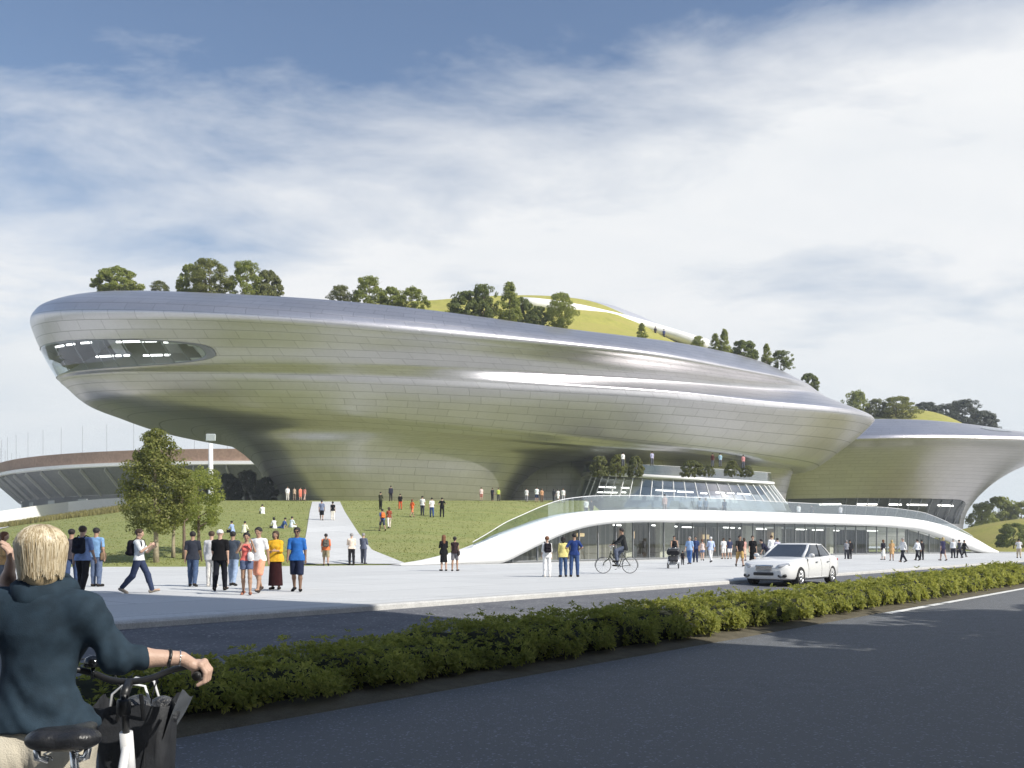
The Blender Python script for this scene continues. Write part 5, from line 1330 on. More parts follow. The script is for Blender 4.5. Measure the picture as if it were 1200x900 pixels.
for px, fy, hp, face, pose, lab, top, bot, hair, fem, skin in (
    (808, 661, 33, 2.6, 'stroll', 'man in sky blue shirt and jeans right of the stroller', ((150, 180, 220), .9, -.02), ((74, 108, 164), 'trousers', 1.97), ('grey', 'short'), False, 'light'),
    (815, 659, 31, 2.9, 'stand', 'person in dark blue behind the man in sky blue shirt', ((50, 66, 108), .9, -.02), ((44, 54, 84), 'trousers', 1.97), ('black', 'short'), False, 'tan'),
    (823, 657, 26, -.3, 'walk', 'woman in pale tank top and denim shorts at the glass hall', ((222, 206, 200), 0, 0), ((118, 134, 168), 'shorts', .45), ('auburn', 'tied'), True, 'light'),
    (833, 659, 31, .2, 'walk2', 'person in pale blue shirt and white trousers with a dark bag strap', ((186, 200, 230), 1.3, -.04), ((236, 236, 238), 'trousers', 1.96), ('white', 'short'), False, 'light'),
    (848, 655, 25, .1, 'stand', 'person in all white shirt and shorts at the glass hall', ((242, 242, 242), .8, -.02), ((230, 228, 224), 'shorts', .9), ('brown', 'short'), False, 'light'),
    (855, 655, 25, .0, 'stand2', 'person in navy top and white shorts at the glass hall', ((62, 68, 96), .8, -.02), ((236, 234, 230), 'shorts', .8), ('black', 'short'), False, 'light'),
    (867, 664, 38, math.pi, 'walk', 'man in black T-shirt and khaki shorts walking to the road', ((38, 36, 38), .8, -.03), ((180, 150, 96), 'shorts', .97), ('black', 'short'), False, 'tan'),
    (872, 657, 27, .4, 'stand', 'person in rosy top behind the man in khaki shorts', ((196, 150, 140), .6, 0), ((200, 170, 150), 'skirt', .5), ('brown', 'bob'), True, 'light'),
    (882, 664, 37, math.pi - .2, 'stroll', 'woman in long black dress walking to the road', (BLK, .8, -.1, .02), ((20, 20, 22), 'skirt', .36), ('brown', 'short'), True, 'light'),
    (904, 658, 31, .1, 'stand', 'tall man in white shirt behind the car', ((236, 238, 242), 1.5, -.02), ((40, 44, 60), 'trousers', 1.97), ('brown', 'short'), False, 'light'),
    (911, 658, 28, .2, 'stand2', 'person in lilac grey top behind the car', ((190, 188, 208), .9, -.02), ((80, 84, 100), 'trousers', 1.97), ('black', 'short'), False, 'light'),
    (992, 655, 22, -.2, 'stand', 'person in grey top beside the mullions right of the car', ((150, 152, 158), .9, -.02), ((60, 62, 70), 'trousers', 1.97), ('grey', 'short'), False, 'tan'),
    (996, 655, 23, .1, 'stand2', 'person in black suit beside the mullions right of the car', ((34, 34, 38), LS, -.04), ((28, 28, 32), 'trousers', 1.97), ('black', 'short'), False, 'tan'),
    (1035, 656, 24, .2, 'stand', 'woman in black top and long white skirt at the glass hall', ((40, 40, 50), 1.0, -.02), ((236, 232, 226), 'skirt', .3), ('auburn', 'bob'), True, 'light'),
    (1045, 657, 23, -.2, 'stand2', 'woman in short tan dress at the glass hall', ((206, 168, 120), .8, -.06), ((206, 168, 120), 'skirt', .55), ('blond', 'bob'), True, 'tan'),
    (1058, 659, 30, 1.9, 'walk', 'man in white shirt and black trousers striding left', ((238, 242, 248), 1.9, -.0), ((30, 32, 44), 'trousers', 1.97), ('grey', 'short'), False, 'light'),
    (1075, 657, 26, .4, 'walk2', 'man in white shirt and dark trousers third from the arch end', ((222, 226, 236), 1.9, 0), ((34, 36, 46), 'trousers', 1.97), ('black', 'short'), False, 'light'),
    (1080, 656, 24, .1, 'stand', 'person in black clothes behind the third white shirt', ((44, 42, 46), LS, -.03), ((32, 32, 36), 'trousers', 1.97), ('black', 'short'), False, 'tan'),
    (1105, 657, 28, .2, 'stroll', 'blond woman in navy dress near the right end of the arch', ((58, 58, 88), 1.0, -.04), ((50, 48, 70), 'skirt', .5), ('blond', 'bob'), True, 'light'),
    (1117, 654, 23, -.2, 'stand', 'man in pale shirt and black trousers near the right end of the arch', ((226, 228, 236), 1.9, 0), ((36, 38, 50), 'trousers', 1.97), ('grey', 'short'), False, 'light'),
    (1124, 654, 22, .5, 'stroll', 'person in dark suit near the right end of the arch', ((48, 50, 62), LS, -.04), ((36, 36, 44), 'trousers', 1.97), ('black', 'short'), False, 'light'),
    (1130, 653, 21, -1.4, 'walk', 'person in black striding right at the end of the arch', ((28, 28, 32), LS, -.04), ((26, 26, 30), 'trousers', 1.97), ('black', 'short'), False, 'tan'),
    (1194, 654, 23, -.4, 'face', 'person in white top and beige trousers raising both arms at the right edge', ((232, 232, 234), .7, -.02), ((196, 180, 156), 'trousers', 1.97), ('black', 'short'), False, 'light')):
    person(px, fy, hp, face, pose, lab, top, bot, hair, skin, female=fem, group=GF)
person(899, 662, 33, 1.2, 'bend', 'person in navy top bending down behind the bonnet of the car', ((34, 36, 56), 1.2, -.02), ((60, 62, 74), 'trousers', 1.97), ('black', 'short'), 'light', group=GF)
person(800, 662, 15, -.3, 'stand', 'small child in dark clothes beside the stroller', ((44, 42, 46), .9, 0), ((40, 40, 46), 'trousers', 1.95), ('black', 'short'), 'tan', group=GF, height=.86)
person(790, 660, 33, math.pi - .1, 'push', 'person in black waistcoat over a white shirt pushing the stroller', ((34, 34, 38), 0, -.02, .018), ((40, 40, 46), 'trousers', 1.97), ('black', 'short'), 'tan', group=GF)
# terrace and restaurant roof
GT = 'people on the terrace'
for px, hy, d, zf, lab, rgb, brgb, hair, pose in (
    (687, 573, 92, 4.35, 'person in white shirt at the left end of the terrace', (240, 240, 240), (90, 90, 100), 'brown', 'stand'),
    (693, 574, 93, 4.35, 'person in black beside the white shirt at the left end of the terrace', (34, 34, 36), (34, 34, 38), 'black', 'stand2'),
    (779, 576, 84, 4.2, 'person in pinkish top standing behind the glass rail', (196, 170, 166), (150, 140, 140), 'black', 'stand'),
    (820, 580, 90, 4.1, 'person in grey blue left of the pair at the terrace rail', (140, 158, 178), (70, 80, 96), 'black', 'stand'),
    (827, 579, 90, 4.1, 'person in slate top right in the pair at the terrace rail', (110, 126, 146), (60, 70, 84), 'black', 'stand2'),
    (849, 581, 92, 4.1, 'person in dark blue alone before the leaning panes', (70, 84, 104), (50, 58, 72), 'black', 'stroll'),
    (936, 586, 104, 4.3, 'person in white far along the terrace left of the wing window', (236, 236, 236), (80, 80, 86), 'black', 'stand'),
    (951, 586, 105, 4.3, 'person in dark jacket far along the terrace by the wing window', (44, 44, 50), (40, 40, 46), 'black', 'stand2'),
    (985, 588, 107, 4.3, 'person in pale top farthest right on the terrace', (210, 206, 210), (90, 90, 100), 'brown', 'stand')):
    q = W(px, 0, d); q[2] = 4.05; ht = CAMZ + (HY - hy) / F * d - q[2]
    person(px, 590, 15, .3, pose, lab, (rgb, 1.0, -.02), (brgb, 'trousers', 1.95), (hair, 'short'), 'tan', group=GT, loc=q, height=float(np.clip(ht, 1.55, 1.9)), detail=14)
rz_ = float(HS.at(math.pi * 1.5, 3, 0)[2])
for px, lab, rgb, dd in ((730, 'person in white among the plants on the restaurant roof', (238, 238, 240), 106), (764, 'person in lavender alone at the rail of the restaurant roof', (178, 178, 206), 105), (835, 'person in black and rust on the restaurant roof', (70, 36, 34), 107),
                    (844, 'person in pale blue on the restaurant roof', (150, 180, 196), 107), (871, 'person in pink by the right shrubs of the restaurant roof', (200, 140, 140), 109)):
    q = W(px, 0, dd); q[2] = rz_; person(px, 556, 14, .2, 'stand', lab, (rgb, 1.0, -.02), ((90, 92, 104), 'trousers', 1.95), ('black', 'short'), 'tan', group=GT, loc=q, height=1.72, detail=14)
for px, py, lab, rgb in ((742, 387, 'tiny figure in grey leftmost on the white roof walk', (120, 120, 130)), (768, 395, 'tiny figure in dark clothes in the middle of the white roof walk', (50, 50, 60)), (778, 398, 'tiny figure in blue rightmost on the white roof walk', (60, 70, 110))):
    q = roof_hit(px, py, 0.0); person(px, py, 8, .4, 'stand', lab, (rgb, 1.0, 0), ((50, 50, 60), 'trousers', 1.9), ('black', 'short'), 'tan', group='figures on the roof hill', loc=q, height=1.75, detail=10)
# ------------------------------------------------------------------ stadium, parapet, mast
st = empty('stadium', (-61, 296, 0)); tag(st, 'large grey stadium bowl with a tan rim far behind the left lawn', 'stadium')
SCN = np.array([-61.0, 296.0])
def srev(name, prof, m, a0=math.radians(170), a1=math.radians(330), n=120, closed=False):
    P = np.array([[(SCN[0] + r * math.cos(a), SCN[1] + r * math.sin(a), z) for r, z in prof] for a in np.linspace(a0, a1, n)])
    return part(MB().grid(P).build(name, m, smooth=False, angle=35), st)
m_bowl = ground_mat('bowl_concrete', (.15, .155, .17), (.22, .225, .24), .15, .8, 2, .2)
m_tan = ground_mat('tan_rim', (.30, .2, .145), (.38, .26, .19), .2, .8, 2, .2)
srev('rim_wall', [(94.6, 19.8), (96.2, 19.9), (96.4, 22.6), (94, 22.7)], m_tan)
srev('rim_edge', [(96.2, 19.0), (96.8, 19.1), (96.8, 19.85), (96.2, 19.9)], m_white)
srev('bowl', [(96.0, 19.0), (90.0, 13.0)], m_bowl)
srev('base_wall', [(89.8, 13.0), (89.8, 0)], M('base_dark', (.14, .145, .15), .8, 0, .1, .2))
for k, a in enumerate(np.radians(np.arange(176, 326, 4.6))):
    c_, s_ = math.cos(a), math.sin(a); t_ = np.array([-s_, c_])
    def P_(r, z, o): return (SCN[0] + r * c_ + t_[0] * o, SCN[1] + r * s_ + t_[1] * o, z)
    mb = MB(); V = []
    for o in (-.10, .10): V += [P_(96.0, 18.95, o), P_(96.3, 18.2, o), P_(90.4, 12.6, o), P_(90.0, 13.1, o)]
    mb.add(V, [(0, 1, 2, 3), (7, 6, 5, 4), (0, 4, 5, 1), (1, 5, 6, 2), (2, 6, 7, 3), (3, 7, 4, 0)]); part(mb.build('rib', M('rib_concrete', (.5, .5, .5), .8)), st)
    if k % 2 == 0: part(MB().box(P_(89.7, 10.4, 0), (3.4, .5, 3.6), a + math.pi / 2).build('opening', M('opening_pale', (.4, .42, .42), .6, 0, .3, .3)), st)
    part(MB().tube([P_(95.5, 22.5, 0), P_(95.5, 29.0, 0)], .04, 5).build('pole', m_grey), st)
# white curved parapet behind the left crest
pw = [(-90, 612, 98), (-40, 606, 104), (0, 599, 112), (40, 593, 118), (80, 588, 122), (120, 584.5, 124), (149, 583, 125)]
B = np.array([W(x, y, d) for x, y, d in pw]); Bl = B.copy(); Bl[:, 2] -= 3.2
Bi = B.copy(); Bi[:, 1] += .6; Bd = Bl.copy(); Bd[:, 1] += .6
P = np.stack([Bl, B, Bi, Bd], 1)
o = MB().grid(np.concatenate([[np.repeat(P[:1, 0], 4, 0)[..., :].reshape(4, 3)], P, [np.repeat(P[-1:, 0], 4, 0).reshape(4, 3)]])).build('parapet_wall', m_white, smooth=False)
tag(o, 'curved white parapet wall behind the crest of the left lawn', 'wall')
pm = W(247, 592, 107)
ms = empty('flood_mast', pm); tag(ms, 'tall white mast with a flat pale head in front of the stadium', 'mast')
hm = 72 / F * 107
MB().lathe([(.34, 0), (.34, .4), (.30, hm * .5), (.26, hm)], n=10).build('pole', m_whitem, ms, smooth=True)
MB().box((0, 0, hm + .75), (1.2, .2, .9), bev=.08).build('head', M('mast_panel', (.42, .46, .46), .4), ms)
MB().box((0, 0, .15), (1.0, 1.0, .3), bev=.05).build('base', m_grey, ms)

# ------------------------------------------------------------------ unseen street behind the camera, blocks added for road shade and hull reflections
def block(name, label, t0, t1, n0, n1, H, col, bay=3.6, storey=3.5):
    a = np.array(road(t0, n0, -.3)); root = empty(name, a); tag(root, label, 'building'); ang = math.atan2(U2[1], U2[0]); Ln, Dp = t1 - t0, n0 - n1
    m = M('facade', col, .85, 0, .12, .4)
    c = np.array([*(U2 * (t0 + t1) / 2 + N2 * (n0 + n1) / 2), H / 2 - .3]) - a
    MB().box(c, (Ln, Dp, H), ang).build('wall', m, root)
    MB().box(c + [0, 0, H / 2 + .35], (Ln + .5, Dp + .5, .7), ang).build('roof', m_grey, root)
    wm = M('window_glass', (.05, .07, .09), .08, 0, .2, .2, spec=.8)
    for i in range(int(H // storey)):
        mb = MB()
        for k in range(int(Ln // bay)):
            q = np.array([*(U2 * (t0 + bay * (k + .5)) + N2 * (n0 + .03)), storey * (i + .5)]) - a; mb.box(q, (bay * .62, .08, storey * .58), ang)
        mb.build('window', wm, root)
    return root
block('shade_block', 'unseen tall office block added just behind the viewer to shade the road', 5.6, 15.8, -7.2, -17.2, 26.5, (.58, .56, .52))  # added shade caster; pale facade bounces light onto the road
block('shade_block', 'unseen longer office block added to shade the road, past the gap for sun', -60, 1.2, -7.2, -17.2, 26.5, (.58, .56, .52))  # added shade caster; gap before it lets sun reach the woman
block('shade_shops', 'unseen low brick shop row added to shade the road and darken hull reflections', 24, 60, -13, -28, 8.5, (.26, .17, .13))
block('mirrored_house', 'unseen apartment house added to darken the hull reflections', 66, 120, -14, -34, 17, (.34, .32, .29))
for k, (t_, n_, H, w) in enumerate(((18.5, -4.3, 8.4, 6.2), (23.0, -4.5, 7.9, 6.0), (27.5, -4.2, 7.3, 5.6), (33, -4.4, 7.0, 5.4), (40, -4.2, 7.4, 6.0), (48, -4.4, 7.6, 6.0), (56, -4.3, 8.2, 6.2), (65, -4.3, 8.0, 6.2))):
    lab = 'leafy street tree on the near pavement, number of metres %d along the kerb' % t_
    lab = ['first street tree past the office block', 'second street tree past the office block', 'street tree in front of the shop row', 'street tree at the middle of the shop row', 'street tree near the far end of the shops', 'street tree between shops and apartments', 'street tree before the apartment house', 'farthest street tree on the near pavement'][k]
    if k < 2: o = tree('street_tree', lab, road(t_, n_, -.27), H, w, shape_oval, L_mid, 50 + k, 130, 60, .24, .05, None, 'street trees on the near pavement', clump_r=.14); 
    else: copy_tree(o, lab, road(t_, n_, -.27), (w / 6.4, w / 6.4, H / 9.0), k * 1.3)
# ------------------------------------------------------------------ bicycles
def arc(c, r, a0, a1, n, plane='yz', x=0.0): return [np.array([x, c[1] + r * math.cos(a), c[2] + r * math.sin(a)]) for a in np.linspace(a0, a1, n)]
m_tyre = M('tyre_rubber', (.02, .02, .021), .85, 0, .2, 30); m_chrome = M('polished_steel', (.7, .71, .72), .18, 1.0, .04, 10)
m_blackp = M('black_plastic', (.018, .019, .021), .4, 0, .2, 20, spec=.5)
def make_bike(label, loc, rz, frame_m, grip_m, hi=False, dutch=True):
    o = empty('bicycle', loc, rz); tag(o, label, 'bicycle'); n = 16 if hi else 8
    RA, FA, BB = np.array([0, -.48, .345]), np.array([0, .66, .345]), np.array([0, -.02, .29])
    HT, HB = np.array([0, .33, .93]), np.array([0, .395, .68]); ST = np.array([0, -.20, .80])
    for nm, c in (('wheel', RA), ('wheel', FA)):
        w = MB(); w.lathe([(.325, -.016), (.338, -.019), (.345, 0), (.338, .019), (.325, .016), (.325, -.016)], c, 40 if hi else 24, axis='x', cap=False); tw = w.build('wheel', m_tyre, o, smooth=True)
        r = MB(); r.lathe([(.310, -.012), (.326, -.015), (.326, .015), (.310, .012), (.310, -.012)], c, 36, axis='x', cap=False); r.build('rim', m_chrome, tw, smooth=True)
        sp = MB()
        for k in range(28 if hi else 14):
            a = 2 * math.pi * k / (28 if hi else 14); b = a + (.35 if k % 2 else -.35)
            sp.tube([c + [.02 * (1 if k % 4 < 2 else -1), .022 * math.cos(b), .022 * math.sin(b)], c + [0, .315 * math.cos(a), .315 * math.sin(a)]], .0014 if hi else .004, 3, cap=False)
        sp.lathe([(.022, -.05), (.022, .05)], c, 10, axis='x'); sp.build('spokes', m_chrome, tw)
        mg = MB(); aa = np.linspace(math.radians(-8 if c is FA else 20), math.radians(150 if c is FA else 200), 18)
        mg.grid(np.array([[(x, c[1] + (.372 - .5 * x * x * 20) * math.cos(a), c[2] + (.372 - .5 * x * x * 20) * math.sin(a)) for x in (-.028, -.015, 0, .015, .028)] for a in aa])); mg.build('mudguard', frame_m if hi else m_blackp, o, smooth=True)
    f = MB()
    f.tube([HT, HB], .024, n); f.tube([BB, ST], .018, n)
    if dutch: f.tube([HB + [0, -.012, .05], HB + [0, -.2, -.2], BB + [0, .1, .05], BB], .022, n); f.tube([HT + [0, .01, -.05], [0, .16, .62], [0, -.05, .52], [0, -.105, .50]], .017, n)
    else: f.tube([HB, BB], .022, n); f.tube([HT - [0, 0, .03], ST - [0, -.01, .04]], .019, n)
    for s in (-1, 1):
        f.tube([BB + [s * .03, 0, 0], RA + [s * .065, 0, 0]], .011, n); f.tube([ST + [s * .02, 0, -.02], RA + [s * .065, 0, 0]], .009, n)
    f.build('frame', frame_m, o, smooth=True)
    fk = MB()
    for s in (-1, 1): fk.tube([HB + [s * .025, .0, 0.0], HB + [s * .055, .03, -.06], FA + [s * .055, -.03, .12], FA + [s * .055, 0, 0]], [.017, .018, .014, .010], n)
    fk.tube([HB + [-.05, .02, -.02], HB + [.05, .02, -.02]], .016, n); fk.build('fork', frame_m, o, smooth=True)
    st = MB(); SB = np.array([0, .30, 1.08]); st.tube([HT, SB], .013, n); st.tube([SB - [0, 0, .01], SB + [0, .07, .035]], .017, n); st.lathe([(.022, -.03), (.026, -.02), (.026, .02), (.022, .03)], SB - [0, 0, .05], 10); st.build('stem', m_blackp if hi else m_chrome, o, smooth=True)
    hb = MB(); B0 = SB + [0, .07, .035]
    pts = [B0 + np.array(q) for q in ((-.29, -.21, .045), (-.29, -.12, .05), (-.25, -.03, .065), (-.15, .02, .04), (-.06, .0, .0), (.06, .0, .0), (.15, .02, .04), (.25, -.03, .065), (.29, -.12, .05), (.29, -.21, .045))]
    def smooth_path(P, k=3):
        P = np.array(P, float)
        for _ in range(k): Q = [P[0]]; [Q.extend([.75 * P[i] + .25 * P[i + 1], .25 * P[i] + .75 * P[i + 1]]) for i in range(len(P) - 1)]; Q.append(P[-1]); P = np.array(Q)
        return P
    hb.tube(smooth_path(pts, 3 if hi else 2), .0125, n); hb.build('handlebar', m_blackp if hi else m_chrome, o, smooth=True)
    for s in (0, -1):
        g = MB(); a, b = (pts[0], pts[1]) if s == 0 else (pts[-1], pts[-2]); g.tube([a, lerp(a, b, .5), lerp(a, b, 1.15)], [.0175, .0165, .0165], n); g.build('grip', grip_m, o, smooth=True)
        bl = MB(); q = lerp(a, b, 1.3); bl.tube([q + [0, .03, -.01], q + [0, -.0, -.035], q + [0, -.09, -.045]], [.008, .006, .005], 6); bl.build('brake_lever', m_chrome, o, smooth=True)
    sd = MB(); sp = ST + [0, -.035, .245 if hi else .20]
    sd.tube([ST, sp - [0, 0, .03]], .013, n); sd.build('seat_post', m_chrome, o, smooth=True)
    hh = .007 if hi else .014; S = SDF(hh); fl = ((0, 0, 1), 1.9)
    S.cone(sp + [-.05, -.085, .0], sp + [.05, -.085, .0], .058, None, .03, fl); S.cone(sp + [0, -.05, .0], sp + [0, .15, -.005], .062, .026, .05, fl)
    for s in (-1, 1): S.ball(sp + [s * .046, -.10, .014], .046, .03, fl)
    S.minus(sp + [0, -.2, .06], sp + [0, .02, .052], .028, .014)
    P, Fq = S.mesh(); sdl = link('saddle', np_mesh('saddle', P, Fq, M('saddle_leather', (.02, .021, .024), .32, 0, .3, 30, .2, 120)), o)
    r = MB()
    for s in (-1, 1): r.tube([sp + [s * .02, .12, -.02], sp + [s * .028, .0, -.045], sp + [s * .035, -.1, -.03]], .0045, 6)
    r.build('rail', m_chrome, sdl, smooth=True)
    if hi:
        for s in (-1, 1): c = MB(); c.tube([sp + [s * .075, -.09, -.01], sp + [s * .07, -.10, -.05], sp + [s * .045, -.085, -.06]], .012, 8); c.tube([(sp + [s * .045 + .012 * math.cos(.9 * k), -.085 + .012 * math.sin(.9 * k), -.06 + .0045 * k]) for k in range(12)], .003, 4); c.build('spring', m_chrome, sdl, smooth=True)
    ck = MB(); ck.lathe([(.085, -.004), (.09, 0), (.085, .004)], BB + [.045, 0, 0], 20, axis='x'); 
    ck.tube([BB + [-.06, 0, 0], BB + [.06, 0, 0]], .014, 8); ck.tube([BB + [.06, 0, 0], BB + [.07, .12, -.12]], .010, 6); ck.tube([BB + [-.06, 0, 0], BB + [-.07, -.12, .12]], .010, 6); ck.build('crank', m_chrome, o, smooth=True)
    for s, q in ((1, (.07, .12, -.12)), (-1, (-.07, -.12, .12))): MB().box(BB + np.array(q) + [s * .05, 0, 0], (.09, .07, .022), bev=.005).build('pedal', m_blackp, o)
    if hi:
        b = MB(); c = B0 + [-.13, .0, .075]; b.lathe([(.0285, -.016), (.033, -.008), (.033, .004), (.026, .018), (.012, .026), (0, .028)], c, 20); b.tube([c - [0, 0, .02], c - [0, .005, .06]], .008, 8); b.build('bell', M('dark_chrome', (.06, .065, .07), .12, .9, .1, 10), o, smooth=True)
        cb = MB()
        for s in (-1, 1): cb.tube(smooth_path([B0 + [s * .26, -.10, .05], B0 + [s * .16, .09, .10], B0 + [s * .06, .12, .0], HB + [s * .03, .06, .12], HB + [s * .03, .05, -.05]]), .0028, 5)
        cb.build('cable', m_blackp, o, smooth=True)
    return o, sp, pts
NZ = -.38
BK = np.array([-1.405, 3.01, NZ]); BRZ = math.radians(8)
bike, _, BPTS = make_bike('white framed bicycle with black saddle held by the blond woman in front', BK, BRZ, M('white_enamel', (.72, .73, .74), .3, 0, .05, 6, coat=.4), M('grip_rubber', (.03, .03, .03), .7), True)
def bk(p): return rotz(np.asarray(p, float), BRZ) + BK
# front bag hanging before the stem
def bag():
    c = np.array([-.02, .56, .85]); m_bag = M('black_canvas', (.020, .022, .026), .6, 0, .3, 18, .12, 90); m_cl = M('clear_vinyl', (.20, .215, .23), .18, 0, .2, 6, .2, 14)
    rng = np.random.default_rng(4); V = []
    rings = []
    for k, (z, w, d_) in enumerate(((-.17, .115, .075), (-.165, .13, .09), (-.08, .135, .10), (.02, .14, .105), (.10, .145, .10), (.145, .148, .09))):
        rg = []
        for a in np.linspace(0, 2 * math.pi, 48, endpoint=False):
            ca, sa = math.cos(a), math.sin(a); e = .45
            x = w * math.copysign(abs(ca) ** e, ca); y = d_ * math.copysign(abs(sa) ** e, sa)
            wob = .006 * math.sin(5 * a + k) + .004 * math.sin(9 * a - 2 * k)
            rg.append(c + [x + wob, y + wob, z + (.03 * abs(ca) ** 3 if k == 5 else 0) + (.012 * math.sin(3 * a) if k == 5 else 0)])
        rings.append(rg)
    o = MB().grid(np.array(rings), closed_v=True).build('front_bag', m_bag, None, BK, BRZ, smooth=True); tag(o, 'black open topped bag hanging on the handlebar of the white bicycle', 'bag')
    fl = np.array([[c + [.12 + .075 * u_, -.10 + .2 * v_, .02 + .17 * u_ + .03 * math.sin(3 * v_ + 2 * u_)] for u_ in np.linspace(0, 1, 8)] for v_ in np.linspace(0, 1, 10)])
    MB().grid(fl).build('side_flap', m_cl, o, smooth=True)
    fl = np.array([[c + [-.13 - .05 * u_, -.09 + .18 * v_, -.02 + .13 * u_ - .12 * v_ * u_ + .02 * math.sin(4 * v_)] for u_ in np.linspace(0, 1, 8)] for v_ in np.linspace(0, 1, 10)])
    MB().grid(fl).build('side_flap', m_cl, o, smooth=True)
    S = SDF(.010)
    for q in range(16): S.ball(c + [rng.uniform(-.12, .12), rng.uniform(-.05, .05), .09 + rng.uniform(0, .05)], rng.uniform(.03, .05), .02)
    P, Fq = S.mesh(); link('contents', np_mesh('contents', P, Fq, M('crumpled_lining', (.05, .052, .056), .35, 0, .7, 24, .9, 60)), o)
    for y in (-.075, .06):
        mb = MB(); mb.tube([c + [-.09, y, .10], c + [-.075, y, .20], c + [-.02, y - .01, .245], c + [.05, y - .01, .23], c + [.085, y, .10]], .009, 8, flat=.5); mb.build('handle', M('white_strap', (.62, .63, .64), .5), o, smooth=True)
    for q in ((-.05, -.1), (.05, -.1)):
        mb = MB(); mb.tube([c + [q[0], q[1], .10], np.array([q[0] * .7, .40, 1.06])], .008, 6, flat=.5); mb.build('strap', m_blackp, o)
bag()

# ------------------------------------------------------------------ the blond woman in front
def woman():
    D = 3.05; Wp = lambda x, y, d=D: W(x, y, d)
    sk = M('skin_fair', (.50, .34, .26), .5, 0, .08, 14, .15, 120, .4)
    pel = Wp(44, 866); waist = Wp(46, 800); chest = Wp(49, 742); neck = Wp(49, 691, 3.06); head = Wp(48, 653, 3.055)
    shR, shL = Wp(101, 716), Wp(-2, 712)
    elR = Wp(139, 771, 3.10); wrR = bk(BPTS[-1] + [0.0, .005, .05]); wrR = lerp(elR, wrR, .80) + np.array([0, 0, .012])
    elL = Wp(-34, 742, 2.98); wrL = Wp(8, 688, 3.12); 
    f = np.array([-.10, .99, 0.0]); r = np.array([.99, .10, 0]); zz_ = np.array([0, 0, 1.0])
    def base(S, inf=0.0, arms=True):
        fy = (f, 1.35)
        S.cone(pel - r * .075, pel + r * .075, .105 + inf, None, .06, fy); S.cone(pel + zz_ * .04, waist, .108 + inf, .088 + inf, .07, fy)
        S.cone(waist, chest, .092 + inf, .12 + inf, .07, fy); S.cone(lerp(shL, shR, .25) - zz_ * .045, lerp(shL, shR, .75) - zz_ * .045, .07 + inf, None, .06, fy)
        for s in (shL, shR): S.cone(neck * .78 + s * .22 - zz_ * .03 - f * .01, s - f * .008, .05 + inf, .044 + inf, .05)
        for sd in (-1, 1): S.ball(chest + r * sd * .065 + f * .075 - zz_ * .03, .055 + inf, .06)
        if arms:
            S.cone(shR, elR, .047 + inf, .038 + inf, .04); S.cone(shL, elL, .047 + inf, .038 + inf, .04)
    S = SDF(.0085); base(S)
    for sd in (-1, 1):
        hp = pel + r * sd * .085 - zz_ * .03; kn = hp + f * .03 + r * sd * .01 - zz_ * .42; an = kn - f * .03 - zz_ * .42; an[2] = NZ + .085
        S.cone(hp, kn, .09, .056, .05); S.cone(kn, an, .056, .036, .03); S.cone(an - zz_ * .04 - f * .04, an - zz_ * .045 + f * .13, .036, .03, .02)
    S.cone(neck - zz_ * .06, head - zz_ * .05 - f * .02, .05, .047, .03)
    S.cone(elR, lerp(elR, wrR, .35), .037, .036, .03); S.cone(lerp(elR, wrR, .35), wrR, .036, .025, .02); S.cone(elL, lerp(elL, wrL, .35), .037, .036, .03); S.cone(lerp(elL, wrL, .35), wrL, .036, .024, .02)
    # head: turned a little to the left
    hf = np.array([-.50, .86, -.08]); hf /= np.linalg.norm(hf); hr = np.cross(hf, zz_); hr /= np.linalg.norm(hr)
    HS_ = .86
    hd = lambda x, y, z: head + (hr * x + hf * y + zz_ * z) * HS_
    def HC(S_, a, b, ra, rb=None, k=.03, fl=None): S_.cone(a, b, ra * HS_, None if rb is None else rb * HS_, k, fl)
    def HB(S_, a, r_, k=.03): S_.ball(a, r_ * HS_, k)
    HC(S, hd(0, -.022, .03), hd(0, .012, .03), .086, .08, .03); HC(S, hd(0, .02, -.02), hd(0, .04, -.075), .06, .036, .04)
    HC(S, hd(0, .085, 0), hd(0, .106, -.03), .009, .014, .012); HC(S, hd(-.03, .078, .018), hd(.03, .078, .018), .015, None, .012); HC(S, hd(-.018, .086, -.056), hd(.018, .086, -.056), .009, None, .008)
    for sd in (-1, 1): HC(S, hd(sd * .08, -.008, .012), hd(sd * .078, -.012, -.03), .013, .009, .006); HB(S, hd(sd * .036, .064, -.028), .022, .015)
    # hands as coarse palms here, fingers grown finer below and merged into the same mesh
    P, Fq = S.mesh()
    H = SDF(.0042)
    gA, gB = bk(BPTS[-1]), bk(BPTS[-2]); ga = (gB - gA) / np.linalg.norm(gB - gA)       # grip axis
    gm = lerp(gA, gB, .42); out = np.cross(ga, zz_); out /= np.linalg.norm(out)          # right-hand side of the grip
    palm_c = gm + zz_ * .036
    H.cone(wrR, palm_c - ga * .02 - out * .012, .024, .021, .02); H.cone(palm_c - ga * .028 - out * .008, palm_c + ga * .028 - out * .008, .020, .019, .015, (zz_, 1.25))
    for k, (o_, ln) in enumerate(((-.036, .9), (-.013, 1.05), (.010, 1.1), (.033, 1.0))):
        b = palm_c + ga * o_ + out * .014 + zz_ * .004; p1 = gm + ga * o_ + out * .034 * ln + zz_ * .012; p2 = gm + ga * o_ + out * .029 * ln - zz_ * .020; p3 = gm + ga * (o_ - .002) + out * .004 - zz_ * .032
        H.ball(b, .0125, .006); H.cone(b, p1, .0105, .0098, .004); H.cone(p1, p2, .0098, .0088, .003); H.cone(p2, p3, .0088, .0075, .003)
    b = palm_c + ga * .036 - out * .024 - zz_ * .004; p1 = gm + ga * .050 - out * .026 - zz_ * .012; p2 = gm + ga * .054 - out * .006 - zz_ * .032
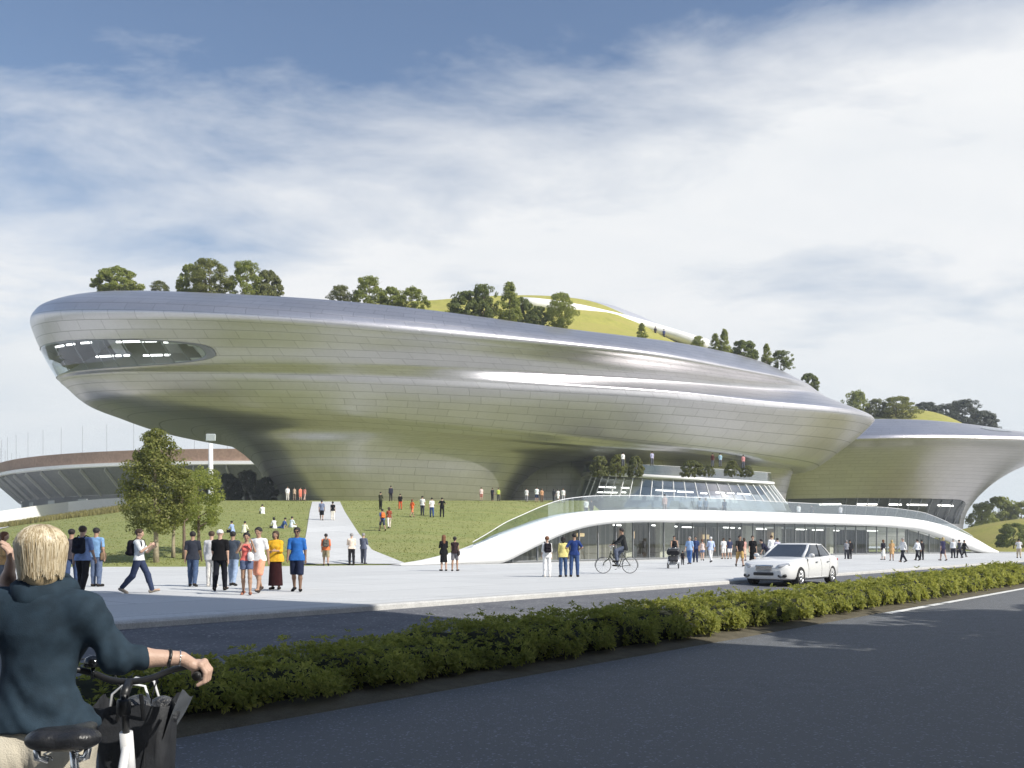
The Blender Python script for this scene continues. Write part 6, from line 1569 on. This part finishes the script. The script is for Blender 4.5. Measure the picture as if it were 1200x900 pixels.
    H.cone(palm_c - out * .018, b, .015, .013, .01); H.cone(b, p1, .0125, .0105, .005); H.cone(p1, p2, .0105, .0085, .003)
    # left hand raised, fingers spread against the hair
    hv = np.array([.10, .10, .98]); hv /= np.linalg.norm(hv); hs = np.array([.35, -.90, .05]); hs = hs - hv * hs.dot(hv); hs /= np.linalg.norm(hs); hn = np.cross(hs, hv)
    pc = wrL + hv * .05; H.cone(wrL - hv * .01, wrL + hv * .03, .023, .026, .02); H.cone(pc - hs * .02, pc + hs * .02, .024, .023, .02, (hn, 1.5)); H.cone(pc + hv * .03 - hs * .022, pc + hv * .03 + hs * .022, .019, None, .02, (hn, 1.4))
    for o_, ln in ((-.030, .068), (-.010, .080), (.011, .074), (.030, .058)):
        b = pc + hv * .042 + hs * o_; p1 = b + (hv * .9 + hs * o_ * 3 + hn * .15) * ln * .5; p2 = p1 + (hv * .75 + hn * .65 + hs * o_ * 3) * ln * .32; p3 = p2 + (hv * .45 + hn * .85) * ln * .25
        H.cone(b, p1, .0098, .0090, .005); H.cone(p1, p2, .0090, .0082, .003); H.cone(p2, p3, .0082, .0068, .003)
    b = pc - hs * .03 - hv * .01; p1 = b - hs * .028 + hv * .03; p2 = p1 - hs * .008 + hv * .032 + hn * .012; H.cone(pc - hs * .012 - hv * .02, b, .015, .012, .008); H.cone(b, p1, .0115, .010, .005); H.cone(p1, p2, .010, .008, .003)
    P2, F2 = H.mesh()
    mb = MB()
    for sd in (-1, 1): mb.ell(hd(sd * .031, .083, .001), (.010, .010, .006), 8, 1)
    mb.ell(hd(0, .0935, -.056), (.017, .010, .006), 8, 2)
    V = np.concatenate([P, P2, np.array(mb.v)]); F3 = [tuple(q) for q in Fq] + [tuple(q + len(P)) for q in F2] + [tuple(i + len(P) + len(P2) for i in q) for q in mb.f]
    mi = [0] * (len(Fq) + len(F2)) + mb.m
    body = link('person', np_mesh('person', V, F3, [sk, m_eye, m_lip], mi)); tag(body, 'blond woman in dark teal sweater seen from behind, holding a white bicycle', 'person')
    # sweater with folds
    T = SDF(.0075); base(T, .014, False)
    T.cone(shR, elR, .054, .050, .05); T.ball(elR, .053, .03); T.cone(elR, lerp(elR, wrR, .34), .050, .045, .03); T.cone(shL, elL, .060, .054, .05); T.cone(elL, lerp(elL, wrL, .10), .05, .046, .03)
    T.cone(pel - r * .08 + zz_ * .01, pel + r * .08 + zz_ * .01, .122, None, .05, (f, 1.2)); T.cone(pel + zz_ * .02, pel + zz_ * .09, .125, .118, .05, (f, 1.2))
    T.plane(pel - zz_ * -.035, (0, 0, 1))
    aR = elR - shR; aR /= np.linalg.norm(aR); fR = wrR - elR; fR /= np.linalg.norm(fR)
    def folds(X):
        u = (X - pel) @ r; v = X[..., 2] - pel[2]
        w = .0034 * np.sin(34 * u + 9 * np.sin(7 * v) + 6 * v) * np.clip(1 - v / .5, .15, 1) + .0030 * np.sin(62 * v - 26 * np.abs(u) + 5 * np.sin(16 * u)) * np.exp(-((v - .12) / .12) ** 2)
        se = (X - shR) @ aR; sf = (X - elR) @ fR; de = np.linalg.norm(X - elR, axis=-1)
        w = w + .0040 * np.sin(95 * sf + 14 * v) * np.exp(-(de / .12) ** 2) + .0032 * np.sin(60 * se + 30 * u) * np.exp(-((se - .06) / .08) ** 2) * (np.linalg.norm(X - shR, axis=-1) < .25)
        w = w + .0035 * np.sin(46 * (u * .75 + v * .65) + 4 * np.sin(11 * v)) * np.exp(-((u - .10) / .07) ** 2) * np.exp(-((v - .30) / .2) ** 2)
        return 1.25 * w
    P, Fq = T.mesh(folds)
    link('sweater', np_mesh('sweater', P, Fq, M('teal_jersey', (.021, .038, .056), .85, 0, .22, 22, .12, 260, .25)), body)
    c = MB(); rings = []
    for rad, z, th in ((.078, -.060, 0), (.090, -.035, 0), (.094, -.002, 0), (.088, .028, 0), (.074, .044, 0), (.062, .036, 0), (.062, -.01, 0)):
        rg = []
        for a in np.linspace(0, 2 * math.pi, 56, endpoint=False):
            rr = rad * 1.02 + .0035 * math.sin(6 * a + z * 60) + .004 * math.sin(3 * a + 1)
            rg.append(neck + r * rr * 1.18 * math.cos(a) + f * (rr * math.sin(a) + .006) + zz_ * (z + .012 * math.sin(a + .4) - .004 + .004 * math.sin(4 * a + z * 90)))
        rings.append(rg)
    c.grid(np.array(rings), closed_v=True); c.build('cowl_neck', M('teal_jersey', (.021, .038, .056), .85, 0, .22, 22, .12, 260, .25), body, smooth=True)
    Tr = SDF(.009); Tr.cone(pel - r * .08, pel + r * .08, .110, None, .05, (f, 1.25)); Tr.cone(pel + zz_ * .03, pel + zz_ * .10, .112, .108, .05, (f, 1.3))
    for sd in (-1, 1):
        hp = pel + r * sd * .085 - zz_ * .03; kn = hp + f * .03 + r * sd * .01 - zz_ * .42; an = kn - f * .03 - zz_ * .36; Tr.cone(hp, kn, .104, .070, .03); Tr.cone(kn, an, .070, .055, .03); Tr.ball(hp - f * .045 - zz_ * .02, .085, .04)
    Tr.plane(pel + zz_ * .09, (0, 0, -1))
    P, Fq = Tr.mesh(lambda X: .003 * np.sin(40 * (X[..., 2] - pel[2]) + 12 * np.sin(20 * ((X - pel) @ r))) * np.exp(-((X[..., 2] - pel[2] + .12) / .09) ** 2))
    link('trousers', np_mesh('trousers', P, Fq, M('cream_cotton', (.52, .48, .39), .85, 0, .1, 18, .3, 200, .2)), body)
    for sd in (-1, 1):
        an = pel + r * sd * .095; an[2] = NZ + .085; s_ = SDF(.009); s_.cone(an - zz_ * .04 - f * .04, an - zz_ * .045 + f * .13, .043, .037, .02); s_.plane((0, 0, NZ + .003), (0, 0, 1)); P, Fq = s_.mesh(); link('shoe', np_mesh('shoe', P, Fq, cloth((70, 62, 56))), body)
    wb = MB(); q = lerp(elR, wrR, .80); x1 = np.cross(fR, zz_); x1 /= np.linalg.norm(x1); x2 = np.cross(x1, fR)
    wb.tube([q + (x1 * math.cos(a) + x2 * math.sin(a)) * .030 + fR * .003 * math.sin(2 * a) for a in np.linspace(0, 2 * math.pi, 25)], .0055, 8); wb.build('watch_strap', m_blackp, body, smooth=True)
    q = lerp(elR, wrR, .97); wb = MB(); wb.tube([q + (x1 * math.cos(a) + x2 * math.sin(a)) * .0275 for a in np.linspace(0, 2 * math.pi, 25)], .0018, 6); wb.build('bracelet', m_chrome, body, smooth=True)
    # hair: a cap and a few thousand strands to a chin-length bob
    hb = SDF(.007); HC(hb, hd(0, -.03, .030), hd(0, .0, .034), .080, .076, .02); HC(hb, hd(0, -.042, .02), hd(0, -.05, -.065), .080, .066, .04, (hf, 1.2))
    for sd in (-1, 1): HC(hb, hd(sd * .046, -.012, .02), hd(sd * .050, -.018, -.06), .034, .026, .03)
    hb.minus(hd(0, .085, -.06), hd(0, .12, -.02), .05, .052); P, Fq = hb.mesh(); m_h = hair_strand_mat()
    hr_o = link('hair', np_mesh('hair', P, Fq, m_h), body)
    rng = np.random.default_rng(8); V = []; Fs = []; ns = 3600; seg = 9
    crown = hd(.012, -.03, .128)
    th = rng.uniform(0, 2 * math.pi, ns)
    ok = np.abs(((th - math.pi / 2 + math.pi) % (2 * math.pi)) - math.pi) > .75      # leave the face free
    th = th[ok]; ns = len(th); lay = rng.uniform(0, 1, ns); clump = np.round(th * 16) / 16; thc = lerp(th, clump, .35)
    Rx, Ry = .097, .106
    ln = rng.uniform(.86, 1.06, ns) + .04 * np.sin(th * 9); wav = rng.normal(0, .05, ns); thick = rng.uniform(.0012, .0028, ns)
    pts = []
    for k in range(seg):
        q = k / (seg - 1) * ln; phi = np.minimum(q * 2.9, 1.45)                 # over the dome, then straight down
        down = np.maximum(0, q * 2.9 - 1.45) * .096
        rad = np.sin(phi) * (1 - .16 * np.clip(down / .14, 0, 1)) * (.97 + .07 * lay); a = thc + wav * q + (th - thc) * q
        x = Rx * rad * np.cos(a); y = Ry * rad * np.sin(a) - .028; z = .040 + .088 * np.cos(phi) * (.97 + .06 * lay) - down * .90
        pts.append(head + (np.outer(x, hr) + np.outer(y, hf) + np.outer(z, zz_)) * .85 + rng.normal(0, .0008, (ns, 3)))
    pts = np.stack(pts, 1)
    tg = np.gradient(pts, axis=1); rd = pts - head; sdv = np.cross(tg, rd); sdv /= np.linalg.norm(sdv, axis=2)[..., None] + 1e-9
    wd_ = thick[:, None] * np.linspace(1, .35, seg)[None]
    A, B = pts - sdv * wd_[..., None], pts + sdv * wd_[..., None]
    V = np.stack([A, B], 2).reshape(-1, 3); base_i = (np.arange(ns)[:, None] * seg + np.arange(seg - 1)[None]).ravel() * 2
    Fq = np.stack([base_i, base_i + 1, base_i + 3, base_i + 2], 1)
    link('strands', np_mesh('strands', V, Fq, m_h), hr_o)
def hair_strand_mat():
    m, t, out = new_mat('blond_hair'); g = t.n('ShaderNodeNewGeometry'); b = t.n('ShaderNodeBsdfPrincipled', Roughness=.42)
    t.l(t.ramp(g.outputs['Random Per Island'], [(0, (.26, .19, .10)), (.4, (.50, .41, .26)), (.8, (.68, .60, .44))]), b.inputs['Base Color']); b.inputs['Specular IOR Level'].default_value = .5
    t.l(b.outputs[0], out.inputs[0]); return m
woman()

# ------------------------------------------------------------------ cyclist on the plaza
cl = hit(725, 672); CH = 1.72
cb, csp, cpts = make_bike('slim black city bicycle ridden across the plaza', cl, math.pi / 2 + .12, M('olive_black', (.05, .055, .04), .4, .3), M('brown_grip', (.12, .07, .04), .7), False, True)
q = rotz(np.array([0, csp[1] - .02, 0]), math.pi / 2 + .12) + cl; q[2] = cl[2] + 1.04 - .93 + .07
rider = person(725, 672, 42, math.pi / 2 + .12, 'ride', 'cyclist in dark jacket and grey jeans riding a bicycle to the left', ((46, 48, 50), LS, -.10, .02), ((92, 100, 118), 'trousers', 1.97), ('black', 'short'), 'tan', (30, 28, 28), loc=q, height=1.76, detail=45)

# ------------------------------------------------------------------ stroller
sl_ = hit(789, 666); so_ = empty('stroller', sl_, math.pi - .15); tag(so_, 'black three wheeled baby stroller pushed towards the road', 'stroller')
mf = M('stroller_black', (.025, .026, .03), .6, 0, .2, 20); 
fr = MB()
for s in (-1, 1): fr.tube([(s * .25, -.42, 1.02), (s * .26, -.05, .55), (s * .24, .42, .20)], .016, 6); fr.tube([(s * .26, .0, .60), (s * .27, -.34, .17)], .014, 6)
fr.tube([(-.25, -.42, 1.02), (.25, -.42, 1.02)], .018, 6); fr.tube([(-.27, -.34, .17), (.27, -.34, .17)], .012, 6); fr.tube([(-.24, .42, .2), (.24, .42, .2)], .012, 6); fr.build('frame', m_chrome, so_, smooth=True)
S = SDF(.02); S.cone((-.17, -.12, .55), (.17, -.12, .55), .09, None, .05); S.cone((-.16, .22, .42), (.16, .22, .42), .09, None, .05); S.cone((-.15, .02, .48), (.15, .02, .48), .1, None, .08); P, Fq = S.mesh(); link('seat', np_mesh('seat', P, Fq, mf), so_)
S = SDF(.02); S.cone((-.17, -.10, .82), (.17, -.10, .82), .17, None, .06); S.minus((-.15, .06, .70), (.15, .06, .70), .17); S.plane((0, 0, .70), (0, -.3, 1)); P, Fq = S.mesh(); link('hood', np_mesh('hood', P, Fq, mf), so_)
MB().box((0, -.02, .25), (.42, .46, .12), bev=.03).build('basket', M('grey_net', (.35, .36, .37), .8), so_)
for c, r_ in (((-.28, -.34, .14), .14), ((.28, -.34, .14), .14), ((-.24, .44, .11), .11), ((.24, .44, .11), .11)):
    w = MB(); w.lathe([(r_ * .72, -.02), (r_, -.022), (r_, .022), (r_ * .72, .02)], c, 18, axis='x', cap=False); ww = w.build('wheel', m_tyre, so_, smooth=True); MB().lathe([(.0001, -.012), (r_ * .74, -.012), (r_ * .74, .012), (.0001, .012)], c, 14, axis='x').build('hub', m_chrome, ww)
# ------------------------------------------------------------------ the white saloon car
def car(loc, rz):
    root = empty('car', loc, rz); tag(root, 'white four door saloon car standing at the plaza kerb', 'car')
    paint = M('white_car_paint', (.76, .77, .77), .28, .0, .015, 2, coat=.8); gl = M('car_glass', (.05, .06, .075), .05, 0, .2, 1, spec=.9); blk = m_blackp
    #        y     half-w  zbot  zside  ztop
    St = [(-2.36, .60, .42, .78, .82), (-2.30, .74, .32, .88, .93), (-2.15, .83, .24, .93, 1.0), (-1.85, .885, .20, .95, 1.05), (-1.4, .905, .19, .95, 1.07), (-.8, .912, .19, .945, 1.05), (0, .915, .19, .93, 1.02), (.6, .912, .19, .915, 1.0), (.95, .908, .19, .90, .985),
          (1.3, .90, .19, .875, .945), (1.7, .885, .20, .84, .895), (2.0, .86, .21, .80, .845), (2.2, .80, .23, .74, .79), (2.32, .72, .26, .66, .72), (2.38, .60, .30, .58, .64)]
    ys = np.linspace(-2.36, 2.38, 64); S = np.array([[np.interp(y, [q[0] for q in St], [q[k] for q in St]) for k in (1, 2, 3, 4)] for y in ys])
    for _ in range(2): S[1:-1] = (S[:-2] + 2 * S[1:-1] + S[2:]) / 4
    rings = []
    for y, (w, zb, zs, zt) in zip(ys, S):
        half = [(0, zb), (w * .80, zb), (w * .93, zb + .04), (w * .985, zb + .13), (w, lerp(zb, zs, .45)), (w * .995, lerp(zb, zs, .62)), (w * .975, lerp(zb, zs, .80)), (w * .945, zs - .01), (w * .88, zs + (zt - zs) * .35), (w * .74, zs + (zt - zs) * .72), (w * .45, zs + (zt - zs) * .95), (0, zt)]
        rg = [(x, y, z) for x, z in half] + [(-x, y, z) for x, z in half[-2:0:-1]]
        rings.append(rg)
    b = MB(); n = len(rings[0]); b.grid(np.array(rings), closed_v=True); b.f = [f[::-1] for f in b.f]
    k = len(rings); b.f.append(tuple(range(n))); b.m.append(0); b.f.append(tuple(range(k * n - 1, (k - 1) * n - 1, -1))); b.m.append(0)
    body = b.build('body', paint, root, smooth=True)
    cut = MB()
    for y in (1.42, -1.36):
        for s in (-1, 1): cut.lathe([(.0001, s * .62), (.365, s * .62), (.375, s * 1.2), (.0001, s * 1.2)], (0, y, .33), 40, axis='x')
    # keep windings outward for the boolean
    co = cut.build('cut', blk); me = co.data
    import bmesh
    bm = bmesh.new(); bm.from_mesh(me); bmesh.ops.recalc_face_normals(bm, faces=bm.faces); bm.to_mesh(me); bm.free()
    bm = bmesh.new(); bm.from_mesh(body.data); bmesh.ops.recalc_face_normals(bm, faces=bm.faces); bm.to_mesh(body.data); bm.free()
    md = body.modifiers.new('arches', 'BOOLEAN'); md.operation = 'DIFFERENCE'; md.object = co; md.solver = 'EXACT'
    bpy.context.view_layer.update(); dg = bpy.context.evaluated_depsgraph_get(); nm = bpy.data.meshes.new_from_object(body.evaluated_get(dg)); body.modifiers.clear(); body.data = nm
    bpy.data.objects.remove(co)
    nm.polygons.foreach_set('use_smooth', [True] * len(nm.polygons))
    try: nm.set_sharp_from_angle(angle=math.radians(34))
    except Exception: pass
    # glasshouse
    def oval(hw, y0, y1, z, e=.38, n=48, crown=0.0, tilt=0.0):
        P = []
        for a in np.linspace(0, 2 * math.pi, n, endpoint=False):
            ca, sa = math.cos(a), math.sin(a); x = hw * math.copysign(abs(ca) ** e, ca); y = (y0 + y1) / 2 + (y1 - y0) / 2 * math.copysign(abs(sa) ** e, sa); P.append((x, y, z + crown * (1 - (x / hw) ** 2) * .5 + tilt * y))
        return np.array(P)
    R0, R1, R2_, R3_, R4 = oval(.80, -1.86, 1.02, .96), oval(.735, -1.42, .52, 1.20), oval(.645, -1.10, .14, 1.395), oval(.56, -.98, .02, 1.43, .42), oval(.3, -.75, -.2, 1.448, .5)
    MB().grid(np.stack([R0, R1, R2_]), closed_v=True).build('glasshouse', gl, root, smooth=True)
    rf = MB().grid(np.stack([R2_ * [1.012, 1.012, 1] - [0, 0, .02], R2_ * [1.012, 1.01, 1] + [0, 0, .004], R3_, R4]), closed_v=True); rf.f.append(tuple(range(3 * 48, 4 * 48))); rf.m.append(0); rf.build('roof', paint, root, smooth=True)
    def pil(i, r, m=paint, nm='pillar'):
        MB().tube([R0[i] * [1.005, 1, 1], R1[i] * [1.01, 1.0, 1], R2_[i] * [1.01, 1, 1]], [r * 1.25, r, r], 8, flat=.6).build(nm, m, root, smooth=True)
    for i in (6, 18, 30, 42): pil(i, .05)
    for i in (0, 24): pil(i, .028, blk)
    for i in (44, 28): pil(i, .03, paint)
    for s in (0, 24):
        idx = [(s - 6 + k) % 48 for k in range(13)]
        MB().tube([R0[i] * [1.006, 1, 1] + [0, 0, .006] for i in idx], .014, 6).build('trim', m_chrome, root, smooth=True)
    # wheels
    for y in (1.42, -1.36):
        for s in (-1, 1):
            c = np.array([s * .80, y, .325])
            w = MB(); w.lathe([(.22, -.105), (.30, -.11), (.322, -.085), (.327, 0), (.322, .085), (.30, .11), (.22, .105), (.22, -.105)], c, 40, axis='x', cap=False); tw = w.build('wheel', m_tyre, root, smooth=True)
            r = MB(); o = s * .075; r.lathe([(.225, o - .12 * s), (.232, o + .02 * s), (.215, o + .028 * s), (.205, o), (.19, o - .08 * s)], c, 36, axis='x', cap=False)
            for k in range(7):
                a = 2 * math.pi * k / 7; d_ = np.array([0, math.cos(a), math.sin(a)]); r.tube([c + [o + .01 * s, 0, 0] + d_ * .04, c + [o + .022 * s, 0, 0] + d_ * .21], [.030, .019], 6, flat=.5)
            r.lathe([(.0001, o + .035 * s), (.05, o + .03 * s), (.055, o)], c, 16, axis='x'); r.build('rim', M('alloy', (.66, .67, .68), .25, .9, .03, 6), tw, smooth=True)
            d = MB(); d.lathe([(.0001, o - .03 * s), (.20, o - .03 * s)], c, 24, axis='x'); d.build('brake_disc', M('brake_dark', (.03, .03, .032), .5, .5), tw)
    def zt(y): return float(np.interp(y, ys, S[:, 3]))
    # face of the car
    g = MB(); g.box((0, 2.335, .60), (.66, .10, .235), bev=.05); gr = g.build('grille', m_chrome, root, smooth=True)
    MB().box((0, 2.365, .60), (.60, .06, .18), bev=.03).build('grille_opening', M('grille_black', (.008, .008, .009), .5), gr)
    for k in range(5):
        MB().box((0, 2.398, .535 + k * .033), (.585, .012, .010)).build('slat', m_chrome, gr)
    for s in (-1, 1):
        S_ = SDF(.02); S_.cone((s * .53, 2.285, .655), (s * .725, 2.10, .715), .10, .078, .04, ((0, 0, 1), 1.15)); P, Fq = S_.mesh(); hl = link('headlight', np_mesh('headlight', P, Fq, M('lamp_glass', (.45, .47, .5), .08, .3, .2, 6, spec=.8)), root)
        for q, rr in (((s * .53, 2.33, .655), .052), ((s * .67, 2.21, .69), .046)): MB().ell(q, (rr, rr, rr), 10).build('lamp', m_chrome, hl, smooth=True)
        MB().box((s * .62, 2.315, .36), (.30, .08, .11), -s * .35, bev=.03).build('air_intake', blk, root, smooth=True)
        MB().ell((s * .60, 2.355, .37), (.045, .03, .04), 8).build('fog_light', M('lamp_glass', (.45, .47, .5), .08, .3, .2, 6, spec=.8), root, smooth=True)
        m = MB(); m.ell((s * 1.0, .78, 1.02), (.10, .06, .075), 10); mo = m.build('mirror', paint, root, smooth=True); MB().tube([(s * .87, .76, .98), (s * .96, .78, 1.0)], .025, 6).build('arm', paint, mo)
        MB().ell((s * 1.0, .735, 1.02), (.085, .02, .06), 8).build('mirror_glass', m_chrome, mo, smooth=True)
        for y in (.10, -.92): MB().tube([(s * .915, y - .09, .80), (s * .935, y - .04, .80), (s * .935, y + .06, .80), (s * .915, y + .10, .80)], .015, 6).build('door_handle', m_chrome, root, smooth=True)
        for y0, y1 in ((.86, .80), (-.32, -.34), (-1.18, -1.02)):
            pts = [(s * (float(np.interp(y_, ys, S[:, 0])) * f_ + .001), y_, z_) for y_, z_, f_ in ((y1, .30, .98), (y1, .55, 1.0), (lerp(y0, y1, .4), .72, .985), (y0, .90, .955))]
            MB().tube(pts, .006, 5).build('door_seam', M('seam_dark', (.03, .03, .03), .8), root)
        MB().tube([(s * .90, y_, .27 + .0 * y_) for y_ in (1.0, .3, -.4, -.95)], .028, 6, flat=.6).build('side_skirt', M('skirt_grey', (.5, .51, .52), .4), root, smooth=True)
        tl = SDF(.02); tl.cone((s * .66, -2.24, .82), (s * .80, -2.02, .86), .08, .05, .03); P, Fq = tl.mesh(); link('tail_light', np_mesh('tail_light', P, Fq, M('red_lens', (.35, .02, .02), .15)), root)
    MB().box((0, 2.40, .42), (.70, .05, .10), bev=.02).build('lower_grille', blk, root, smooth=True)
    MB().box((0, 2.40, .505), (.46, .02, .075), bev=.004).build('number_plate', M('plate_grey', (.45, .46, .46), .5), root)
    MB().box((0, 2.30, .27), (1.15, .14, .05), bev=.02).build('front_lip', paint, root, smooth=True)
    MB().box((0, .0, .24), (1.5, 3.6, .10)).build('underbody', blk, root)
    return root
cq = np.array(road(0, 13.05, 0)[:2]); 
tt = None
for t_ in np.arange(20, 60, .05):
    p = U2 * t_ + N2 * 12.85
    if HX + F * p[0] / p[1] >= 929: tt = t_; break
p = U2 * tt + N2 * 12.85
CAR = car((p[0], p[1], float(zroad(12.85)) + .002), math.atan2(-U2[1], -U2[0]) - math.pi / 2)

# ------------------------------------------------------------------ air: one closed box of thin haze round camera and scene
m, t, out = new_mat('haze_air')
pv = t.n('ShaderNodeVolumePrincipled', Density=.00055); pv.inputs['Color'].default_value = (.86, .92, 1, 1); pv.inputs['Anisotropy'].default_value = .2
t.l(pv.outputs[0], out.inputs['Volume'])
hz_ = MB().box((20, 130, 28), (640, 620, 62)).build('haze', m); tag(hz_, kind='stuff')
SC.cycles.volume_max_steps = 64; SC.cycles.volume_step_rate = 8
